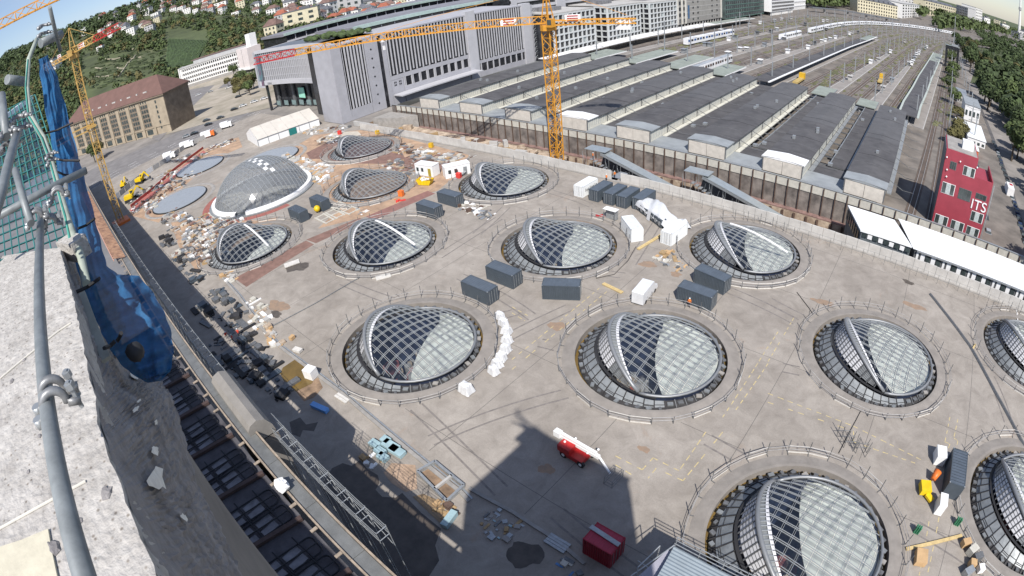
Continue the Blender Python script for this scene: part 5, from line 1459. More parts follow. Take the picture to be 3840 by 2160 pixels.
# crossing connections
for k in range(46):
    x0 = random.choice(TR[:-4]); y0 = random.uniform(300, 720); x1 = x0+random.choice((5, -5, 16, 20, 25, -16)); L = 60+abs(x1-x0)*4; b = MB()
    for q in range(6):
        f, g_ = q/6, (q+1)/6; sm = lambda t: t*t*(3-2*t)
        xa = xp(x0+(x1-x0)*sm(f), y0+L*f); xb = xp(x0+(x1-x0)*sm(g_), y0+L*g_)
        for s in (-.75, .75): b.beam((xa+s, y0+L*f, 1.17), (xb+s, y0+L*g_, 1.17), .16, .14)
    struct('railway_rails', b, M_rail)
for x0, y1 in ((-150, 470), (-128, 520), (-107, 470), (-86, 500), (-64.5, 540), (-41, 440), (-20.5, 400), (0, 520)):
    b = MB(); ys = list(np.arange(217, y1, 20))
    for y0, ye in zip(ys, ys[1:]):
        xa, xb = xp(x0, y0), xp(x0, ye); w0 = 3.4*(1-.55*(y0-217)/(y1-217)); w1 = 3.4*(1-.55*(ye-217)/(y1-217))
        b.prism([(xa-w0, y0), (xa+w0, y0), (xb+w1, ye), (xb-w1, ye)], .9, 1.85)
    struct('platform', b, M_plat)
    b = MB()
    for y0, ye in zip(ys, ys[1:]):
        xa, xb = xp(x0, y0), xp(x0, ye); w0 = 3.4*(1-.55*(y0-217)/(y1-217)); w1 = 3.4*(1-.55*(ye-217)/(y1-217))
        for s in (-1, 1): b.beam((xa+s*(w0-.25), y0, 1.88), (xb+s*(w1-.25), ye, 1.88), .35, .06)
    struct('platform_edge', b, M_conc_l)
# weeds between the tracks
b = MB(); rnd = random.Random(9)
for k in range(2300):
    x0 = rnd.choice([(a+c)/2 for a, c in zip(TR, TR[1:])]); y = 235+rnd.random()**.8*520; x = xp(x0+rnd.uniform(-2.6, 2.6), y)
    s = rnd.uniform(.6, 2.0); b.ball((x, y, 1.05), s, 5, 4, (.9, 2.4, .28), .5, rnd)
o = solo('track_weeds', b, mat('dry_weeds', (.12, .115, .055), .95, .45, .1, col2=(.07, .075, .035)), 'olive green weeds growing in strips between the railway tracks', 'weeds'); o['kind'] = 'stuff'
# catenary masts
proto = None; rnd = random.Random(21); mk = 0
for x0 in (-151, -130, -108, -87, -66, -42, -21, -1, 14, 26):
    for y in np.arange(226+rnd.uniform(0, 15), 860, 31):
        x = xp(x0, y)+rnd.uniform(-.6, .6); lab = 'thin grey overhead line mast with bracket arm standing among the tracks'
        if proto is None:
            proto = thing('catenary_mast', lab, 'mast', (x, y, 1), 0, 'overhead line masts in the yard')
            b = MB(); b.beam((0, 0, 0), (0, 0, 10.5), .45); b.beam((0, 0, 9.5), (0, 0, 10.5), .15); part('post', b, M_galv, proto)
            b = MB(); b.beam((0, 0, 7.4), (4, 0, 8.0), .12); b.beam((0, 0, 8.9), (4, 0, 8.0), .09); b.beam((0, 0, 7.4), (-3.6, 0, 8.0), .12); b.beam((0, 0, 8.8), (-3.6, 0, 8.0), .09); part('arm', b, M_steel, proto)
        else:
            q = copy_tree(proto); q.location = (x, y, 1)
        mk += 1
for k, (y, xa, xb) in enumerate(((300, -152, -88), (420, -150, -40), (560, -150, 10), (700, -130, 30))):
    t = thing('signal_gantry', 'long thin cross span of wires and poles over the tracks, '+('nearest', 'second', 'third', 'farthest')[k]+' of four', 'gantry', (xp(xa, y), y, 1))
    for x in (xp(xa, y), xp(xb, y)): b = MB(); b.beam((x, y, 1), (x, y, 15), .5); part('pole', b, M_galv, t, world=True)
    for z in (13, 10): b = MB(); b.beam((xp(xa, y), y, z), (xp(xb, y), y, z), .12); part('span_wire', b, M_steel, t, world=True)
# trains
M_tw = mat('train_white', (.74, .75, .76), .4, .04, .5); M_tb = mat('train_blue', (.03, .10, .28), .4, .2, .5); M_trf = mat('train_roof_grey', (.34, .36, .38), .5, .1, .4)
def train(label, pts, w_, h_, sub, wincol, roof):
    t = thing('train', label, 'train', (pts[0][0], pts[0][1], 1.2))
    for k, (a, e) in enumerate(zip(pts, pts[1:])):
        a = Vector(a); e = Vector(e); d = (e-a).normalized(); a2 = a+d*.4; e2 = e-d*.4; z = 1.9
        b = MB(); b.beam((a2.x, a2.y, z+h_/2), (e2.x, e2.y, z+h_/2), w_, h_); car = part('carriage', b, M_tw, t, world=True)
        b = MB(); b.beam((a2.x, a2.y, z+h_+.12), (e2.x, e2.y, z+h_+.12), w_*.8, .25); part('roof', b, roof, car, world=True)
        n = sub; o = Vector((d.y, -d.x))*(w_/2+.04)
        for s in (-1, 1):
            for q in range(n):
                f0 = (q+.15)/n; f1 = (q+.85)/n; p0 = a2+(e2-a2)*f0+o*s; p1 = a2+(e2-a2)*f1+o*s
                b = MB(); b.beam((p0.x, p0.y, z+h_*.62), (p1.x, p1.y, z+h_*.62), .06, h_*.34); part('window', b, wincol[q % len(wincol)], car, world=True)
train('white train with big dark blue windows left of the centre of the yard', [(xp(-140, y), y) for y in (302, 327, 352, 377)], 3.0, 3.6, 6, [M_tb, M_dk], M_tw)
train('short white and grey train between two pale canopies', [(-97.5, 219.5+k*12.5) for k in range(5)], 3.0, 3.3, 4, [M_rust, M_dk], M_trf)
train('white express train end standing on a straight track', [(xp(-110, y), y) for y in (388, 414, 440)], 3.0, 3.4, 5, [M_dk], M_tw)
train('very long white express train curving away across the far yard', [(xp(-110, y), y) for y in range(470, 1020, 26)], 3.0, 3.4, 3, [M_dk], M_tw)
for lab, (px, py) in (('yellow track machine between the third and second roof from the right', tl(2880, 0, 330, 800)), ('yellow track machine left of the curved dark platform roof', tl(2880, 0, 1140, 800))):
    p = G(px, py, 2); t = thing('track_machine', lab, 'rail vehicle', (p.x, p.y, 1.2), 0, 'yellow track machines')
    b = MB(); b.box((0, -5, 1.1), (2.4, 13, .8)); part('frame', b, mat('ochre_girder', (.45, .33, .12), .7, .1, 1), t)
    b = MB(); b.box((0, 2.6, 2.2), (2.6, 2.8, 2.8)); part('cab', b, M_yel, t)
    b = MB(); b.box((0, 4.02, 2.6), (2.0, .06, 1.1)); part('cab_window', b, M_wg, t)
    for q in range(5):
        b = MB(); b.tube([(-1.2, -10+q*3, .45), (1.2, -10+q*3, .45)], .45, 8); part('wheel', b, M_black, t)
# small huts and shelters on platforms
rnd = random.Random(31)
for k in range(60):
    x0 = rnd.choice((-150, -128, -107, -86, -41, -20.5)); y = rnd.uniform(262, 640); x = xp(x0, y)+rnd.uniform(-2, 2); m = rnd.choice((M_white, M_conc_l, M_galv, M_steel))
    t = thing('platform_shelter', 'small %s shelter on a platform in the yard' % {'white_paint': 'white', 'pale_concrete': 'pale', 'galvanised_steel': 'grey', 'dull_steel': 'dark'}[m.name], 'shelter', (x, y, 1.85), rnd.uniform(-.1, .1), 'shelters on the platforms')
    b = MB(); b.box((0, 0, 1.2), (2.0, 3.2, 2.3)); part('wall', b, m, t); b = MB(); b.box((0, 0, 2.45), (2.8, 4.4, .18)); part('roof', b, M_white if k % 2 else m, t)
# right hand edge: gantry tower, white sheds, car park side
p = G(*tl(2880, 0, 1890, 700), 1)
t = thing('dark_gantry', 'black open portal building with an antenna mast at the edge of the park', 'building', (p.x-4, p.y, 1))
for x in (-5.5, 4.5):
    b = MB(); b.box((x, 0, 7.5), (1.8, 6, 15)); part('pier', b, M_dk, t)
b = MB(); b.box((-.5, 0, 16.3), (12, 6.5, 2.8)); part('beam', b, M_dk, t)
b = MB(); b.box((1.5, 0, 18.6), (6, 3, 1.6)); part('roof_unit', b, M_galv, t)
b = MB(); b.beam((.5, 0, 18), (.5, 0, 42), .4, .4); part('antenna', b, M_galv, t)
def shed(lab, x0, x1, y0, y1, h, m, mr):
    t = thing('service_shed', lab, 'shed', (x0, y0, 0)); b = MB(); b.box(((x1-x0)/2, (y1-y0)/2, h/2), (x1-x0, y1-y0, h)); part('wall', b, m, t)
    b = MB(); b.box(((x1-x0)/2, (y1-y0)/2, h+.12), (x1-x0+.5, y1-y0+.5, .2)); part('roof', b, mr, t)
    for k in range(4): slab('window', M_wg, t, ((x1-x0)*(k+.5)/4, -.02, h*.55), ((x1-x0)*.14, .06, h*.3)); 
    return t
shed('white shed with grey roof between the yard and the park trees', 23.5, 31.5, 268, 292, 8.2, M_white, M_bit2)
shed('brilliant white flat roofed shed behind the crimson office block', 22.5, 30.5, 222, 250, 3.6, M_white, M_wr)
shed('second white flat roof next to the brilliant white shed', 18.2, 22.2, 232, 252, 3.4, M_white, M_wr)
shed('small white and orange cabin behind the crimson office block', 21, 26, 205, 212, 3.2, M_org, M_wr)
shed('row of grey sheds under the park trees farther along the yard', 22, 28, 310, 335, 5, M_conc_l, M_galv)
for k, (x, y, s, kd) in enumerate(((19.5, 228, .8, 2), (16.5, 212, .75, 2), (20, 300, .9, 1), (18, 345, .9, 1), (21, 380, 1, 1), (24, 420, 1.1, 4), (27, 500, 1.1, 1), (19.5, 262, .7, 2), (30, 560, 1.1, 4))):
    tree('%s bushy tree on the strip between the last track and the park road' % ('olive' if kd == 2 else 'green'), (x, y, 0), s, kd, 'trees on the strip beside the yard')
# far buildings across the yard
def farblock(lab, a, b_, depth, h, m, mr, nwin, rows, hip=0.0):
    # a, b_: base corners in survey coordinates
    p = G(*tl(2880, 0, *a), 1); q = G(*tl(2880, 0, *b_), 1); d = (q-p); L = d.length; ang = math.atan2(d.y, d.x)
    t = thing('apartment_block', lab, 'building', (p.x, p.y, 0), ang)
    b = MB(); b.box((L/2, depth/2, h/2), (L, depth, h)); part('wall', b, m, t)
    b = MB(); e = 1.0
    b.poly([(-e, -e, h), (L+e, -e, h), (L-hip, depth/2, h+hip*.55+.3), (hip, depth/2, h+hip*.55+.3)]); b.poly([(L+e, depth+e, h), (-e, depth+e, h), (hip, depth/2, h+hip*.55+.3), (L-hip, depth/2, h+hip*.55+.3)])
    b.poly([(-e, depth+e, h), (-e, -e, h), (hip, depth/2, h+hip*.55+.3)]); b.poly([(L+e, -e, h), (L+e, depth+e, h), (L-hip, depth/2, h+hip*.55+.3)]); part('roof', b, mr, t)
    for i in range(nwin):
        for j in range(rows): slab('window', M_dk, t, (L*(i+.5)/nwin, -.1, h*(j+.6)/(rows+.3)), (L/nwin*.45, .2, h/(rows+.3)*.5))
    if rows == 4 and hip > 0:
        for i in range(0, nwin, 2): slab('dormer', M_hr[2], t, (L*(i+.5)/nwin, 1.6, h+2.2), (3, 3, 2.6))
farblock('long cream apartment block with dark dormered roof across the far yard', (900, 118), (1300, 190), 26, 24, M_hw[1], M_hr[2], 16, 4, 10)
farblock('white office building with blue ribbon windows right of the cream block', (1345, 185), (1525, 168), 40, 30, M_hw[0], M_conc_l, 8, 5)
farblock('cream yellow long block farther right across the yard', (1580, 148), (1885, 200), 40, 44, M_hw[1], M_hr[2], 14, 4, 12)
farblock('grey banded office block right of the cream yellow block', (1890, 200), (2005, 238), 40, 58, M_hw[2], M_hr[2], 7, 6)
farblock('white gridded block at the foot of the far hill', (2085, 255), (2150, 268), 60, 68, M_hw[0], M_conc_l, 5, 6)
farblock('low white hall below the grey banded block', (2005, 290), (2085, 302), 40, 14, M_hw[0], M_wr, 4, 1)
farblock('white staggered blocks on the slope above the cream yellow block', (1300, 95), (1700, 110), 60, 60, M_hw[0], M_conc_l, 18, 6)
mt = thing('white_mast_tower', 'slim white tower standing alone on the horizon at the top right', 'tower', (0, 0, 0))
a = far(*tl(2880, 0, 2530, 262), 2600); a.z -= 30; mt.location = a; b = MB(); b.tube([(0, 0, 0), (0, 0, 205)], 7, 8, 3); part('shaft', b, M_hw[0], mt); b = MB(); b.tube([(0, 0, 100), (0, 0, 112)], 8, 8); part('collar', b, M_hw[2], mt)
rnd = random.Random(77)
for k in range(110):
    az = rnd.uniform(-22, 16); d = rnd.uniform(2100, 5200); x, y = d*math.sin(R(az)), d*math.cos(R(az)); z = terrain_z(x, y)
    house('pale far apartment block on the wooded slopes under the horizon', (x, y, z+8), rnd.uniform(0, 3), rnd.uniform(30, 70), rnd.uniform(18, 30), rnd.uniform(16, 40), rnd.choice((0, 0, 1, 2)), 2, True, 'far apartment blocks under the horizon')
rv = MB()
a = [G(*tl(2880, 0, *q), .5) for q in ((2230, 230), (2576, 350), (2576, 362), (2215, 242))]; rv.poly(a); struct('far_road', rv, M_plat)
# viaduct at the top
vt = thing('railway_viaduct', 'dark railway viaduct curving across the top of the yard before the wooded slope', 'bridge', (-130, 760, 0))
vp = [G(*tl(2880, 0, *q), 7) for q in ((430, 75), (700, 100), (900, 130), (1080, 165), (1300, 200))]
for a, e in zip(vp, vp[1:]):
    b = MB(); b.beam(a, e, 8, 1.6); part('deck', b, M_steel, vt, world=True)
    b = MB(); m_ = (a+e)/2; b.box((m_.x, m_.y, 3.2), (3, 3, 6.5)); part('pier', b, M_conc, vt, world=True)

# ================================================================ cars
CP = {}
def car(label, x, y, rz, colname, col, group, kind='car'):
    key = (colname, kind)
    if key not in CP:
        t = thing('parked_car' if kind == 'car' else 'delivery_van', label, kind, (x, y, 0), rz, group)
        M = mat(colname+'_car_paint', col, .3, .05, 1, metal=.2); L, W_, H = (4.5, 1.8, 1.45) if kind == 'car' else (5.9, 2.0, 2.4)
        b = MB()
        prof = [(-L/2, .35), (-L/2, .85), (-L/2+.15, .95), (L/2-1.1, .92), (L/2-.1, .72), (L/2, .35)] if kind == 'car' else [(-L/2, .35), (-L/2, H-.1), (-L/2+.1, H), (L/2-1.7, H), (L/2-.9, 1.3), (L/2-.05, 1.0), (L/2, .35)]
        n = len(prof); i = len(b.v); b.v += [(p[0], -W_/2, p[1]) for p in prof]+[(p[0], W_/2, p[1]) for p in prof]
        b.f.append(tuple(range(i, i+n))); b.f.append(tuple(range(i+n, i+2*n))[::-1])
        for k in range(n): b.f.append((i+k, i+n+k, i+n+(k+1) % n, i+(k+1) % n))
        part('body', b, M, t)
        if kind == 'car':
            b = MB(); q0_ = [(-L/2+.35, .93), (-L/2+.75, H-.06), (.45, H-.06), (1.2, .93)]; i = len(b.v)
            b.v += [(p[0], -W_/2+.1+(.12 if p[1] > 1 else 0), p[1]) for p in q0_]+[(p[0], W_/2-.1-(.12 if p[1] > 1 else 0), p[1]) for p in q0_]
            b.f += [(i, i+1, i+2, i+3), (i+7, i+6, i+5, i+4)]+[(i+k, i+4+k, i+4+(k+1) % 4, i+(k+1) % 4) for k in range(4)]
            part('windows', b, M_wg, t)
            b = MB(); b.box((-.6, 0, H-.03), (1.7, W_-.5, .06)); part('roof', b, M, t)
        else:
            b = MB(); b.poly([(L/2-1.62, -.85, H-.15), (L/2-1.62, .85, H-.15), (L/2-.86, .85, 1.36), (L/2-.86, -.85, 1.36)][::-1]); part('windscreen', b, M_wg, t)
        for sx in (-1, 1):
            for sy in (-1, 1):
                b = MB(); b.tube([(sx*L*.31, sy*W_/2-.12*sy, .33), (sx*L*.31, sy*W_/2+.03*sy, .33)], .33, 10); part('wheel', b, M_black, t)
        for sy in (-1, 1): slab('headlight', M_white, t, (L/2-.02, sy*W_*.36, .66), (.08, .3, .14))
        CP[key] = t; return t
    o = copy_tree(CP[key]); o['label'] = label; o['group'] = group; o.location = (x, y, 0.06); o.rotation_euler = (0, 0, rz); return o
COLS = [('black', (.015, .015, .018)), ('dark_grey', (.05, .052, .056)), ('silver', (.38, .39, .40)), ('white', (.72, .72, .72)), ('dark_blue', (.02, .035, .09)), ('red', (.35, .02, .02))]
rnd = random.Random(4)
for k in range(24):
    c = COLS[rnd.choice((0, 0, 1, 1, 2, 3, 4))]
    car('%s car parked under the trees at the right edge of the park road' % c[0].replace('_', ' '), 36.6+rnd.uniform(-.3, .3), 112+k*5.6, H2+rnd.uniform(-.05, .05), c[0], c[1], 'cars parked along the park road')
for k in range(9):
    c = COLS[rnd.choice((1, 2, 3, 0))]
    car('%s car standing beside the crimson office block' % c[0].replace('_', ' '), 24.6+rnd.uniform(-.2, .3), 128+k*9.3, H2, c[0], c[1], 'cars beside the crimson block')
t = thing('box_truck', 'white box truck with red marks parked at the park road', 'truck', (35.6, 176, 0), H2)
b = MB(); b.box((-.6, 0, 2.1), (6, 2.4, 2.9)); part('cargo_box', b, M_white, t); b = MB(); b.box((3.4, 0, 1.5), (1.8, 2.3, 2.2)); part('cab', b, M_white, t)
b = MB(); b.box((4.32, 0, 1.9), (.06, 2.0, .9)); part('windscreen', b, M_wg, t); b = MB(); b.box((.5, -.3, 3.58), (1.8, 1.2, .04)); part('red_print', b, M_red, t)
for sx in (-2.4, 3):
    for sy in (-1, 1): b = MB(); b.tube([(sx, sy*.95, .48), (sx, sy*1.2, .48)], .48, 10); part('wheel', b, M_black, t)
rl = MB()
for k in range(30): rl.poly([(30.6, 100+k*9, .09), (30.8, 100+k*9, .09), (30.8, 105.5+k*9, .09), (30.6, 105.5+k*9, .09)])
struct('lane_marking', rl, M_white)
for k, (px, py) in enumerate(((490, 338), (525, 315), (555, 298), (470, 345), (590, 277), (612, 268), (640, 258), (520, 305), (665, 250), (500, 240), (530, 232), (575, 222), (600, 245))):
    p = G(px, py); c = COLS[(0, 0, 1, 2, 0, 3, 3, 1, 3, 3, 2, 3, 0)[k]]
    car('%s car on the wide street left of the construction deck' % c[0].replace('_', ' '), p.x, p.y, R(62), c[0], c[1], 'cars on the street beyond the hoarding')
for k in range(14):
    x = rnd.uniform(-15, 28); c = COLS[rnd.choice((1, 2, 3))]
lb_ = MB()
for off in (-6, 0, 6, 12):
    for k in range(16):
        a = Vector((-262-off, -30+k*11, -.02)); lb_.poly([a, a+Vector((.25, 0, 0)), a+Vector((-1.2+.25, 5, 0)), a+Vector((-1.2, 5, 0))])
struct('street_marking', lb_, M_white)
# ================================================================ the tower and the old station wing
M_tw_ = mat('tower_masonry', (.23, .21, .19), .95, .15, .8, .02, 6)
def rough_mat():
    m = mat('rough_parapet_concrete', (.46, .44, .41), .95, .12, 14, .02, 38, col2=(.33, .31, .285))
    nt_ = m.node_tree; n = nt_.nodes; l = nt_.links; b = n['Principled BSDF']
    # chips and pores: darker specks of their own, brown spots
    geo = n.new('ShaderNodeNewGeometry'); v = n.new('ShaderNodeTexVoronoi'); v.inputs['Scale'].default_value = 34; l.new(geo.outputs['Position'], v.inputs['Vector'])
    r = n.new('ShaderNodeValToRGB'); r.color_ramp.elements[0].position = .10; r.color_ramp.elements[0].color = (.42, .38, .34, 1); r.color_ramp.elements[1].position = .24; r.color_ramp.elements[1].color = (1, 1, 1, 1)
    l.new(v.outputs['Distance'], r.inputs[0]); mx = n.new('ShaderNodeMix'); mx.data_type = 'RGBA'; mx.blend_type = 'MULTIPLY'; mx.inputs[0].default_value = .85
    src = b.inputs['Base Color'].links[0].from_socket; l.new(src, mx.inputs[6]); l.new(r.outputs[0], mx.inputs[7]); l.new(mx.outputs[2], b.inputs['Base Color'])
    return m
M_par = rough_mat()
M_face = mat('grey_broken_face', (.27, .255, .25), .95, .2, 6, .03, 26, col2=(.16, .15, .15))
tw = thing('station_tower', 'pale rough concrete parapet and stone body of the tower in the left foreground', 'tower', (0, 0, 0))
zt = CAMZ-.85
edge = [G(440, 1560, zt), G(397, 1449, zt), G(345, 1330, zt), G(318, 1262, zt), G(305, 1215, zt), G(275, 1165, zt), G(262, 1100, zt), G(247, 1060, zt), G(240, 1000, zt), G(222, 930, zt), G(205, 850, zt), G(187, 760, zt), G(170, 700, zt), G(150, 622, zt)]
rn = random.Random(2); fine = []
for a, e in zip(edge, edge[1:]):
    L = (e-a).length; n = max(2, int(L/.03))
    for k in range(n): p = a+(e-a)*(k/n); fine.append(p+Vector((0, rn.uniform(-.005, .004), 0)))
fine.append(edge[-1]); fine = [Vector((10.4, -.11, zt)), Vector((2, -.12, zt)), Vector((.3, -.15, zt))]+fine
endp = G(-60, 655, zt)
b = MB(); pts = [(p.x, p.y) for p in fine]+[(endp.x, endp.y), (endp.x, -3), (10.4, -3)]
b.prism(pts[::-1], zt-.16, zt); part('parapet_slab', b, M_par, tw)
# broken outer face, built in courses with real dents
zb = CAMZ-2.25
low = [G(760, 1700, zb), G(612, 1449, zb), G(552, 1330, zb), G(500, 1225, zb), G(455, 1080, zb), G(430, 985, zb), G(395, 945, zb), G(340, 930, zb), G(300, 850, zb), G(262, 780, zb), G(235, 700, zb), G(200, 640, zb)]
b = MB(); NU, NV = 150, 22
def along(P, f):
    f *= len(P)-1; k = min(int(f), len(P)-2); return P[k]+(P[k+1]-P[k])*(f-k)
top = edge[::-1][::-1]
for i in range(NU+1):
    a = along(top, i/NU); e = along(low, i/NU); 
    for j in range(NV+1):
        f = j/NV; p = a.lerp(e, f); p.z = (zt-.02)+(zb-zt)*f
        nz = math.sin(p.x*7+j*.5)*.004+math.sin(p.x*23+j*2.1)*.003+rn.uniform(-.009, .009)
        b.v.append((p.x, p.y+nz*min(1, f*4), p.z))
for i in range(NU):
    for j in range(NV): b.f.append((i*(NV+1)+j, (i+1)*(NV+1)+j, (i+1)*(NV+1)+j+1, i*(NV+1)+j+1))
part('broken_face', b, M_face, tw)
def facept(u, f, lift=.02):
    a = along(top, u); e = along(low, u); p = a.lerp(e, f); p.z = (zt-.02)+(zb-zt)*f; p.y += lift; return p
for (u, f, du, df) in ((.30, .22, .030, .10), (.36, .30, .012, .05), (.50, .25, .010, .05), (.52, .33, .006, .04), (.70, .5, .012, .10), (.78, .3, .010, .05), (.86, .62, .014, .07), (.2, .35, .012, .04), (.62, .62, .02, .06), (.42, .42, .008, .03)):
    q = MB(); ring = [facept(u+du*math.cos(a)*rn.uniform(.5, 1.15), f+df*math.sin(a)*rn.uniform(.5, 1.15)) for a in [k*math.tau/13 for k in range(13)]]
    q.v += [tuple(r_) for r_ in ring]+[tuple(facept(u, f, .022))]; q.f += [(k, (k+1) % 13, 13) for k in range(13)]
    part('sunlit_plaster_patch', q, mat('painted_sunlit_plaster', (.80, .77, .70), .9, .1, 15, .01, 60), tw)  # sunlight on these plaster spots is put into a near-white colour
b = MB()
lowx = [(p.x, p.y-.04) for p in low]
b.prism([(10.4, -.5)]+[(p[0], min(p[1], .02)-.02) for p in lowx if p[0] > -3.6]+[(-3.6, -.3), (-3.6, -12), (10.4, -12)], 10, zb+.02); part('body', b, M_tw_, tw)
b = MB(); b.prism([(10.4, -.6), (-3.3, -.6), (-3.3, -12), (10.4, -12)], zb+.03, zt-.17); part('upper_body', b, M_tw_, tw)
# pale joint lines on the parapet (mortar, proud of the slab)
for (a, e) in (((0, 952), (150, 830)), ((150, 830), (178, 812)), ((-20, 1340), (215, 1210))):
    b = MB(); p = G(*a, zt+.004); q = G(*e, zt+.004); b.beam(p, q, .007, .004); part('mortar_joint', b, mat('pale_mortar', (.66, .63, .56), .9, .05, 5), tw)
b = MB(); b.prism([tuple(G(*q, zt)[:2]) for q in ((125, 1335), (150, 1460), (-60, 1460), (-60, 1400), (60, 1362))], zt+.001, zt+.008); part('mortar_patch', b, mat('sandy_mortar', (.58, .54, .42), .95, .08, 12, .003, 40), tw)
for (px, py, s) in ((134, 1380, .04), (425, 1350, .0), (330, 1200, .0), (60, 905, .02), (100, 1098, .015), (72, 1188, .012), (268, 1240, .03), (30, 960, .02), (200, 1312, .015)):
    if s <= 0: continue
    p = G(px, py, zt); b = MB(); b.ball((p.x, p.y, zt+.002), s*.8, 7, 4, (1, .8, .25), .5, rn); part('stone_chip', b, M_face, tw)
p = G(436, 1342, zt)

# old station wing beside the tower
ZR = 17.0
def ry(x, off=0): return 5.45+(-20-x)*.0155+off
ow = thing('station_wing', 'old station wing under repair, dark flat roof running away below the blue net', 'building', (-30, 0, 0))
M_mat = mat('dark_roof_mat', (.082, .08, .088), .9, .3, .6, .02, 4, col2=(.05, .048, .055))
b = MB(); b.prism([(-3.6, -26), (-3.6, 4.0), (-60, 4.6), (-60, -26)], 0, ZR-.4); part('wall_body', b, M_tw_, ow, world=True)
b = MB(); b.prism([(-3.6, -26), (-3.6, ry(-3.6, -1.0)), (-60.5, ry(-60.5, -1.0)), (-60.5, -26)], ZR-.39, ZR-.15); part('roof_mat', b, M_mat, ow, world=True)
b = MB(); b.prism([(-60.6, -26), (-60.6, 4.8), (-262, 8.2), (-262, -26)], 0, ZR-.6); part('wall_body', b, M_tw_, ow, world=True)
b = MB(); b.prism([(-94.5, -26), (-94.5, ry(-94.5, -.3)), (-262, ry(-262, -.5)), (-262, -26)], ZR-.59, ZR-.3); part('grey_roof', b, mat('grey_roof_felt', (.17, .17, .175), .85, .1, .15), ow, world=True)
b = MB(); b.prism([(-60.6, -26), (-60.6, 5), (-94.4, 5.5), (-94.4, -26)], ZR-1.4, ZR-1.2); part('open_bay', b, M_dk, ow, world=True)
for k in range(7): 
    b = MB(); b.box((-64-k*4.6, .5, ZR-.9), (1.6, 9.5, .35)); part('roof_joist', b, M_steel, ow, world=True)
b = MB(); b.prism([(-3.7, -26), (-3.7, -7.2), (-62, -7.2), (-62, -26)], ZR-.3, 33.5); part('added_shade_block', b, M_tw_, ow, world=True)  # unseen block added to throw shade over the roof mat
# gutter between two timber curbs
nseg = 40
for k in range(nseg):
    x0 = -4-k*6.4; x1 = x0-6.35
    b = MB(); b.beam((x0, ry(x0, .15), ZR+.02), (x1, ry(x1, .15), ZR+.02), 1.15, .12); part('gutter_sheet', b, mat('gutter_zinc', (.20, .205, .20), .55, .15, .8, metal=.3), ow, world=True)
    for o, m in ((-.55, M_wood), (.85, M_wood)):
        b = MB(); b.beam((x0, ry(x0, o), ZR+.14), (x1, ry(x1, o), ZR+.14), .16, .22); part('timber_curb', b, mat('weathered_timber', (.33, .27, .21), .9, .2, 2), ow, world=True)
    if k < 24:
        b = MB(); b.box((x0-1.0, ry(x0, -.95), ZR+.16), (.28, .62, .08)); part('bracket', b, MATS['weathered_timber'], ow, world=True)
        b = MB(); b.box((x0-4.2, ry(x0, -.95), ZR+.16), (.28, .62, .08)); part('bracket', b, MATS['weathered_timber'], ow, world=True)
# rust brown beams and reinforcement loops on the dark mat
M_rod = mat('black_rebar', (.012, .014, .02), .5, .2, 3, metal=.4)
for k in range(12):
    x = -6.3-k*6.55 if k else -9; xx = -9.6-k*6.5
    if xx < -58: break
    b = MB(); b.beam((xx-1.2, -6, ZR+.1), (xx+.0, ry(xx, -1.1), ZR+.1), .42, .3); part('rust_beam', b, mat('brown_beam', (.07, .045, .04), .8, .2, 1), ow, world=True)
    for q, dx in ((0, 1.3), (1, 3.55)):
        cx = xx-dx-.35; b = MB(); hw, r_ = .92, .45; y0, y1 = -5.5, ry(xx, -1.5); pts = []
        for (qx, qy, a0) in ((hw-r_, y1-r_, 0), (-hw+r_, y1-r_, 90), (-hw+r_, y0+r_, 180), (hw-r_, y0+r_, 270)):
            for s_ in range(5): a = R(a0+s_*22.5); pts.append((cx+(qy*.06)+qx+r_*math.cos(a), qy+r_*math.sin(a), ZR+.12))
        pts.append(pts[0]); b.tube(pts, .075, 6); part('rebar_loop', b, M_rod, ow, world=True)
        b = MB(); b.tube([(cx-.05-.3, y0, ZR+.2), (cx+.3, y1, ZR+.2)], .06, 5); part('rebar_bar', b, M_rod, ow, world=True)
        for yy in (-3.6, -1.4, .9, 2.9):
            b = MB(); b.tube([(cx-1.55, yy-.1, ZR+.18), (cx+1.3, yy+.1, ZR+.18)], .06, 5); part('rebar_bar', b, M_rod, ow, world=True)
            b = MB(); b.box((cx-.45, yy-1.0, ZR-.08), (.7, 1.5, .10), .1); part('mat_panel', b, mat('grey_mat_panel', (.20, .20, .22), .6, .25, .8), ow, world=True)
            b = MB(); b.box((cx+.5, yy-1.0, ZR-.08), (.7, 1.5, .10), .1); part('mat_panel', b, MATS['grey_mat_panel'], ow, world=True)
# rafters catching the sun
M_raf = mat('orange_brown_rafter', (.40, .24, .15), .8, .2, .8, col2=(.20, .11, .08))
for k in range(62):
    x = -101-k*1.15; b = MB(); b.beam((x, ry(x, .35), ZR+.4), (x-.55, ry(x, -2.0), ZR+1.05), .34, .3); part('rafter', b, M_raf, ow, world=True)
b = MB(); b.beam((-100, ry(-100, -2.1), ZR+1), (-173, ry(-173, -2.1), ZR+1), .18, .25); part('ridge_plank', b, mat('salmon_board', (.48, .27, .20), .8, .1, 1), ow, world=True)
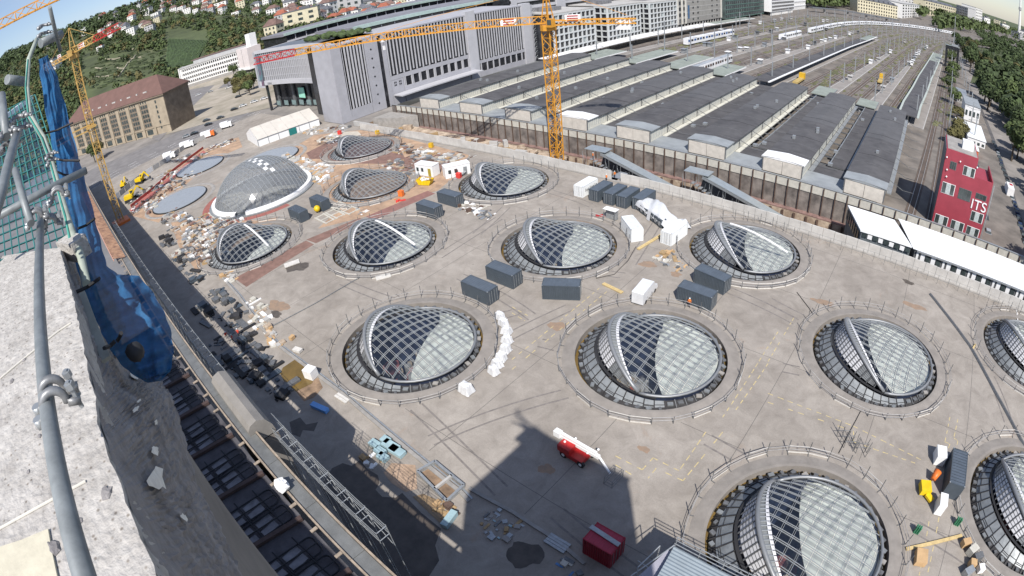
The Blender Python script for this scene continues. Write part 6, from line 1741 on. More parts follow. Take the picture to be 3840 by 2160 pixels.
# stair head bulge
sh_ = thing('roof_stair_head', 'rounded grey beige canvas covered stair head at the roof edge', 'cover', (-46, 7.6, 0))
pr = [(0, 0), (0, 1.6), (.4, 2.1), (1.2, 2.3), (2.0, 1.9), (2.5, .9), (2.6, 0)]
b = MB()
for (ya, za), (yb_, zb_) in zip(pr, pr[1:]):
    b.poly([(-50.6, 6.3+ya, ZR-1+za), (-40.4, 5.9+ya, ZR-1+za), (-40.4, 5.9+yb_, ZR-1+zb_), (-50.6, 6.3+yb_, ZR-1+zb_)])
for x, o in ((-50.6, 6.3), (-40.4, 5.9)): b.poly([(x, o+p[0], ZR-1+p[1]) for p in pr])
part('canvas', b, mat('beige_canvas', (.25, .235, .215), .9, .1, .5, .03), sh_, world=True)
b = MB(); b.box((-45.5, 7.4, ZR/2-.6), (10, 2.4, ZR-1.2)); part('scaffold_sheet', b, M_tw_, sh_, world=True)
# facade scaffold with decks
fs = thing('facade_scaffold', 'white and grey scaffold with plank decks hanging along the shaded station wing', 'scaffold', (-60, 9, 0))
for k in range(44):
    x = -24-k*2.6; yo = ry(x, 2.1 if x < -52 else 2.35); zz0 = ZR-1.5 if x > -52 else ZR-3.5
    if -51.5 < x < -39.8 : continue
    b = MB()
    for y in (yo, yo+1.0): b.tube([(x, y, 0), (x, y, zz0+1.2)], .045, 5)
    b.tube([(x, yo, zz0), (x, yo+1.0, zz0)], .04, 5); b.tube([(x, yo, zz0+1.05), (x, yo+1.0, zz0+1.05)], .04, 5)
    part('scaffold_frame', b, M_galv, fs, world=True)
    b = MB()
    for y in (yo, yo+1.0):
        for dz in (0, .5, 1.05): b = MB(); b.tube([(x, y, zz0+dz), (x-2.6, y+.04, zz0+dz)], .035, 4); part('ledger', b, M_galv, fs, world=True)
    b = MB(); b.tube([(x, yo+1, zz0-2), (x-2.6, yo+1, zz0)], .03, 4); part('brace', b, M_galv, fs, world=True)
    if x < -52 and (k % 9) not in (0, 1, 2):
        b = MB(); b.box((x-1.3, yo+.5, zz0+.06), (2.5, .95, .07)); part('plank_deck', b, mat('pale_planks', (.46, .41, .34), .9, .15, 1), fs, world=True)
wb = thing('white_bag', 'crumpled bright white bag lying on the timber curb of the roof', 'bag', (-32.6, 5.0, ZR+.2)); b = MB(); b.ball((0, 0, .45), .75, 9, 7, (1.1, .8, .6), .5, rn); part('bag_body', b, M_white, wb)
b = MB(); b.ball((.3, .2, .9), .3, 6, 5, (1, 1, .6), .6, rn); part('bag_knot', b, M_white, wb)
# temporary roof right of the tower
tr_ = thing('temporary_roof', 'grey blue corrugated temporary roof with scaffold edge at the bottom of the photo', 'roof', (-2, 20, 0))
b = MB(); n = 60
for k in range(n):
    y0 = 24.9-k*.34; 
    b.poly([(-8.2+(24.9-y0)*.12, y0, 8.0), (14, y0-.4, 8.0), (14, y0-.57, 8.06), (-8.2+(25.07-y0)*.12, y0-.17, 8.06)][::-1])
    b.poly([(-8.2+(25.07-y0)*.12, y0-.17, 8.06), (14, y0-.57, 8.06), (14, y0-.74, 8.0), (-8.2+(25.24-y0)*.12, y0-.34, 8.0)][::-1])
part('corrugated_sheet', b, mat('blue_grey_sheet', (.30, .35, .38), .45, .08, .5, metal=.3), tr_, world=True)
b = MB()
for o in (0, .35, .7): b.tube([(-8.3, 25.1+o*.4, 8.1+o), (14, 24.7+o*.4, 8.1+o)], .05, 6)
for k in range(10): b.tube([(-8.2+k*2.4, 25.2, 0), (-8.2+k*2.4, 25.2, 9.0)], .05, 5)
part('edge_rail', b, M_galv, tr_, world=True)
b = MB(); b.poly([(-8.6, 24.6, 7.4), (-7.6, 24.6, 7.4), (-7.2, 18, 7.0), (-9.9, 19, 6.6)]); part('side_sheet', b, mat('lilac_sheet', (.36, .36, .42), .6, .05, 1), tr_, world=True)
b = MB()
for (a, e) in (((-9, 22.6, 8), (-9.7, 20.3, 8)), ((-9, 22.6, 8), (-8.2, 24.9, 8.2)), ((-9.1, 23.8, 0), (-9.1, 23.8, 8.8)), ((-9.5, 21, 0), (-9.5, 21, 8.8)), ((-9.1, 23.8, 8.8), (-9.5, 21, 8.8)), ((-9.2, 23.8, 4), (-11, 24, 4))): b.tube([a, e], .06, 5)
part('scaffold_pole', b, M_galv, tr_, world=True)
b = MB(); b.box((2.9, 15, 3.9), (21, 19, 7.8)); part('base', b, M_steel, tr_, world=True)

# ================================================================ scaffold pipes round the parapet
M_pipe = mat('pipe_steel', (.225, .245, .25), .5, .10, 14, metal=.1, col2=(.16, .175, .18))
sp_ = thing('scaffold_pipes', 'grey steel scaffold tubes with clamps lying over the parapet in the foreground', 'scaffold', (-1.5, -.3, CAMZ-.7))
zp = CAMZ-.64
def pipe(pts, r=.0242, name='steel_tube', m=None, sm=True): b = MB(); b.tube(pts, r, 20); return part(name, b, m or M_pipe, sp_, sm, world=True)
pa, pb = G(212, 1449, zp), G(103, 545, zp); dpr = (pa-pb).normalized(); pipe([pb, pa+dpr*.9])
def clamp(c, d, s=1.0):
    # double coupler: two ribbed collars, swivel bolts and nuts
    c = Vector(c); d = Vector(d).normalized(); x = d.cross(Vector((0, 0, 1))).normalized(); u = x.cross(d)
    cl = []
    for o in (-.026*s, .026*s):
        b = MB(); q = c+d*o; ring = []
        for k in range(13): a = R(-20+k*220/12); ring.append(q+(x*math.cos(a)+u*math.sin(a))*(.030*s))
        b.tube(ring, .0105*s, 8); b.beam(q+x*.03*s-u*.01*s, q+x*.062*s-u*.02*s, .022*s, .018*s); b.beam(q-x*.03*s-u*.01*s, q-x*.060*s-u*.022*s, .022*s, .016*s)
        cl.append(part('collar', b, mat('clamp_steel', (.24, .245, .25), .45, .2, 30, metal=.3), sp_, True, world=True))
        b = MB(); b.tube([q-x*.052*s-u*.04*s, q-x*.052*s+u*.028*s], .006*s, 6); b.tube([q-x*.052*s+u*.01*s, q-x*.052*s+u*.024*s], .012*s, 6); part('bolt', b, M_galv, sp_, world=True)
        b = MB(); b.tube([q+x*.058*s-u*.028*s, q+x*.058*s-u*.006*s], .013*s, 8); part('hinge_pin', b, M_galv, sp_, True, world=True)
clamp(G(136, 1000, zp), dpr, 1.15)
q0_, q1_ = far(-15, 551, 3.55), far(216, 429, 3.62); pipe([q0_+(q0_-q1_)*.3, q1_])
b = MB(); b.tube([q1_, q1_+(q1_-q0_).normalized()*.004], .021, 14); part('tube_bore', b, M_black, sp_, world=True)
pipe([far(44, 332, 2.75), far(4, 483, 2.2), far(-30, 600, 2.0)]); pipe([far(4, 240, 3.0), far(16, 345, 2.7)])
pipe([far(38, 428, 3.4), far(78, 562, 3.0)], .023)
pipe([far(102, 109, 6.2), far(154, 86, 6.4)], .05); pipe([far(125, 18, 5.2), far(152, 128, 5.6)], .02)
pipe([far(18, 200, 6), far(60, 205, 6.2)], .05)
for (px, py, d, s) in ((145, 490, 3.5, 1.3), (92, 545, 3.1, 1.2), (128, 398, 3.9, .9), (48, 312, 2.9, 1.1), (18, 352, 2.7, 1.1), (110, 75, 5.8, 1.5), (128, 560, 3.3, 1.2), (250, 425, 4.6, 0)):
    if s: clamp(far(px, py, d), (pa-pb) if py > 420 else (.3, .2, 1), s)
hem = [far(*q) for q in ((66, 250, 5.6), (66, 180, 6), (76, 120, 6.4), (90, 100, 6.6))]
b = MB(); b.tube([far(*q) for q in ((92, 100, 6.6), (72, 150, 6.2), (68, 220, 5.8), (75, 290, 5.4), (108, 345, 5.0), (128, 400, 4.8), (150, 480, 4.3), (168, 545, 3.9), (205, 650, 3.4), (218, 715, 3.1))], .028, 8)
part('hem_tube', b, mat('pale_hem', (.36, .40, .34), .7, .15, 4), sp_, True, world=True)
b = MB(); b.tube([far(*q) for q in ((70, 150, 6.15), (64, 220, 5.75), (71, 290, 5.35), (104, 345, 4.95), (124, 400, 4.75), (146, 480, 4.25), (164, 545, 3.85), (175, 600, 3.6))], .009, 6)
part('green_cord', b, mat('sea_green_cord', (.05, .26, .21), .7, .2, 6), sp_, True, world=True)
pl = far(178, 700, 3.3)
b = MB(); b.box(far(185, 622, 3.6), (.25, .12, .12), .4); part('timber_block', b, M_par, sp_, world=True)

# blue net
bn = thing('blue_net', 'long blue debris net hanging in folds outside the parapet, ending in a bag', 'net', far(250, 700, 3.2))
def net_mat(name, col, trans, m2=None):
    m = mat(name, col, .75, .25, 5, .01, 30, col2=m2); nt_ = m.node_tree; n = nt_.nodes; l = nt_.links; b = n['Principled BSDF']
    tr = n.new('ShaderNodeBsdfTransparent'); tl_ = n.new('ShaderNodeBsdfTranslucent'); tl_.inputs[0].default_value = (*[c*1.2 for c in col], 1)
    a = n.new('ShaderNodeMixShader'); a.inputs[0].default_value = .35; c = n.new('ShaderNodeMixShader'); c.inputs[0].default_value = trans
    l.new(b.outputs[0], a.inputs[1]); l.new(tl_.outputs[0], a.inputs[2]); l.new(a.outputs[0], c.inputs[1]); l.new(tr.outputs[0], c.inputs[2]); l.new(c.outputs[0], n['Material Output'].inputs[0]); return m
M_net = net_mat('blue_net_fabric', (.018, .13, .30), .07, (.009, .065, .18)); M_tn = net_mat('blue_haze_net', (.10, .20, .34), .62)
rows = [(96, 150, 120, 138, 7.0), (102, 200, 146, 196, 6.6), (118, 300, 170, 288, 6.0), (138, 400, 196, 388, 5.4), (150, 460, 213, 450, 5.0), (166, 545, 238, 545, 4.4), (180, 620, 255, 615, 4.0), (198, 690, 268, 668, 3.7),
        (212, 735, 296, 690, 3.5), (228, 775, 350, 694, 3.35), (244, 812, 388, 740, 3.2), (262, 850, 416, 790, 3.05), (284, 890, 432, 840, 2.95), (312, 925, 437, 890, 2.85), (346, 950, 428, 935, 2.8), (372, 963, 404, 958, 2.78)]
b = MB(); NC = 44; rws = []
for (r0, r1) in zip(rows, rows[1:]):
    for s in range(7): rws.append(tuple(r0[k]+(r1[k]-r0[k])*s/7 for k in range(5)))
rws.append(rows[-1])
for i, (xl, yl, xr, yr, d) in enumerate(rws):
    for j in range(NC+1):
        f = j/NC; wv = math.sin(f*14+i*.08)*.016+math.sin(f*31+i*.25)*.008+math.sin(f*3-i*.9)*.010+math.sin(f*8+i*1.9)*.006+(abs(math.sin(f*5+i*.33))**6)*.014+(math.sin(i*1.3+f*5)*.02 if i > 62 else math.sin(i*.7)*.008)
        bul = .10*math.sin(math.pi*f) if i > 62 else .05*math.sin(math.pi*f)
        b.v.append(tuple(far(xl+(xr-xl)*f+1.5*math.sin(i*.9+f*3), yl+(yr-yl)*f, d+wv*d*.35-bul)))
for i in range(len(rws)-1):
    for j in range(NC): b.f.append((i*(NC+1)+j, i*(NC+1)+j+1, (i+1)*(NC+1)+j+1, (i+1)*(NC+1)+j))
part('net_fabric', b, M_net, bn, True, world=True)
for (a, e, d) in (((104, 338), (183, 309), 5.2), ((110, 350), (100, 356), 5.2), ((195, 575), (238, 550), 4.0), ((293, 860), (305, 838), 2.6), ((130, 425), (190, 445), 4.8), ((120, 395), (200, 404), 4.7), ((290, 858), (262, 876), 2.6), ((190, 735), (250, 700), 3.0)):
    b = MB(); b.tube([far(*a, d), far((a[0]+e[0])/2, (a[1]+e[1])/2+4, d), far(*e, d-.1)], .010, 5); part('tie_cord', b, M_black, bn, world=True)
b = MB(); b.ball(far(340, 885, 2.52), .045, 8, 6, (1, 1, 1), .3, rn); part('tied_knot', b, M_black, bn, True, world=True)
b = MB(); b.beam(far(205, 740, 3.1), far(268, 905, 2.6), .05, .02); part('inner_board', b, mat('pale_board', (.45, .45, .38), .8, .2, 3), bn, world=True)
gn = thing('green_safety_net', 'teal knotted safety net stretched behind the scaffold tubes at the left edge', 'net', far(80, 400, 5))
c00, c10, c11, c01 = (-60, 318), (88, 238), (205, 600), (-60, 700); D00, D10, D11, D01 = 6.2, 6.6, 4.3, 3.6
def NP_(u, v):
    px = (c00[0]*(1-u)+c10[0]*u)*(1-v)+(c01[0]*(1-u)+c11[0]*u)*v; py = (c00[1]*(1-u)+c10[1]*u)*(1-v)+(c01[1]*(1-u)+c11[1]*u)*v
    d = (D00*(1-u)+D10*u)*(1-v)+(D01*(1-u)+D11*u)*v; return far(px, py, d+.06*math.sin(u*9)*math.sin(v*8))
M_cord = mat('teal_cord', (.05, .22, .21), .7, .2, 6)
for k in range(15):
    b = MB(); b.tube([NP_(k/14, v/14) for v in range(15)], .0065, 4); part('net_cord', b, M_cord, gn, world=True)
for k in range(19):
    b = MB(); b.tube([NP_(u/14, k/18) for u in range(15)], .0065, 4); part('net_cord', b, M_cord, gn, world=True)
b = MB()
for i in range(15):
    for j in range(15): b.v.append(tuple(NP_(i/14*.93, j/14*.72)+Vector((0, .02, -.02))))
for i in range(14):
    for j in range(14): b.f.append((i*15+j, i*15+j+1, (i+1)*15+j+1, (i+1)*15+j))
part('fine_mesh', b, M_tn, gn, True, world=True)
b = MB(); b.beam(far(-20, 322, 6.5), far(78, 246, 6.8), .09, .05); part('edge_board', b, mat('blue_white_board', (.55, .62, .66), .5, .15, 3), gn, world=True)
# ================================================================ things on the deck
rn = random.Random(99)
def flat(name, quads, m, z=.006):
    b = MB()
    for q in quads: b.poly([(p[0], p[1], z) for p in q])
    return struct(name, b, m)
def Gp(pts, z=0): return [tuple(G(a, b_, z)) for a, b_ in pts]
# yellow dashed guide lines: G-surveyed polylines
M_line = mat('faded_yellow_line', (.50, .40, .17), .85, .25, 3, col2=(.33, .28, .19))
def dashed(pts, on=.9, off=.55, w_=.13):
    b = MB(); P_ = [G(*p) for p in pts]
    for a, e in zip(P_, P_[1:]):
        L = (e-a).length; d = (e-a).normalized(); s = d.cross(Vector((0, 0, 1)))*w_/2; t = 0
        while t < L:
            if rn.random() < .88:
                t1 = min(L, t+on*rn.uniform(.7, 1.1)); p = a+d*t; q = a+d*t1; b.poly([(p.x-s.x, p.y-s.y, .008), (p.x+s.x, p.y+s.y, .008), (q.x+s.x, q.y+s.y, .008), (q.x-s.x, q.y-s.y, .008)][::-1])
            t += on+off
    struct('dashed_line', b, M_line)
def q3(a, b_): return tl(1920, 1080, a, b_)
def q4(a, b_): return tl(2880, 1080, a, b_)
def q5(a, b_): return tl(1920, 1620, a, b_)
def q6(a, b_): return tl(2880, 1620, a, b_)
for pts in ([q3(0, 720), q3(420, 380), q3(880, 0)], [q3(0, 820), q3(480, 420), q3(975, 20)], [q3(0, 250), q3(130, 330)], [q3(0, 190), q3(180, 290)], [q3(2576, 590), q3(2120, 1300)], [q3(2576, 760), q3(2250, 1230)],
            [q5(2120, 0), q5(1720, 490), q5(1450, 365), q5(1370, 465)], [q5(1950, 0), q5(1680, 390), q5(1420, 260), q5(1310, 380), q5(1040, 240)], [q5(1040, 330), q5(1220, 440)],
            [q4(260, 300), q4(0, 740)], [q4(100, 440), q4(0, 600)], [q4(0, 1150), q4(860, 1440), q6(860, 100), q6(1500, 320)], [q4(0, 1060), q4(860, 1390), q6(1560, 290)], [q4(1830, 1300), q6(1780, 100), q6(1830, 120), q6(1790, 230)], [q4(1910, 1320), q6(1870, 60), q6(1910, 90), q6(1880, 230)],
            [q6(1720, 860), q6(1600, 1449)], [q6(1620, 900), q6(1520, 1449)], tuple()):
    if pts: dashed(pts)
# slab joints
jb = MB()
for x in (-130, -115, -100, -85, -70, -55, -40, -25, -10, 5, 20, 35, 50):
    y = 24
    while y < 103:
        if all((x-c.x)**2+(y+1.5-c.y)**2 > 13.4**2 for c in HOLES+[lattice_c(3, 1)]): jb.poly([(x-.035, y, .005), (x+.035, y, .005), (x+.035, y+3, .005), (x-.035, y+3, .005)])
        y += 3
for y in (27, 45.4, 63.3, 81.3, 99.2):
    x = -150
    while x < 60:
        if all((x+1.5-c.x)**2+(y-c.y)**2 > 13.4**2 for c in HOLES+[lattice_c(3, 1)]): jb.poly([(x, y-.035, .005), (x+3, y-.035, .005), (x+3, y+.035, .005), (x, y+.035, .005)])
        x += 3
struct('slab_joints', jb, mat('joint_sealant', (.13, .12, .11), .9, .2, 1))
# tyre tracks
tb = MB()
for k in range(34):
    x = rn.uniform(-110, 45); y = rn.uniform(24, 100); a = rn.choice((rn.uniform(-.3, .3), rn.uniform(1.2, 1.9))); cur = rn.uniform(-.03, .03)
    for s in (-.9, .9):
        px, py, an = x-s*math.sin(a), y+s*math.cos(a), a
        for q in range(14):
            nx_, ny_ = px+1.3*math.cos(an), py+1.3*math.sin(an); w_ = (-math.sin(an)*.13, math.cos(an)*.13)
            if all((nx_-c.x)**2+(ny_-c.y)**2 > 13.6**2 for c in HOLES) and 23 < ny_ < 103: tb.poly([(px-w_[0], py-w_[1], .0045+k*.00001), (nx_-w_[0], ny_-w_[1], .0045+k*.00001), (nx_+w_[0], ny_+w_[1], .0045+k*.00001), (px+w_[0], py+w_[1], .0045+k*.00001)])
            px, py, an = nx_, ny_, an+cur
struct('tyre_tracks', tb, mat('dusty_track', (.20, .18, .165), .9, .2, 1.5))
# irregular stains and puddles (thin sheets with their own outline)
def blob(name, px, py, rx, ry_, m, n=22, seed=0, z=.007, jag=.35, kind='structure'):
    c = G(px, py); rd_ = random.Random(seed+int(px)); ph = [rd_.uniform(0, 6.28) for _ in range(4)]; pts = []
    for k in range(n):
        a = math.tau*k/n; q = 1+jag*(.5*math.sin(2*a+ph[0])+.35*math.sin(3*a+ph[1])+.3*math.sin(5*a+ph[2])+.2*math.sin(9*a+ph[3])); pts.append((c.x+rx*q*math.cos(a), c.y+ry_*q*math.sin(a), z))
    b = MB(); b.poly(pts); return struct(name, b, m)
M_damp = mat('damp_stain', (.10, .085, .07), .55, .2, 1); M_rs = mat('rust_stain', (.27, .185, .125), .9, .15, 1.2, col2=(.22, .17, .13)); M_wet = mat('wet_concrete', (.075, .062, .052), .35, .25, .6); M_rb2 = mat('red_brown_coating', (.21, .125, .10), .9, .18, .6)
for i, (px, py, a, b_, m, z) in enumerate(((695, 790, 1.3, .9, M_damp, .009), (2285, 710, 1.1, .8, M_damp, .009), (1190, 665, 0.1, .1, M_damp, .009), (745, 670, 2.6, 2.2, M_damp, .009), (600, 592, 2.5, 1.5, M_damp, .009), (1700, 690, 1.1, .7, M_rs, .009),
                                          (2360, 905, .1, .1, M_rs, .009), (1630, 665, 1.6, 1.0, M_rs, .008), (700, 770, 2.4, 1.7, M_rs, .007), (1375, 1180, 1.0, .7, M_rs, .007), (1470, 560, 1.6, 1.0, M_rs, .007), (2300, 770, 2.2, .9, M_rs, .007), (1620, 1130, .7, .5, M_rs, .007), (2070, 760, 2.0, .8, M_rs, .007), (1400, 820, 1.5, .9, M_rs, .007))):
    blob('stain', px, py, a, b_, m, seed=i, z=z)
def patch(name, pts, m, z=.01): b = MB(); b.poly([(G(*p).x, G(*p).y, z) for p in pts]); return struct(name, b, m)
wet = [(835, 1178), (862, 1165), (885, 1172), (905, 1158), (925, 1180), (950, 1195), (955, 1215), (945, 1232), (962, 1250), (995, 1252), (1012, 1240), (1060, 1290), (1110, 1330), (1095, 1372), (1105, 1410), (1080, 1449), (1120, 1560), (960, 1560), (905, 1400), (860, 1310), (825, 1260), (805, 1225), (822, 1200)]
patch('puddle', wet, M_wet, .012)
patch('puddle', [(728, 1062), (755, 1050), (770, 1068), (800, 1062), (790, 1085), (762, 1082), (755, 1100), (735, 1092)], M_wet, .012)
patch('muddy_pond', [(705, 940), (712, 925), (745, 903), (775, 925), (795, 940), (785, 965), (745, 985), (720, 970)], M_water, .05)
patch('muddy_pond', [(1038, 1250), (1065, 1243), (1100, 1258), (1130, 1300), (1128, 1335), (1090, 1300)], mat('tan_water', (.27, .19, .11), .2, .1, 1), .05)
patch('brown_pit', [(745, 985), (800, 950), (812, 975), (790, 1000), (765, 1010)], M_soil, .02)
patch('earth_patch', [(965, 1190), (985, 1165), (1045, 1170), (1050, 1230), (1020, 1238), (985, 1215)], mat('pale_earth', (.42, .30, .21), .95, .2, .6, .04), .02)
patch('red_coating', [(590, 700), (770, 605), (790, 615), (620, 722)], M_rb2, .008)
patch('red_coating', [(770, 603), (905, 548), (920, 555), (795, 612)], M_rb2, .0082)
patch('red_coating', [(920, 545), (1075, 480), (1095, 487), (940, 555)], mat('red_coating', (.24, .125, .105), .9, .12, .6), .0084)
patch('red_coating', [(770, 385), (830, 355), (990, 345), (1020, 400), (1000, 412), (850, 412), (820, 400), (780, 400)], M_rb2, .0078)
patch('red_coating', [(1010, 395), (1180, 405), (1140, 425), (1020, 430)], M_rb2, .0079)
patch('pale_screed', [(800, 350), (840, 333), (900, 330), (910, 340), (830, 360)], mat('pale_screed', (.46, .42, .35), .9, .1, .5), .0088)
M_te = mat('tan_dust', (.38, .26, .17), .95, .25, .3, col2=(.25, .17, .12))
patch('dusty_ground', [(430, 560), (520, 545), (600, 552), (660, 555), (700, 545), (690, 560), (560, 640), (525, 650), (500, 690), (450, 620)], M_te, .0035)
patch('dusty_ground', [(700, 395), (790, 340), (930, 325), (1180, 390), (1150, 440), (1100, 480), (1030, 500), (920, 545), (800, 575), (860, 520), (820, 510), (800, 440)], M_te, .0036)
patch('dusty_ground', [(320, 540), (500, 380), (600, 345), (610, 370), (540, 400), (440, 490), (400, 560)], M_te, .0037)
# cables and a dark strip across the deck
def cable(lab, pts, r, m, z=.06):
    b = MB(); P_ = [G(*p, z) for p in pts]; Q = []
    for a, e in zip(P_, P_[1:]):
        n = max(2, int((e-a).length/2))
        for k in range(n): q = a+(e-a)*(k/n); Q.append(q+Vector((rn.uniform(-.03, .03), rn.uniform(-.03, .03), 0)))
    Q.append(P_[-1]); b.tube(Q, r, 5); return solo('cable', b, m, lab, 'cable', Q[0])
cable('thick dark cable duct running diagonally between the two rightmost skylights', [(2340, 740), (2440, 870), (2500, 980), (2580, 1130)], .3, M_steel)  # thick dark round strip laid along the deck
cable('two track dark hose line on the deck left of the container pair', [(664, 832), (790, 765), (905, 698)], .11, M_steel)
cable('thin black cable from the fence to the pale right skylight', [(2005, 735), (2035, 775), (2045, 790)], .06, M_black)
cable('thin black cable below the pale right skylight running to the largest skylight', [(2165, 1035), (2135, 1090), (2110, 1140)], .06, M_black)
cable('thin hose winding beside the white container below the tarpaulin', [(1600, 620), (1580, 655), (1545, 690), (1500, 700)], .05, M_black)
# drainage edge beam at the limit of the shaded strip
ed = [(560, 700), (600, 745), (660, 828), (700, 870), (780, 930), (860, 990), (1000, 1110), (1160, 1240), (1180, 1262)]
eb_ = thing('edge_channel', 'grey concrete edge channel separating the deck from the shaded strip', 'channel', G(*ed[0]))
for a, e in zip(ed, ed[1:]):
    b = MB(); p, q = G(*a), G(*e); b.beam((p.x, p.y, .10), (q.x, q.y, .10), .5, .2); part('channel_piece', b, M_conc, eb_, world=True)
    b = MB(); b.beam((p.x, p.y+.5, .04), (q.x, q.y+.5, .04), .22, .08); part('channel_lip', b, M_galv, eb_, world=True)

# white wrapped pallets
M_wrap = mat('white_wrap', (.60, .61, .62), .35, .06, 3, .02, 6)
def heap(lab, px, py, wx, wy, h, n, m, group=None, cat='pallet', name='wrapped_pallet'):
    c = G(px, py); t = thing(name, lab, cat, (c.x, c.y, 0), rn.uniform(-.3, .3), group)
    b = MB(); b.box((0, 0, .08), (wx*.9, wy*.9, .14)); part('pallet', b, M_wood, t)
    b = MB(); nn = 7; jj = lambda a_: rn.uniform(-a_, a_)
    idx = {}
    for i in range(nn+1):
        for j in range(nn+1):
            u, v = i/nn*2-1, j/nn*2-1; e_ = max(abs(u), abs(v)); z = (h*(1.0 if e_ < .75 else .86)+jj(.10)) if e_ < .99 else .1
            sc_ = .5*(1 if e_ < .99 else 1.04); idx[i, j] = len(b.v); b.v.append((u*wx*sc_+jj(.05), v*wy*sc_+jj(.05), z))
    for i in range(nn):
        for j in range(nn): b.f.append((idx[i, j], idx[i+1, j], idx[i+1, j+1], idx[i, j+1]))
    part('wrap', b, m, t)
    for k in range(n):
        b = MB(); b.ball((rn.uniform(-.2, .2)*wx, rn.uniform(-.2, .2)*wy, h*.85), .2, 7, 5, (wx*.5, wy*.5, .8), .5, rn); part('wrap_fold', b, m, t)
    return t
PW = ['topmost', 'second', 'third', 'fourth', 'fifth', 'sixth', 'seventh', 'lowest']
for k, (px, py) in enumerate(((1258, 795), (1268, 812), (1275, 832), (1276, 855), (1272, 877), (1262, 898), (1252, 915), (1243, 932))):
    heap(PW[k]+' white wrapped pallet in the curved row right of the dark blue skylight', px, py+6, 1.55, 1.25, 1.1, 1, M_wrap, 'white wrapped pallets beside the skylight')
heap('lone white wrapped stack below the row of white pallets', 1174, 985, 1.9, 1.5, 1.3, 2, M_wrap, 'white wrapped pallets beside the skylight')
# big tarpaulin on a low loader
tp = G(1670, 535); tt = thing('covered_stack', 'big white tarpaulin draped over dark stacked boxes in front of the concrete wall', 'tarpaulin', (-47, 92.5, 0), R(-28))
for k, (x, y) in enumerate(((-5.2, -1.2), (-3.6, -1.3), (-2.1, -1.3), (.2, -1.4), (1.7, -1.4), (3.2, -1.5))):
    b = MB(); b.box((x, y, .9), (1.2, 1.3, 1.7)); part('dark_box', b, M_cd, tt)
    b = MB(); b.tube([(x, y-.75, .9), (x, y-.66, .9)], .45, 10); part('round_lid', b, M_galv, tt)
b = MB(); NX, NY = 34, 16
for i in range(NX+1):
    for j in range(NY+1):
        u = i/NX; v = j/NY; x = -6.8+13.8*u; wv = 3.4*(1-.25*math.sin(u*3.1)) if u < .8 else 3.6
        y = -2.1+(wv+1.6)*v; h = 2.0+.5*math.sin(u*5)+.35*math.sin(u*11+v*4)+.15*math.sin(u*27+v*9)
        ed_ = min(1, min(v, 1-v)*5+.45)*min(1, min(u, 1-u)*9+.3); b.v.append((x, y, max(.1, h*ed_)+rn.uniform(-.05, .05)))
for i in range(NX):
    for j in range(NY): b.f.append((i*(NY+1)+j, (i+1)*(NY+1)+j, (i+1)*(NY+1)+j+1, i*(NY+1)+j+1))
part('tarpaulin', b, M_wrap, tt, True)
b = MB(); b.poly([(-1.0, -2.5, .1), (.2, -2.5, .1), (.1, -2.1, 2.0), (-.9, -2.1, 2.0)]); part('hanging_flap', b, M_wrap, tt)
b = MB(); b.ball((7.6, 0, .8), 1.0, 8, 6, (1.1, 1, .8), .4, rn); part('gathered_end', b, M_wrap, tt, True)
# white site cabins with windows
for lab, x, y, rz, L in (('white site cabin with two windows and an open yellow lit door, above the yellow skip', -108.8, 85.2, R(8), 6), ('white site cabin with a wiry stair in front, right of the other cabin', -101.2, 88.4, R(62), 6.5)):
    t = thing('site_cabin', lab, 'cabin', (x, y, 0), rz, 'white site cabins')
    b = MB(); b.box((0, 0, 1.5), (L, 2.7, 2.9)); part('wall', b, M_white, t); b = MB(); b.box((0, 0, 3.02), (L+.15, 2.85, .14)); part('roof', b, mat('white_cabin_roof', (.76, .76, .75), .5, .05, 1), t)
    for xx in (-2.1, -.5): b = MB(); b.box((xx, -1.37, 1.7), (.75, .06, 1.0)); part('window', b, M_wg, t)
    b = MB(); b.box((1.9, -1.37, 1.2), (.95, .07, 2.1)); part('door', b, mat('ochre_door', (.35, .27, .03), .6, .1, 1) if rz < .5 else M_galv, t)
    if rz > .5:
        b = MB(); b.beam((1.9, -1.5, 1.1), (-1.4, -2.6, .0), .8, .08); [b.tube([(1.9-q*.8, -1.9-q*.25, 0), (1.9-q*.8, -1.9-q*.25, 2.0-q*.3)], .03, 4) for q in range(5)]; part('stair', b, M_galv, t)
# yellow skip
c = G(1071, 463); t = thing('skip', 'yellow skip heaped with pale rubble in front of the white cabin', 'skip', (c.x, c.y, 0), R(20))
b = MB(); prof = [(-1.5, .1), (1.5, .1), (2.1, 1.4), (-2.1, 1.4)]; i = 0
b.v += [(p[0], -1.0, p[1]) for p in prof]+[(p[0], 1.0, p[1]) for p in prof]; b.f += [(0, 1, 2, 3), (7, 6, 5, 4), (0, 4, 5, 1), (1, 5, 6, 2), (3, 7, 4, 0)]
part('body', b, mat('skip_yellow', (.70, .48, .01), .5, .1, 1), t)
for x in (-.9, 0, .9): b = MB(); b.box((x, -1.04, .75), (.12, .1, 1.3)); part('rib', b, MATS['skip_yellow'], t)
for k in range(14): b = MB(); b.ball((rn.uniform(-1.5, 1.5), rn.uniform(-.8, .8), 1.35), rn.uniform(.25, .5), 6, 5, (1, 1, .8), .6, rn); part('rubble', b, random.choice([M_cream, M_white, M_wood]), t)
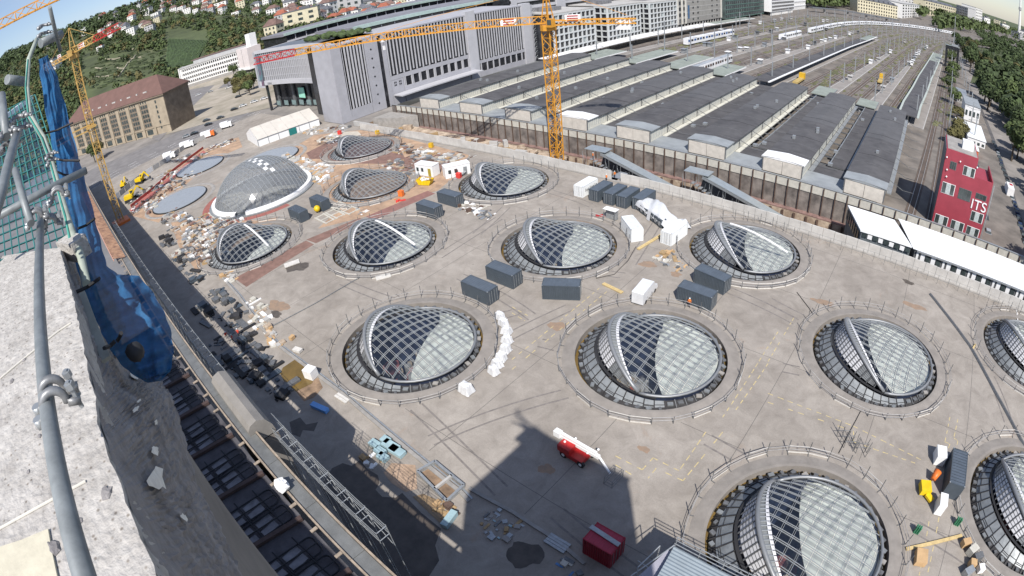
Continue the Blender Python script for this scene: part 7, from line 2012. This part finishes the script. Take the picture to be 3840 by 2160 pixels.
# scissor / boom lift red and white, folded
t = thing('boom_lift', 'red and white folded boom lift standing on the edge of the tower shadow', 'aerial lift', (-24.3, 33.9, 0), R(2))
t.rotation_euler = (0, 0, R(-2))
b = MB(); b.box((-1.2, -.3, .75), (3.2, 1.7, .6)); part('chassis', b, M_red, t)
for sx in (-2.3, .2):
    for sy in (-1.15, .75): b = MB(); b.tube([(sx, sy, .5), (sx, sy+.3, .5)], .5, 12); w__ = part('wheel', b, M_black, t); b = MB(); b.tube([(sx, sy-.04, .5), (sx, sy+.34, .5)], .22, 8); part('rim', b, M_white, w__)
b = MB(); b.box((-2.2, -.3, 1.45), (1.7, 1.9, .9)); part('counterweight', b, M_red, t)
b = MB(); b.beam((-4.0, .1, 1.9), (1.8, .3, 1.6), .42, .45); b.beam((-3.6, .1, 2.35), (1.4, .3, 2.0), .34, .34); part('boom', b, M_white, t)
b = MB(); b.box((-4.0, .1, 2.05), (.9, .7, .8)); part('boom_knuckle', b, M_white, t)
b = MB(); b.beam((1.8, .3, 1.6), (3.9, -.5, 1.0), .22, .26); part('jib_arm', b, M_white, t)
b = MB()
for x in (3.9, 5.0):
    for y in (-1.6, .5): b.tube([(x, y, .3), (x, y, 1.4)], .035, 5)
for z in (.35, .9, 1.4):
    for (a, e) in (((3.9, -1.6), (5.0, -1.6)), ((3.9, .5), (5.0, .5)), ((3.9, -1.6), (3.9, .5)), ((5.0, -1.6), (5.0, .5))): b.tube([(a[0], a[1], z), (e[0], e[1], z)], .03, 4)
part('work_basket', b, M_steel, t)
for (x, y) in ((-1.9, .7), (-2.6, -.4), (1.2, .9), (.5, -.2)): b = MB(); b.ball((x, y, 2.0 if y > .5 else 1.95), .16, 8, 6); part('lamp', b, M_white, t, True)
# delivery van
c = G(1622, 745); car('white delivery van parked beside the skylight with scaffold stacks', c.x, c.y, H2+.1, 'bright_white', (.78, .79, .80), 'vans on the deck', 'van')
# timber beams
def beams(lab, a, e, n, w_=.28, m=None):
    p, q = G(*a), G(*e); d = (q-p).normalized(); s = d.cross(Vector((0, 0, 1))); t = thing('timber_beams', lab, 'timber', p, 0)
    for k in range(n): b = MB(); o = s*(k*w_*1.15); b.beam((p.x+o.x, p.y+o.y, .16), (q.x+o.x, q.y+o.y, .16), w_, .2); part('beam', b, m or mat('fresh_timber', (.55, .42, .20), .8, .12, 2), t, world=True)
beams('two yellow timber beams beside the container facing us', (1519, 714), (1567, 737), 2)
beams('two long yellow timber beams between the two white containers', (1603, 628), (1662, 592), 2)
beams('long yellow timber beam bridging the two bottom right skylights', (2278, 1383), (2418, 1349), 1, .42)
beams('short yellow timber beam by the guard rail above the right dark container', (2398, 1154), (2410, 1180), 1, .4)
beams('short yellow timber beam at the rail of the skylight on the right edge', (2446, 880), (2453, 868), 1, .3)
beams('white boards stacked by the skylight beside the largest one', (945, 700), (982, 690), 3, .4, M_board)
beams('pale board lying at the edge channel below the dark blue skylight', (850, 992), (878, 1010), 2, .4, M_board)
beams('white boards lying beside the small skylight nearest the trench', (715, 668), (752, 655), 3, .5, M_board)
beams('grey pipe bundle lying in the tower shadow above the red container', (1385, 1345), (1435, 1375), 4, .3, M_galv)
# boxes and gear at lower right
def crate(lab, px, py, wx, wy, h, rz, m, name='crate', cat='crate', group=None):
    c = G(px, py); t = thing(name, lab, cat, (c.x, c.y, 0), rz, group); b = MB(); b.box((0, 0, h/2+.08), (wx, wy, h)); part('box', b, m, t)
    for k in range(3): slab('skid', M_wood, t, ((k-1)*wx*.4, 0, .05), (.1, wy, .09))
    b = MB(); b.box((0, 0, h+.1), (wx*1.02, wy*1.02, .04)); part('lid', b, m, t); return t
M_plyo = mat('orange_ply', (.50, .33, .17), .8, .1, 1); M_teal = mat('pale_teal_sheet', (.32, .45, .48), .5, .12, 1)
crate('square pale wooden crate below the long timber beam', 2312, 1408, 1.5, 1.9, .8, .2, M_plyo)
crate('tall white cabinet standing below the upright dark container', 2358, 1282, 1.1, 1.9, 1.9, .1, M_white, 'cabinet', 'cabinet')
crate('white and grey cabinet above the upright dark container', 2358, 1158, 1.5, 2.0, 1.6, .2, M_wr, 'cabinet', 'cabinet')
for k, (px, py) in enumerate(((2425, 1372), (2440, 1392), (2452, 1410), (2440, 1425), (2462, 1436), (2430, 1445))):
    crate('wooden crate in the jumble at the foot of the bottom right skylight, '+('uppermost', 'second', 'third', 'fourth', 'fifth', 'lowest')[k]+' one', px, py, rn.uniform(.8, 1.5), rn.uniform(.7, 1.3), rn.uniform(.5, 1.1), rn.random(), (M_plyo, M_cream, M_steel, M_plyo, M_white, M_galv)[k])
c = G(2322, 1236); t = thing('site_machine', 'small yellow machine on the deck left of the upright dark container', 'machine', (c.x, c.y, 0), .3)
b = MB(); b.box((0, 0, .7), (1.5, 1.7, .9)); part('hopper', b, MATS['skip_yellow'], t); b = MB(); b.beam((.3, -.8, .5), (1.0, -1.7, .4), .8, .35); part('arm', b, MATS['skip_yellow'], t)
for s in (-.5, .5): b = MB(); b.tube([(s-.1, .5, .3), (s+.1, .5, .3)], .3, 8); part('wheel', b, M_black, t)
c = G(2342, 1210); t = thing('mixer_drum', 'orange drum between the yellow machine and the dark container', 'drum', (c.x, c.y, 0)); b = MB(); b.tube([(0, -.4, .7), (.35, .7, 1.3)], .38, 10, .6); part('drum', b, M_org, t, True); b = MB(); b.tube([(0, 0, 0), (.1, 0, .9)], .1, 6); part('stand', b, M_steel, t)
for lab, px, py in (('green gas bottle rack beside the largest skylight', 2298, 1378-38), ('green crate of bottles at the rail of the bottom right skylight', 2400, 1320)):
    c = G(px, py); t = thing('bottle_rack', lab, 'rack', (c.x, c.y, 0)); 
    for k in range(6): b = MB(); b.tube([((k % 3)*.28, (k//3)*.28, 0), ((k % 3)*.28, (k//3)*.28, 1.2)], .12, 7); part('bottle', b, mat('bottle_green', (.04, .20, .10), .5, .2, 2), t)
    b = MB(); b.box((.28, .14, .6), (.9, .04, .06)); part('bar', b, M_galv, t)
# fallen red barrier, portable toilet lamp etc
def rubblecluster(lab, px, py, rx, ry_, n, mats, smin, smax, name='material_pile', group='piles of building material on the far deck', cat='building material', flatn=.5):
    c = G(px, py); t = thing(name, lab, cat, (c.x, c.y, 0), 0, group)
    for k in range(n):
        x, y = rn.uniform(-rx, rx), rn.uniform(-ry_, ry_); s = smin*.7+(smax*.85-smin*.7)*rn.random()**1.6; m = rn.choice(mats)
        if rn.random() < flatn: h = s*rn.uniform(.08, .25); slab('piece', m, t, (x, y, h/2+.01+k*.0007), (s*rn.uniform(.9, 2.6), s*rn.uniform(.25, .9), h), rn.choice((0, H2, rn.uniform(0, 3))))
        else: h = s*rn.uniform(.3, .6); slab('piece', m, t, (x, y, h/2+.01), (s, s*rn.uniform(.6, 1), h), rn.choice((0, rn.uniform(0, 3))))
    return t
M_brr = mat('bright_red', (.62, .05, .04), .5, .1, 1); M_blu = mat('blue_box', (.08, .20, .42), .5, .2, 1)
rubblecluster('bright orange red barriers fallen on the red strip left of the dark container', 1000, 503, 1.6, .9, 7, [M_org, M_brr], .5, 1.1, 'barrier_pile', None, 'barrier')
rubblecluster('red plastic barriers stacked above the middle skylight rail', 1516, 545, 1.1, .7, 7, [M_brr, M_red], .4, .9, 'barrier_pile', None, 'barrier')
rubblecluster('white crates and rubble on the red strip above the skylight with the straight strip', 907, 532, 1.8, 1.0, 14, [M_white, M_cream, M_galv], .5, 1.1, 'crate_pile', None, 'crate')
rubblecluster('brown boxes and planks at the foot of the right white container', 1685, 640, 1.7, 1.6, 14, [M_plyo, M_wood, M_rust, M_steel], .6, 1.3, 'box_pile', None, 'boxes')
rubblecluster('crumpled pale sheets and timber left of the pair of dark containers', 1665, 640+14, 1.6, 1.2, 10, [M_white, M_cream, M_plyo], .5, 1.1, 'box_pile', None, 'boxes')
rubblecluster('curved trail of small gear running down to the front pair container', 1700, 668, 2.3, 1.6, 22, [M_galv, M_steel, M_cream, M_plyo], .3, .8, 'gear_pile', None, 'gear')
rubblecluster('dark and white rubble field right of the lower dark container pair on the far deck', 1195, 530, 5.5, 2.2, 60, [M_steel, M_galv, M_white, M_cream, M_rust], .4, 1.4, 'gear_pile', None, 'rubble')
t = thing('shelter_table', 'small white roofed weather shelter beside the red barriers', 'shelter', G(1537, 552)); 
b = MB(); b.box((0, 0, 2.3), (3.0, 1.5, .1)); part('roof', b, M_white, t)
for sx in (-1.3, 1.3):
    for sy in (-.6, .6): b = MB(); b.tube([(sx, sy, 0), (sx, sy, 2.3)], .05, 5); part('post', b, M_galv, t)
b = MB(); b.box((0, .3, 1.0), (2.4, .6, 1.7)); part('cabinet', b, M_galv, t)
# the long zone of materials between skylights and dome
ZONES = [((430, 545), 'by the flat grey cover nearest the trench'), ((455, 565), 'below the flat grey cover nearest the trench'), ((500, 560), 'left of the dome collar'), ((530, 570), 'under the white dome collar'), ((555, 592), 'between dome collar and the nearest striped skylight'), ((520, 600), 'above the small striped skylight'), ((490, 590), 'left of the small striped skylight'),
         ((470, 600), 'at the border of the shade left of the striped skylight'), ((560, 565), 'directly below the dome collar'), ((590, 575), 'right of the dome collar bottom'), ((500, 630), 'next to the shade left of the striped skylight'), ((470, 640), 'in the sun patch beside the shade'), ((540, 640), 'at the rail of the striped skylight'),
         ((720, 400), 'above the dome beside the third flat cover'), ((745, 408), 'right of the third flat cover'), ((775, 420), 'between the dome and the skylight by the skip'), ((800, 430), 'beside the skylight next to the yellow skip'), ((770, 440), 'right of the dome top'), ((735, 425), 'close above the dome shoulder'), ((800, 450), 'left of the skylight by the yellow skip'),
         ((830, 350), 'above the farthest skylight'), ((1020, 375), 'right of the farthest skylight'), ((1050, 385), 'in front of the concrete wall at the far end'), ((1080, 398), 'above the white cabins'), ((1110, 400), 'between the cabins and the concrete wall'), ((1140, 395), 'along the concrete wall near the crane'), ((1000, 415), 'left of the white cabins'), ((1030, 440), 'in front of the left cabin'),
         ((600, 480), 'x'), ((790, 330), 'beside the marquee'), ((850, 325), 'below the finned slab corner'), ((370, 480), 'beside the yellow diggers'), ((400, 470), 'behind the yellow diggers'), ((350, 520), 'at the foot of the left crane'), ((330, 500), 'behind the foot of the left crane'), ((390, 520), 'left of the first flat cover'),
         ((420, 440), 'beside the red hoarding'), ((460, 400), 'along the red hoarding'), ((480, 440), 'between the first and second flat cover'), ((540, 370), 'behind the second flat cover'), ((400, 500), 'near the yellow digger cab'), ((440, 470), 'left of the second flat cover'), ((570, 360), 'left of the marquee'), ((500, 395), 'behind the red hoarding')]
mats_l = [M_cream, M_conc_l, M_white, M_conc, M_conc_l, M_wood, M_rust, M_galv, M_steel, M_steel, M_tan, M_rb2]
for k, ((px, py), w_) in enumerate(ZONES):
    if w_ == 'x': continue
    light = 715 < px < 830
    rubblecluster(('pale sacks and boards ' if light else 'mixed boards, crates and scrap ')+w_, px, py, 5.5 if px < 480 or px > 700 else 4.0, 3.6, 46 if px > 300 else 26, ([M_cream, M_white, M_conc_l, M_conc_l, M_plyo] if light else mats_l), .5, 1.9, flatn=.65)
# grid of pale timber frames near the dome
for k, (px, py) in enumerate(((520, 548), (545, 556), (575, 560), (855, 520), (875, 528), (840, 540), (820, 550))):
    c = G(px, py); t = thing('timber_formwork', 'pale timber formwork frame lying flat '+('left', 'middle', 'right', 'uppermost', 'right', 'lower', 'lowest')[k]+(' under the dome collar' if k < 3 else ' beside the red strip'), 'formwork', (c.x, c.y, 0), R(rn.uniform(-6, 6)))
    for s in (-1, 1): b = MB(); b.box((0, s*1.5, .12), (6, .35, .2)); part('rail', b, M_cream, t)
    for q in range(3): b = MB(); b.box((-2.6+q*2.6, 0, .12), (.3, 2.6, .18)); part('cross_rail', b, M_cream, t)
# yellow machines at the left
def digger(lab, px, py, rz, s=1.0):
    c = G(px, py); t = thing('excavator', lab, 'excavator', (c.x, c.y, 0), rz, 'yellow diggers near the left crane'); t.scale = (s, s, s)
    for y in (-.9, .9): b = MB(); b.box((0, y, .4), (3.2, .5, .75)); part('track', b, M_black, t)
    b = MB(); b.box((-.3, 0, 1.3), (2.6, 2.0, 1.0)); part('body', b, MATS['skip_yellow'], t); b = MB(); b.box((.7, .55, 2.0), (1.2, .9, 1.3)); cb = part('cab', b, MATS['skip_yellow'], t)
    slab('window', M_wg, cb, (.75, .09, 2.15), (.9, .04, .8)); slab('window', M_wg, cb, (1.32, .55, 2.15), (.04, .7, .8))
    b = MB(); b.beam((.9, -.4, 1.6), (2.8, -.4, 3.4), .3, .4); b.beam((2.8, -.4, 3.4), (4.4, -.4, 1.6), .25, .35); part('boom', b, MATS['skip_yellow'], t); b = MB(); b.box((4.4, -.4, 1.2), (.7, .9, .8)); part('bucket', b, M_steel, t)
digger('yellow excavator with raised arm behind the red hoarding', 355, 460, R(40), 1.3); digger('yellow excavator nearer the foot of the left crane', 330, 505, R(70), 1.4); digger('small ochre excavator turned away beside the left crane', 312, 470, R(150), 1.0)
c = G(800, 532+3); t = thing('concrete_mixer', 'small yellow mixer between the two dark containers by the dome', 'mixer', (c.x, c.y, 0)); b = MB(); b.ball((0, 0, 1.1), .85, 10, 8, (1, 1, .95)); part('drum', b, MATS['skip_yellow'], t, True); b = MB(); b.tube([(-.6, 0, 0), (.2, 0, .8)], .1, 6); b.tube([(.6, 0, 0), (-.2, 0, .8)], .1, 6); part('stand', b, M_steel, t)
# red hoarding along the street and pale hoarding
hb = thing('red_hoarding', 'red hoarding strip sloping along the site edge by the square', 'hoarding', G(420, 440)); P_ = [G(*q) for q in ((330, 522), (385, 478), (440, 428), (480, 398), (512, 374))]
for a, e in zip(P_, P_[1:]):
    n = 4
    for k in range(n): b = MB(); p = a+(e-a)*(k/n); q = a+(e-a)*((k+.96)/n); b.beam((p.x, p.y, .5), (q.x, q.y, .5), .18, 1.0); part('panel', b, mat('hoarding_red', (.50, .09, .07), .6, .1, 1), hb, world=True)
patch('red_path', [(325, 528), (380, 482), (440, 432), (512, 378), (518, 384), (446, 440), (388, 490), (335, 536)], mat('red_path', (.38, .12, .10), .9, .15, .5), .012)
ph = thing('white_hoarding', 'low white hoarding sheets along the street beyond the red strip', 'hoarding', G(400, 420)); P_ = [G(*q) for q in ((290, 505), (330, 470), (370, 440), (420, 408), (470, 372), (520, 348), (560, 330))]
for a, e in zip(P_, P_[1:]):
    for k in range(3): b = MB(); p = a+(e-a)*(k/3); q = a+(e-a)*((k+.9)/3); b.beam((p.x, p.y, 1.1), (q.x, q.y, 1.1), .12, 2.1); part('panel', b, M_conc_l if k else M_white, ph, world=True)
for k, (px, py, L, lab) in enumerate(((472, 372, 7, 'white lorry loaded with ochre scrap beside the red hoarding'), (524, 346, 7, 'white lorry with orange base and small print behind the hoarding'), (570, 322, 6, 'white box lorry left of the marquee'), (428, 400, 6, 'white lorry among site cabins by the hoarding'))):
    c = G(px, py); t = thing('site_lorry', lab, 'truck', (c.x, c.y, 0), R(60), 'white lorries along the site edge')
    b = MB(); b.box((-.8, 0, 2.0), (L-2, 2.5, 2.5)); part('cargo_box', b, M_white, t); b = MB(); b.box((L/2-.9, 0, 1.6), (1.8, 2.4, 2.2)); part('cab', b, M_org if k == 1 else M_white, t); b = MB(); b.box((0, 0, .6), (L, 2.0, .3)); part('chassis', b, M_org if k == 1 else M_black, t)
    b = MB(); b.box((L/2+.02, 0, 2.0), (.06, 2.0, .8)); part('windscreen', b, M_wg, t)
    for sx in (-L/2+1.2, L/2-1.2):
        for sy in (-1, 1): b = MB(); b.tube([(sx, sy*.95, .5), (sx, sy*1.25, .5)], .5, 9); part('wheel', b, M_black, t)
# shaded strip: stacks, girders and blocks on the ground
for k, (px, py, w_) in enumerate(((430, 600, 'far up the shaded strip'), (470, 650, 'in the upper shaded strip'), (500, 690, 'in the shade beside the scaffold'), (560, 740, 'at the edge of the shade'), (590, 800, 'mid way along the shaded strip'), (640, 850, 'below the two orange workers'), (600, 900, 'in deep shade near the scaffold decks'), (700, 960, 'in the shade left of the muddy pond'), (560, 870, 'close to the scaffold in the shade'), (650, 930, 'in the shade above the stair head'), (530, 780, 'beside the plank decks'), (600, 770, 'in the shade near the edge'), (660, 900, 'in the shade left of the pond corner'))):
    rubblecluster('dark girders and crates '+w_, px-12, py+9, 4.2, 1.6, 22, [M_steel, M_steel, M_pitd, M_cd, M_black], .5, 2.2, 'dark_stack', 'dark stacks in the shaded strip', 'building material', .7)
for k, (px, py, w_) in enumerate(((450, 545, 'first'), (480, 575, 'second'), (505, 608, 'third'), (545, 655, 'fourth'), (575, 700, 'fifth'), (640, 770, 'sixth'), (655, 800, 'seventh'), (668, 832, 'eighth'), (690, 855, 'ninth'))):
    rubblecluster('sunlit pale boards and sand bags along the shade border, '+w_+' from the far end', px, py, 2.4, 1.3, 16, [M_cream, M_plyo, M_white, M_conc_l, M_tan], .5, 1.6, 'board_pile', 'sunlit piles along the border of the shade')
crate('white cube tank at the corner of the muddy pond', 785, 948, 1.7, 1.5, 1.5, .3, M_white, 'water_tank', 'tank')
crate('white and red striped crate on the deck above the muddy pond', 750, 884, 1.6, .9, .4, .3, M_board)
crate('bright blue box on the border of the shade', 806, 1030, 3.0, .8, .5, .25, mat('bright_blue', (.16, .38, .75), .5, .08, 1), 'blue_box', 'box')
crate('yellow small box by the deck edge above the pond', 736, 858-5, .7, .9, .5, .3, M_plyo)
for k, (px, py, wx, wy) in enumerate(((945, 1122, 1.5, 1.0), (958, 1140, 1.5, 1.0), (972, 1112, 1.2, 1.0), (985, 1127, 2.4, 1.2), (1000, 1140, 2.2, 1.1), (965, 1155, 1.4, 1.0))):
    crate('pale blue covered box in the pit by the shade, '+('left', 'lower left', 'topmost', 'middle', 'right', 'lowest')[k]+' of six', px, py, wx, wy, .5, R(6), M_teal, 'covered_box', 'box', 'pale blue covered boxes')
t = thing('formwork_pit', 'open concrete shaft with grey frame boards and bare earth beside the tower shadow', 'shaft', G(1110, 1210))
Q = [G(*q) for q in ((1052, 1190), (1095, 1165), (1168, 1225), (1125, 1265))]
for a, e in zip(Q, Q[1:]+Q[:1]): b = MB(); b.beam((a.x, a.y, .25), (e.x, e.y, .25), .3, .5); part('frame_board', b, M_galv, t, world=True)
b = MB(); m0 = (Q[0]+Q[3])/2; m1 = (Q[1]+Q[2])/2; b.beam((Q[0].lerp(Q[3], .6).x, Q[0].lerp(Q[3], .6).y, .3), (Q[1].lerp(Q[2], .6).x, Q[1].lerp(Q[2], .6).y, .3), .3, .4); part('frame_board', b, M_conc_l, t, world=True)
patch('shaft_floor', [(1055, 1192), (1095, 1170), (1164, 1226), (1125, 1260)], M_soil, .02)
crate('pale blue upright sheet stack at the corner of the tan water', 1132, 1312, .8, 2.2, .7, R(12), M_teal, 'sheet_stack', 'sheets')
rubblecluster('broken orange planks at the corner of the tan water', 1112, 1280, 1.3, .9, 12, [M_plyo, M_wood, M_rust], .4, 1.2, 'plank_pile', None, 'planks')
rubblecluster('round cans and sacks dumped in the tower shadow below the shaft', 1250, 1325, 2.0, 1.8, 34, [M_galv, M_steel, M_wood, M_conc, M_teal], .35, 1.0, 'scrap_pile', None, 'scrap')
rubblecluster('blue bins and scrap in the dark corner left of the red container', 1430, 1425, 1.5, .7, 10, [M_blu, M_steel, M_cream], .5, 1.0, 'scrap_pile', None, 'scrap')
rubblecluster('sacks and boards at the edge between tower shadow and sun', 935, 1160, 1.2, .9, 10, [M_white, M_steel, M_wood], .4, 1.1, 'scrap_pile', None, 'scrap')
blob('dark_pit', 1320, 1395, 1.9, 1.6, M_wet, seed=5, z=.012, jag=.25)
for k, (px, py) in enumerate(((1215, 1245), (1300, 1290), (1380, 1330), (1470, 1400))):
    pass
b = MB(); Q = [G(*q) for q in ((1180, 1230), (1290, 1290), (1400, 1360), (1470, 1420))]
t = thing('edge_beam', 'dark concrete edge beam crossing the tower shadow', 'beam', Q[0])
for a, e in zip(Q, Q[1:]): b = MB(); b.beam((a.x, a.y, .12), (e.x, e.y, .12), .4, .24); part('beam_piece', b, M_conc, t, world=True)
# small portable lamps, cones
for k, (px, py, c_, lab) in enumerate(((1010, 490, M_org, 'orange and white cone by the red strip'), (2200, 0, None, ''), (855, 335, M_brr, 'red crate beside the marquee'), (950, 335, M_yel, 'yellow box at the concrete wall above the farthest skylight'), (1085, 368, M_yel, 'yellow box at the concrete wall above the white cabins'), (1155, 445, M_brr, 'small red box at the foot of the right cabin'))):
    if c_: crate(lab, px, py+3, 1.2, 1.0, 1.3, .3, c_, 'small_box', 'box')

# ================================================================ workers
M_hv = mat('orange_workwear', (.72, .20, .03), .8, .08, 8); M_hr_ = mat('red_workwear', (.60, .07, .04), .8, .1, 8); M_trs = mat('dark_trousers', (.05, .05, .07), .85, .2, 8); M_skin = mat('skin', (.42, .25, .18), .6, .05, 5); M_helm = mat('white_helmet', (.75, .75, .72), .4, .03, 5)
def worker(lab, x, y, rz, top, pose, grp='construction workers'):
    t = thing('person', lab, 'person', (x, y, 0), rz, grp)
    stride, lean, armf = pose
    m2 = BODIES[pose].copy(); o = link('body', m2, t)
    m2.materials.clear()
    for m in (top, M_trs, M_skin, M_black): m2.materials.append(m)
    for p in m2.polygons:
        c = p.center; p.use_smooth = True
        p.material_index = 2 if (c.z > 1.52 or (c.z < 1.02 and abs(c.y) > .19 and c.z > .82)) else (0 if c.z > .93 or (abs(c.y) > .2 and c.z > .85) else (1 if c.z > .1 else 3))
    b = MB(); b.ball((lean*.39, 0, 1.74-lean*.14), .135, 10, 7, (1.05, 1, .75)); part('helmet', b, M_helm, t, True)
    return t
c = G(1733, 772); worker('worker in bright orange workwear standing at the front dark container of the right pair', c.x, c.y, -1.2, M_hv, (.5, .3, .6))
for k, (px, py, lab) in enumerate(((572, 852, 'worker in red orange workwear bending in the shaded strip, left one'), (588, 862, 'worker in red orange workwear standing in the shaded strip, lower one'), (603, 848, 'worker in red orange workwear in the shaded strip, right one'))):
    c = G(px, py); worker(lab, c.x, c.y, k*1.3, M_hr_, ((.4, .9, .8) if k == 0 else (.4, .2, .8)))
for k, (px, py, lab, z) in enumerate(((1482, 437, 'worker in orange and white on the wall crossing by the white lettered container', 0), (1488, 425, 'second worker in orange walking behind the first at the wall crossing', 0), (1505, 408, 'worker in orange standing on the left stair landing', 0))):
    c = G(px, py, z); t = worker(lab, c.x, c.y if k < 2 else 111, 1.6, M_hv, (.7, .1, .5)); 
    if k == 1: t.location = (-66.0, 106.0, 0)
    if k == 0: t.location = (-66.6, 103.3, 0)
    if k == 2: t.location = (-75.2, 110.7, 1.5)
br = MB(); br.box((-66, 107.4, -.06), (2.2, 6, .12)); o = solo('gangway', br, M_galv, 'grey gangway through the gap in the concrete wall to the stair', 'gangway', (-66, 107, 0))
c = G(1060, 460); 
# fence line of thin mesh panels on the left deck
t = thing('mesh_fence', 'thin grey mesh fence posts standing in front of the concrete wall and tarpaulin', 'fence', (-40, 101, 0))
for k in range(40):
    x = -56+k*2.4; b = MB(); b.tube([(x, 102.2, 0), (x, 102.2, 1.9)], .035, 4); b.tube([(x, 102.2, 1.85), (x+2.4, 102.2, 1.85)], .02, 4); part('fence_post', b, M_steel, t)
    if k == 0: pass
for ch in t.children: ch.location = (40, -101, 0)
# lettering on the white container
for ob in list(bpy.data.objects):
    if ob.get('label', '').startswith('bright white container at the left of the dark row'):
        for k in range(8):
            x = -2.3+k*.62; b = MB()
            if k % 3 == 1: b.box((x, 1.25, 1.5), (.12, .04, .75))
            else: b.tube([(x+.2*math.cos(a*.785), 1.25, 1.35+.26*math.sin(a*.785)) for a in range(9)], .05, 5)
            part('dark_print', b, M_steel, ob)

t = thing('scaffold_steps', 'small scaffold step frames between the pale right skylight and the largest one', 'scaffold', G(2135, 1125))
for k in range(5):
    q = G(2118+k*9, 1098+k*14) if k < 3 else G(2150+k*4, 1100+k*10)
    b = MB(); [b.tube([(q.x+dx, q.y+dy, 0), (q.x+dx*1.2, q.y+dy*1.2, 1.9)], .045, 5) for dx in (-.7, .7) for dy in (-.4, .4)]; b.tube([(q.x-.8, q.y-.4, 1.1), (q.x+.8, q.y+.4, 1.1)], .04, 5); part('step_frame', b, M_steel, t, world=True)
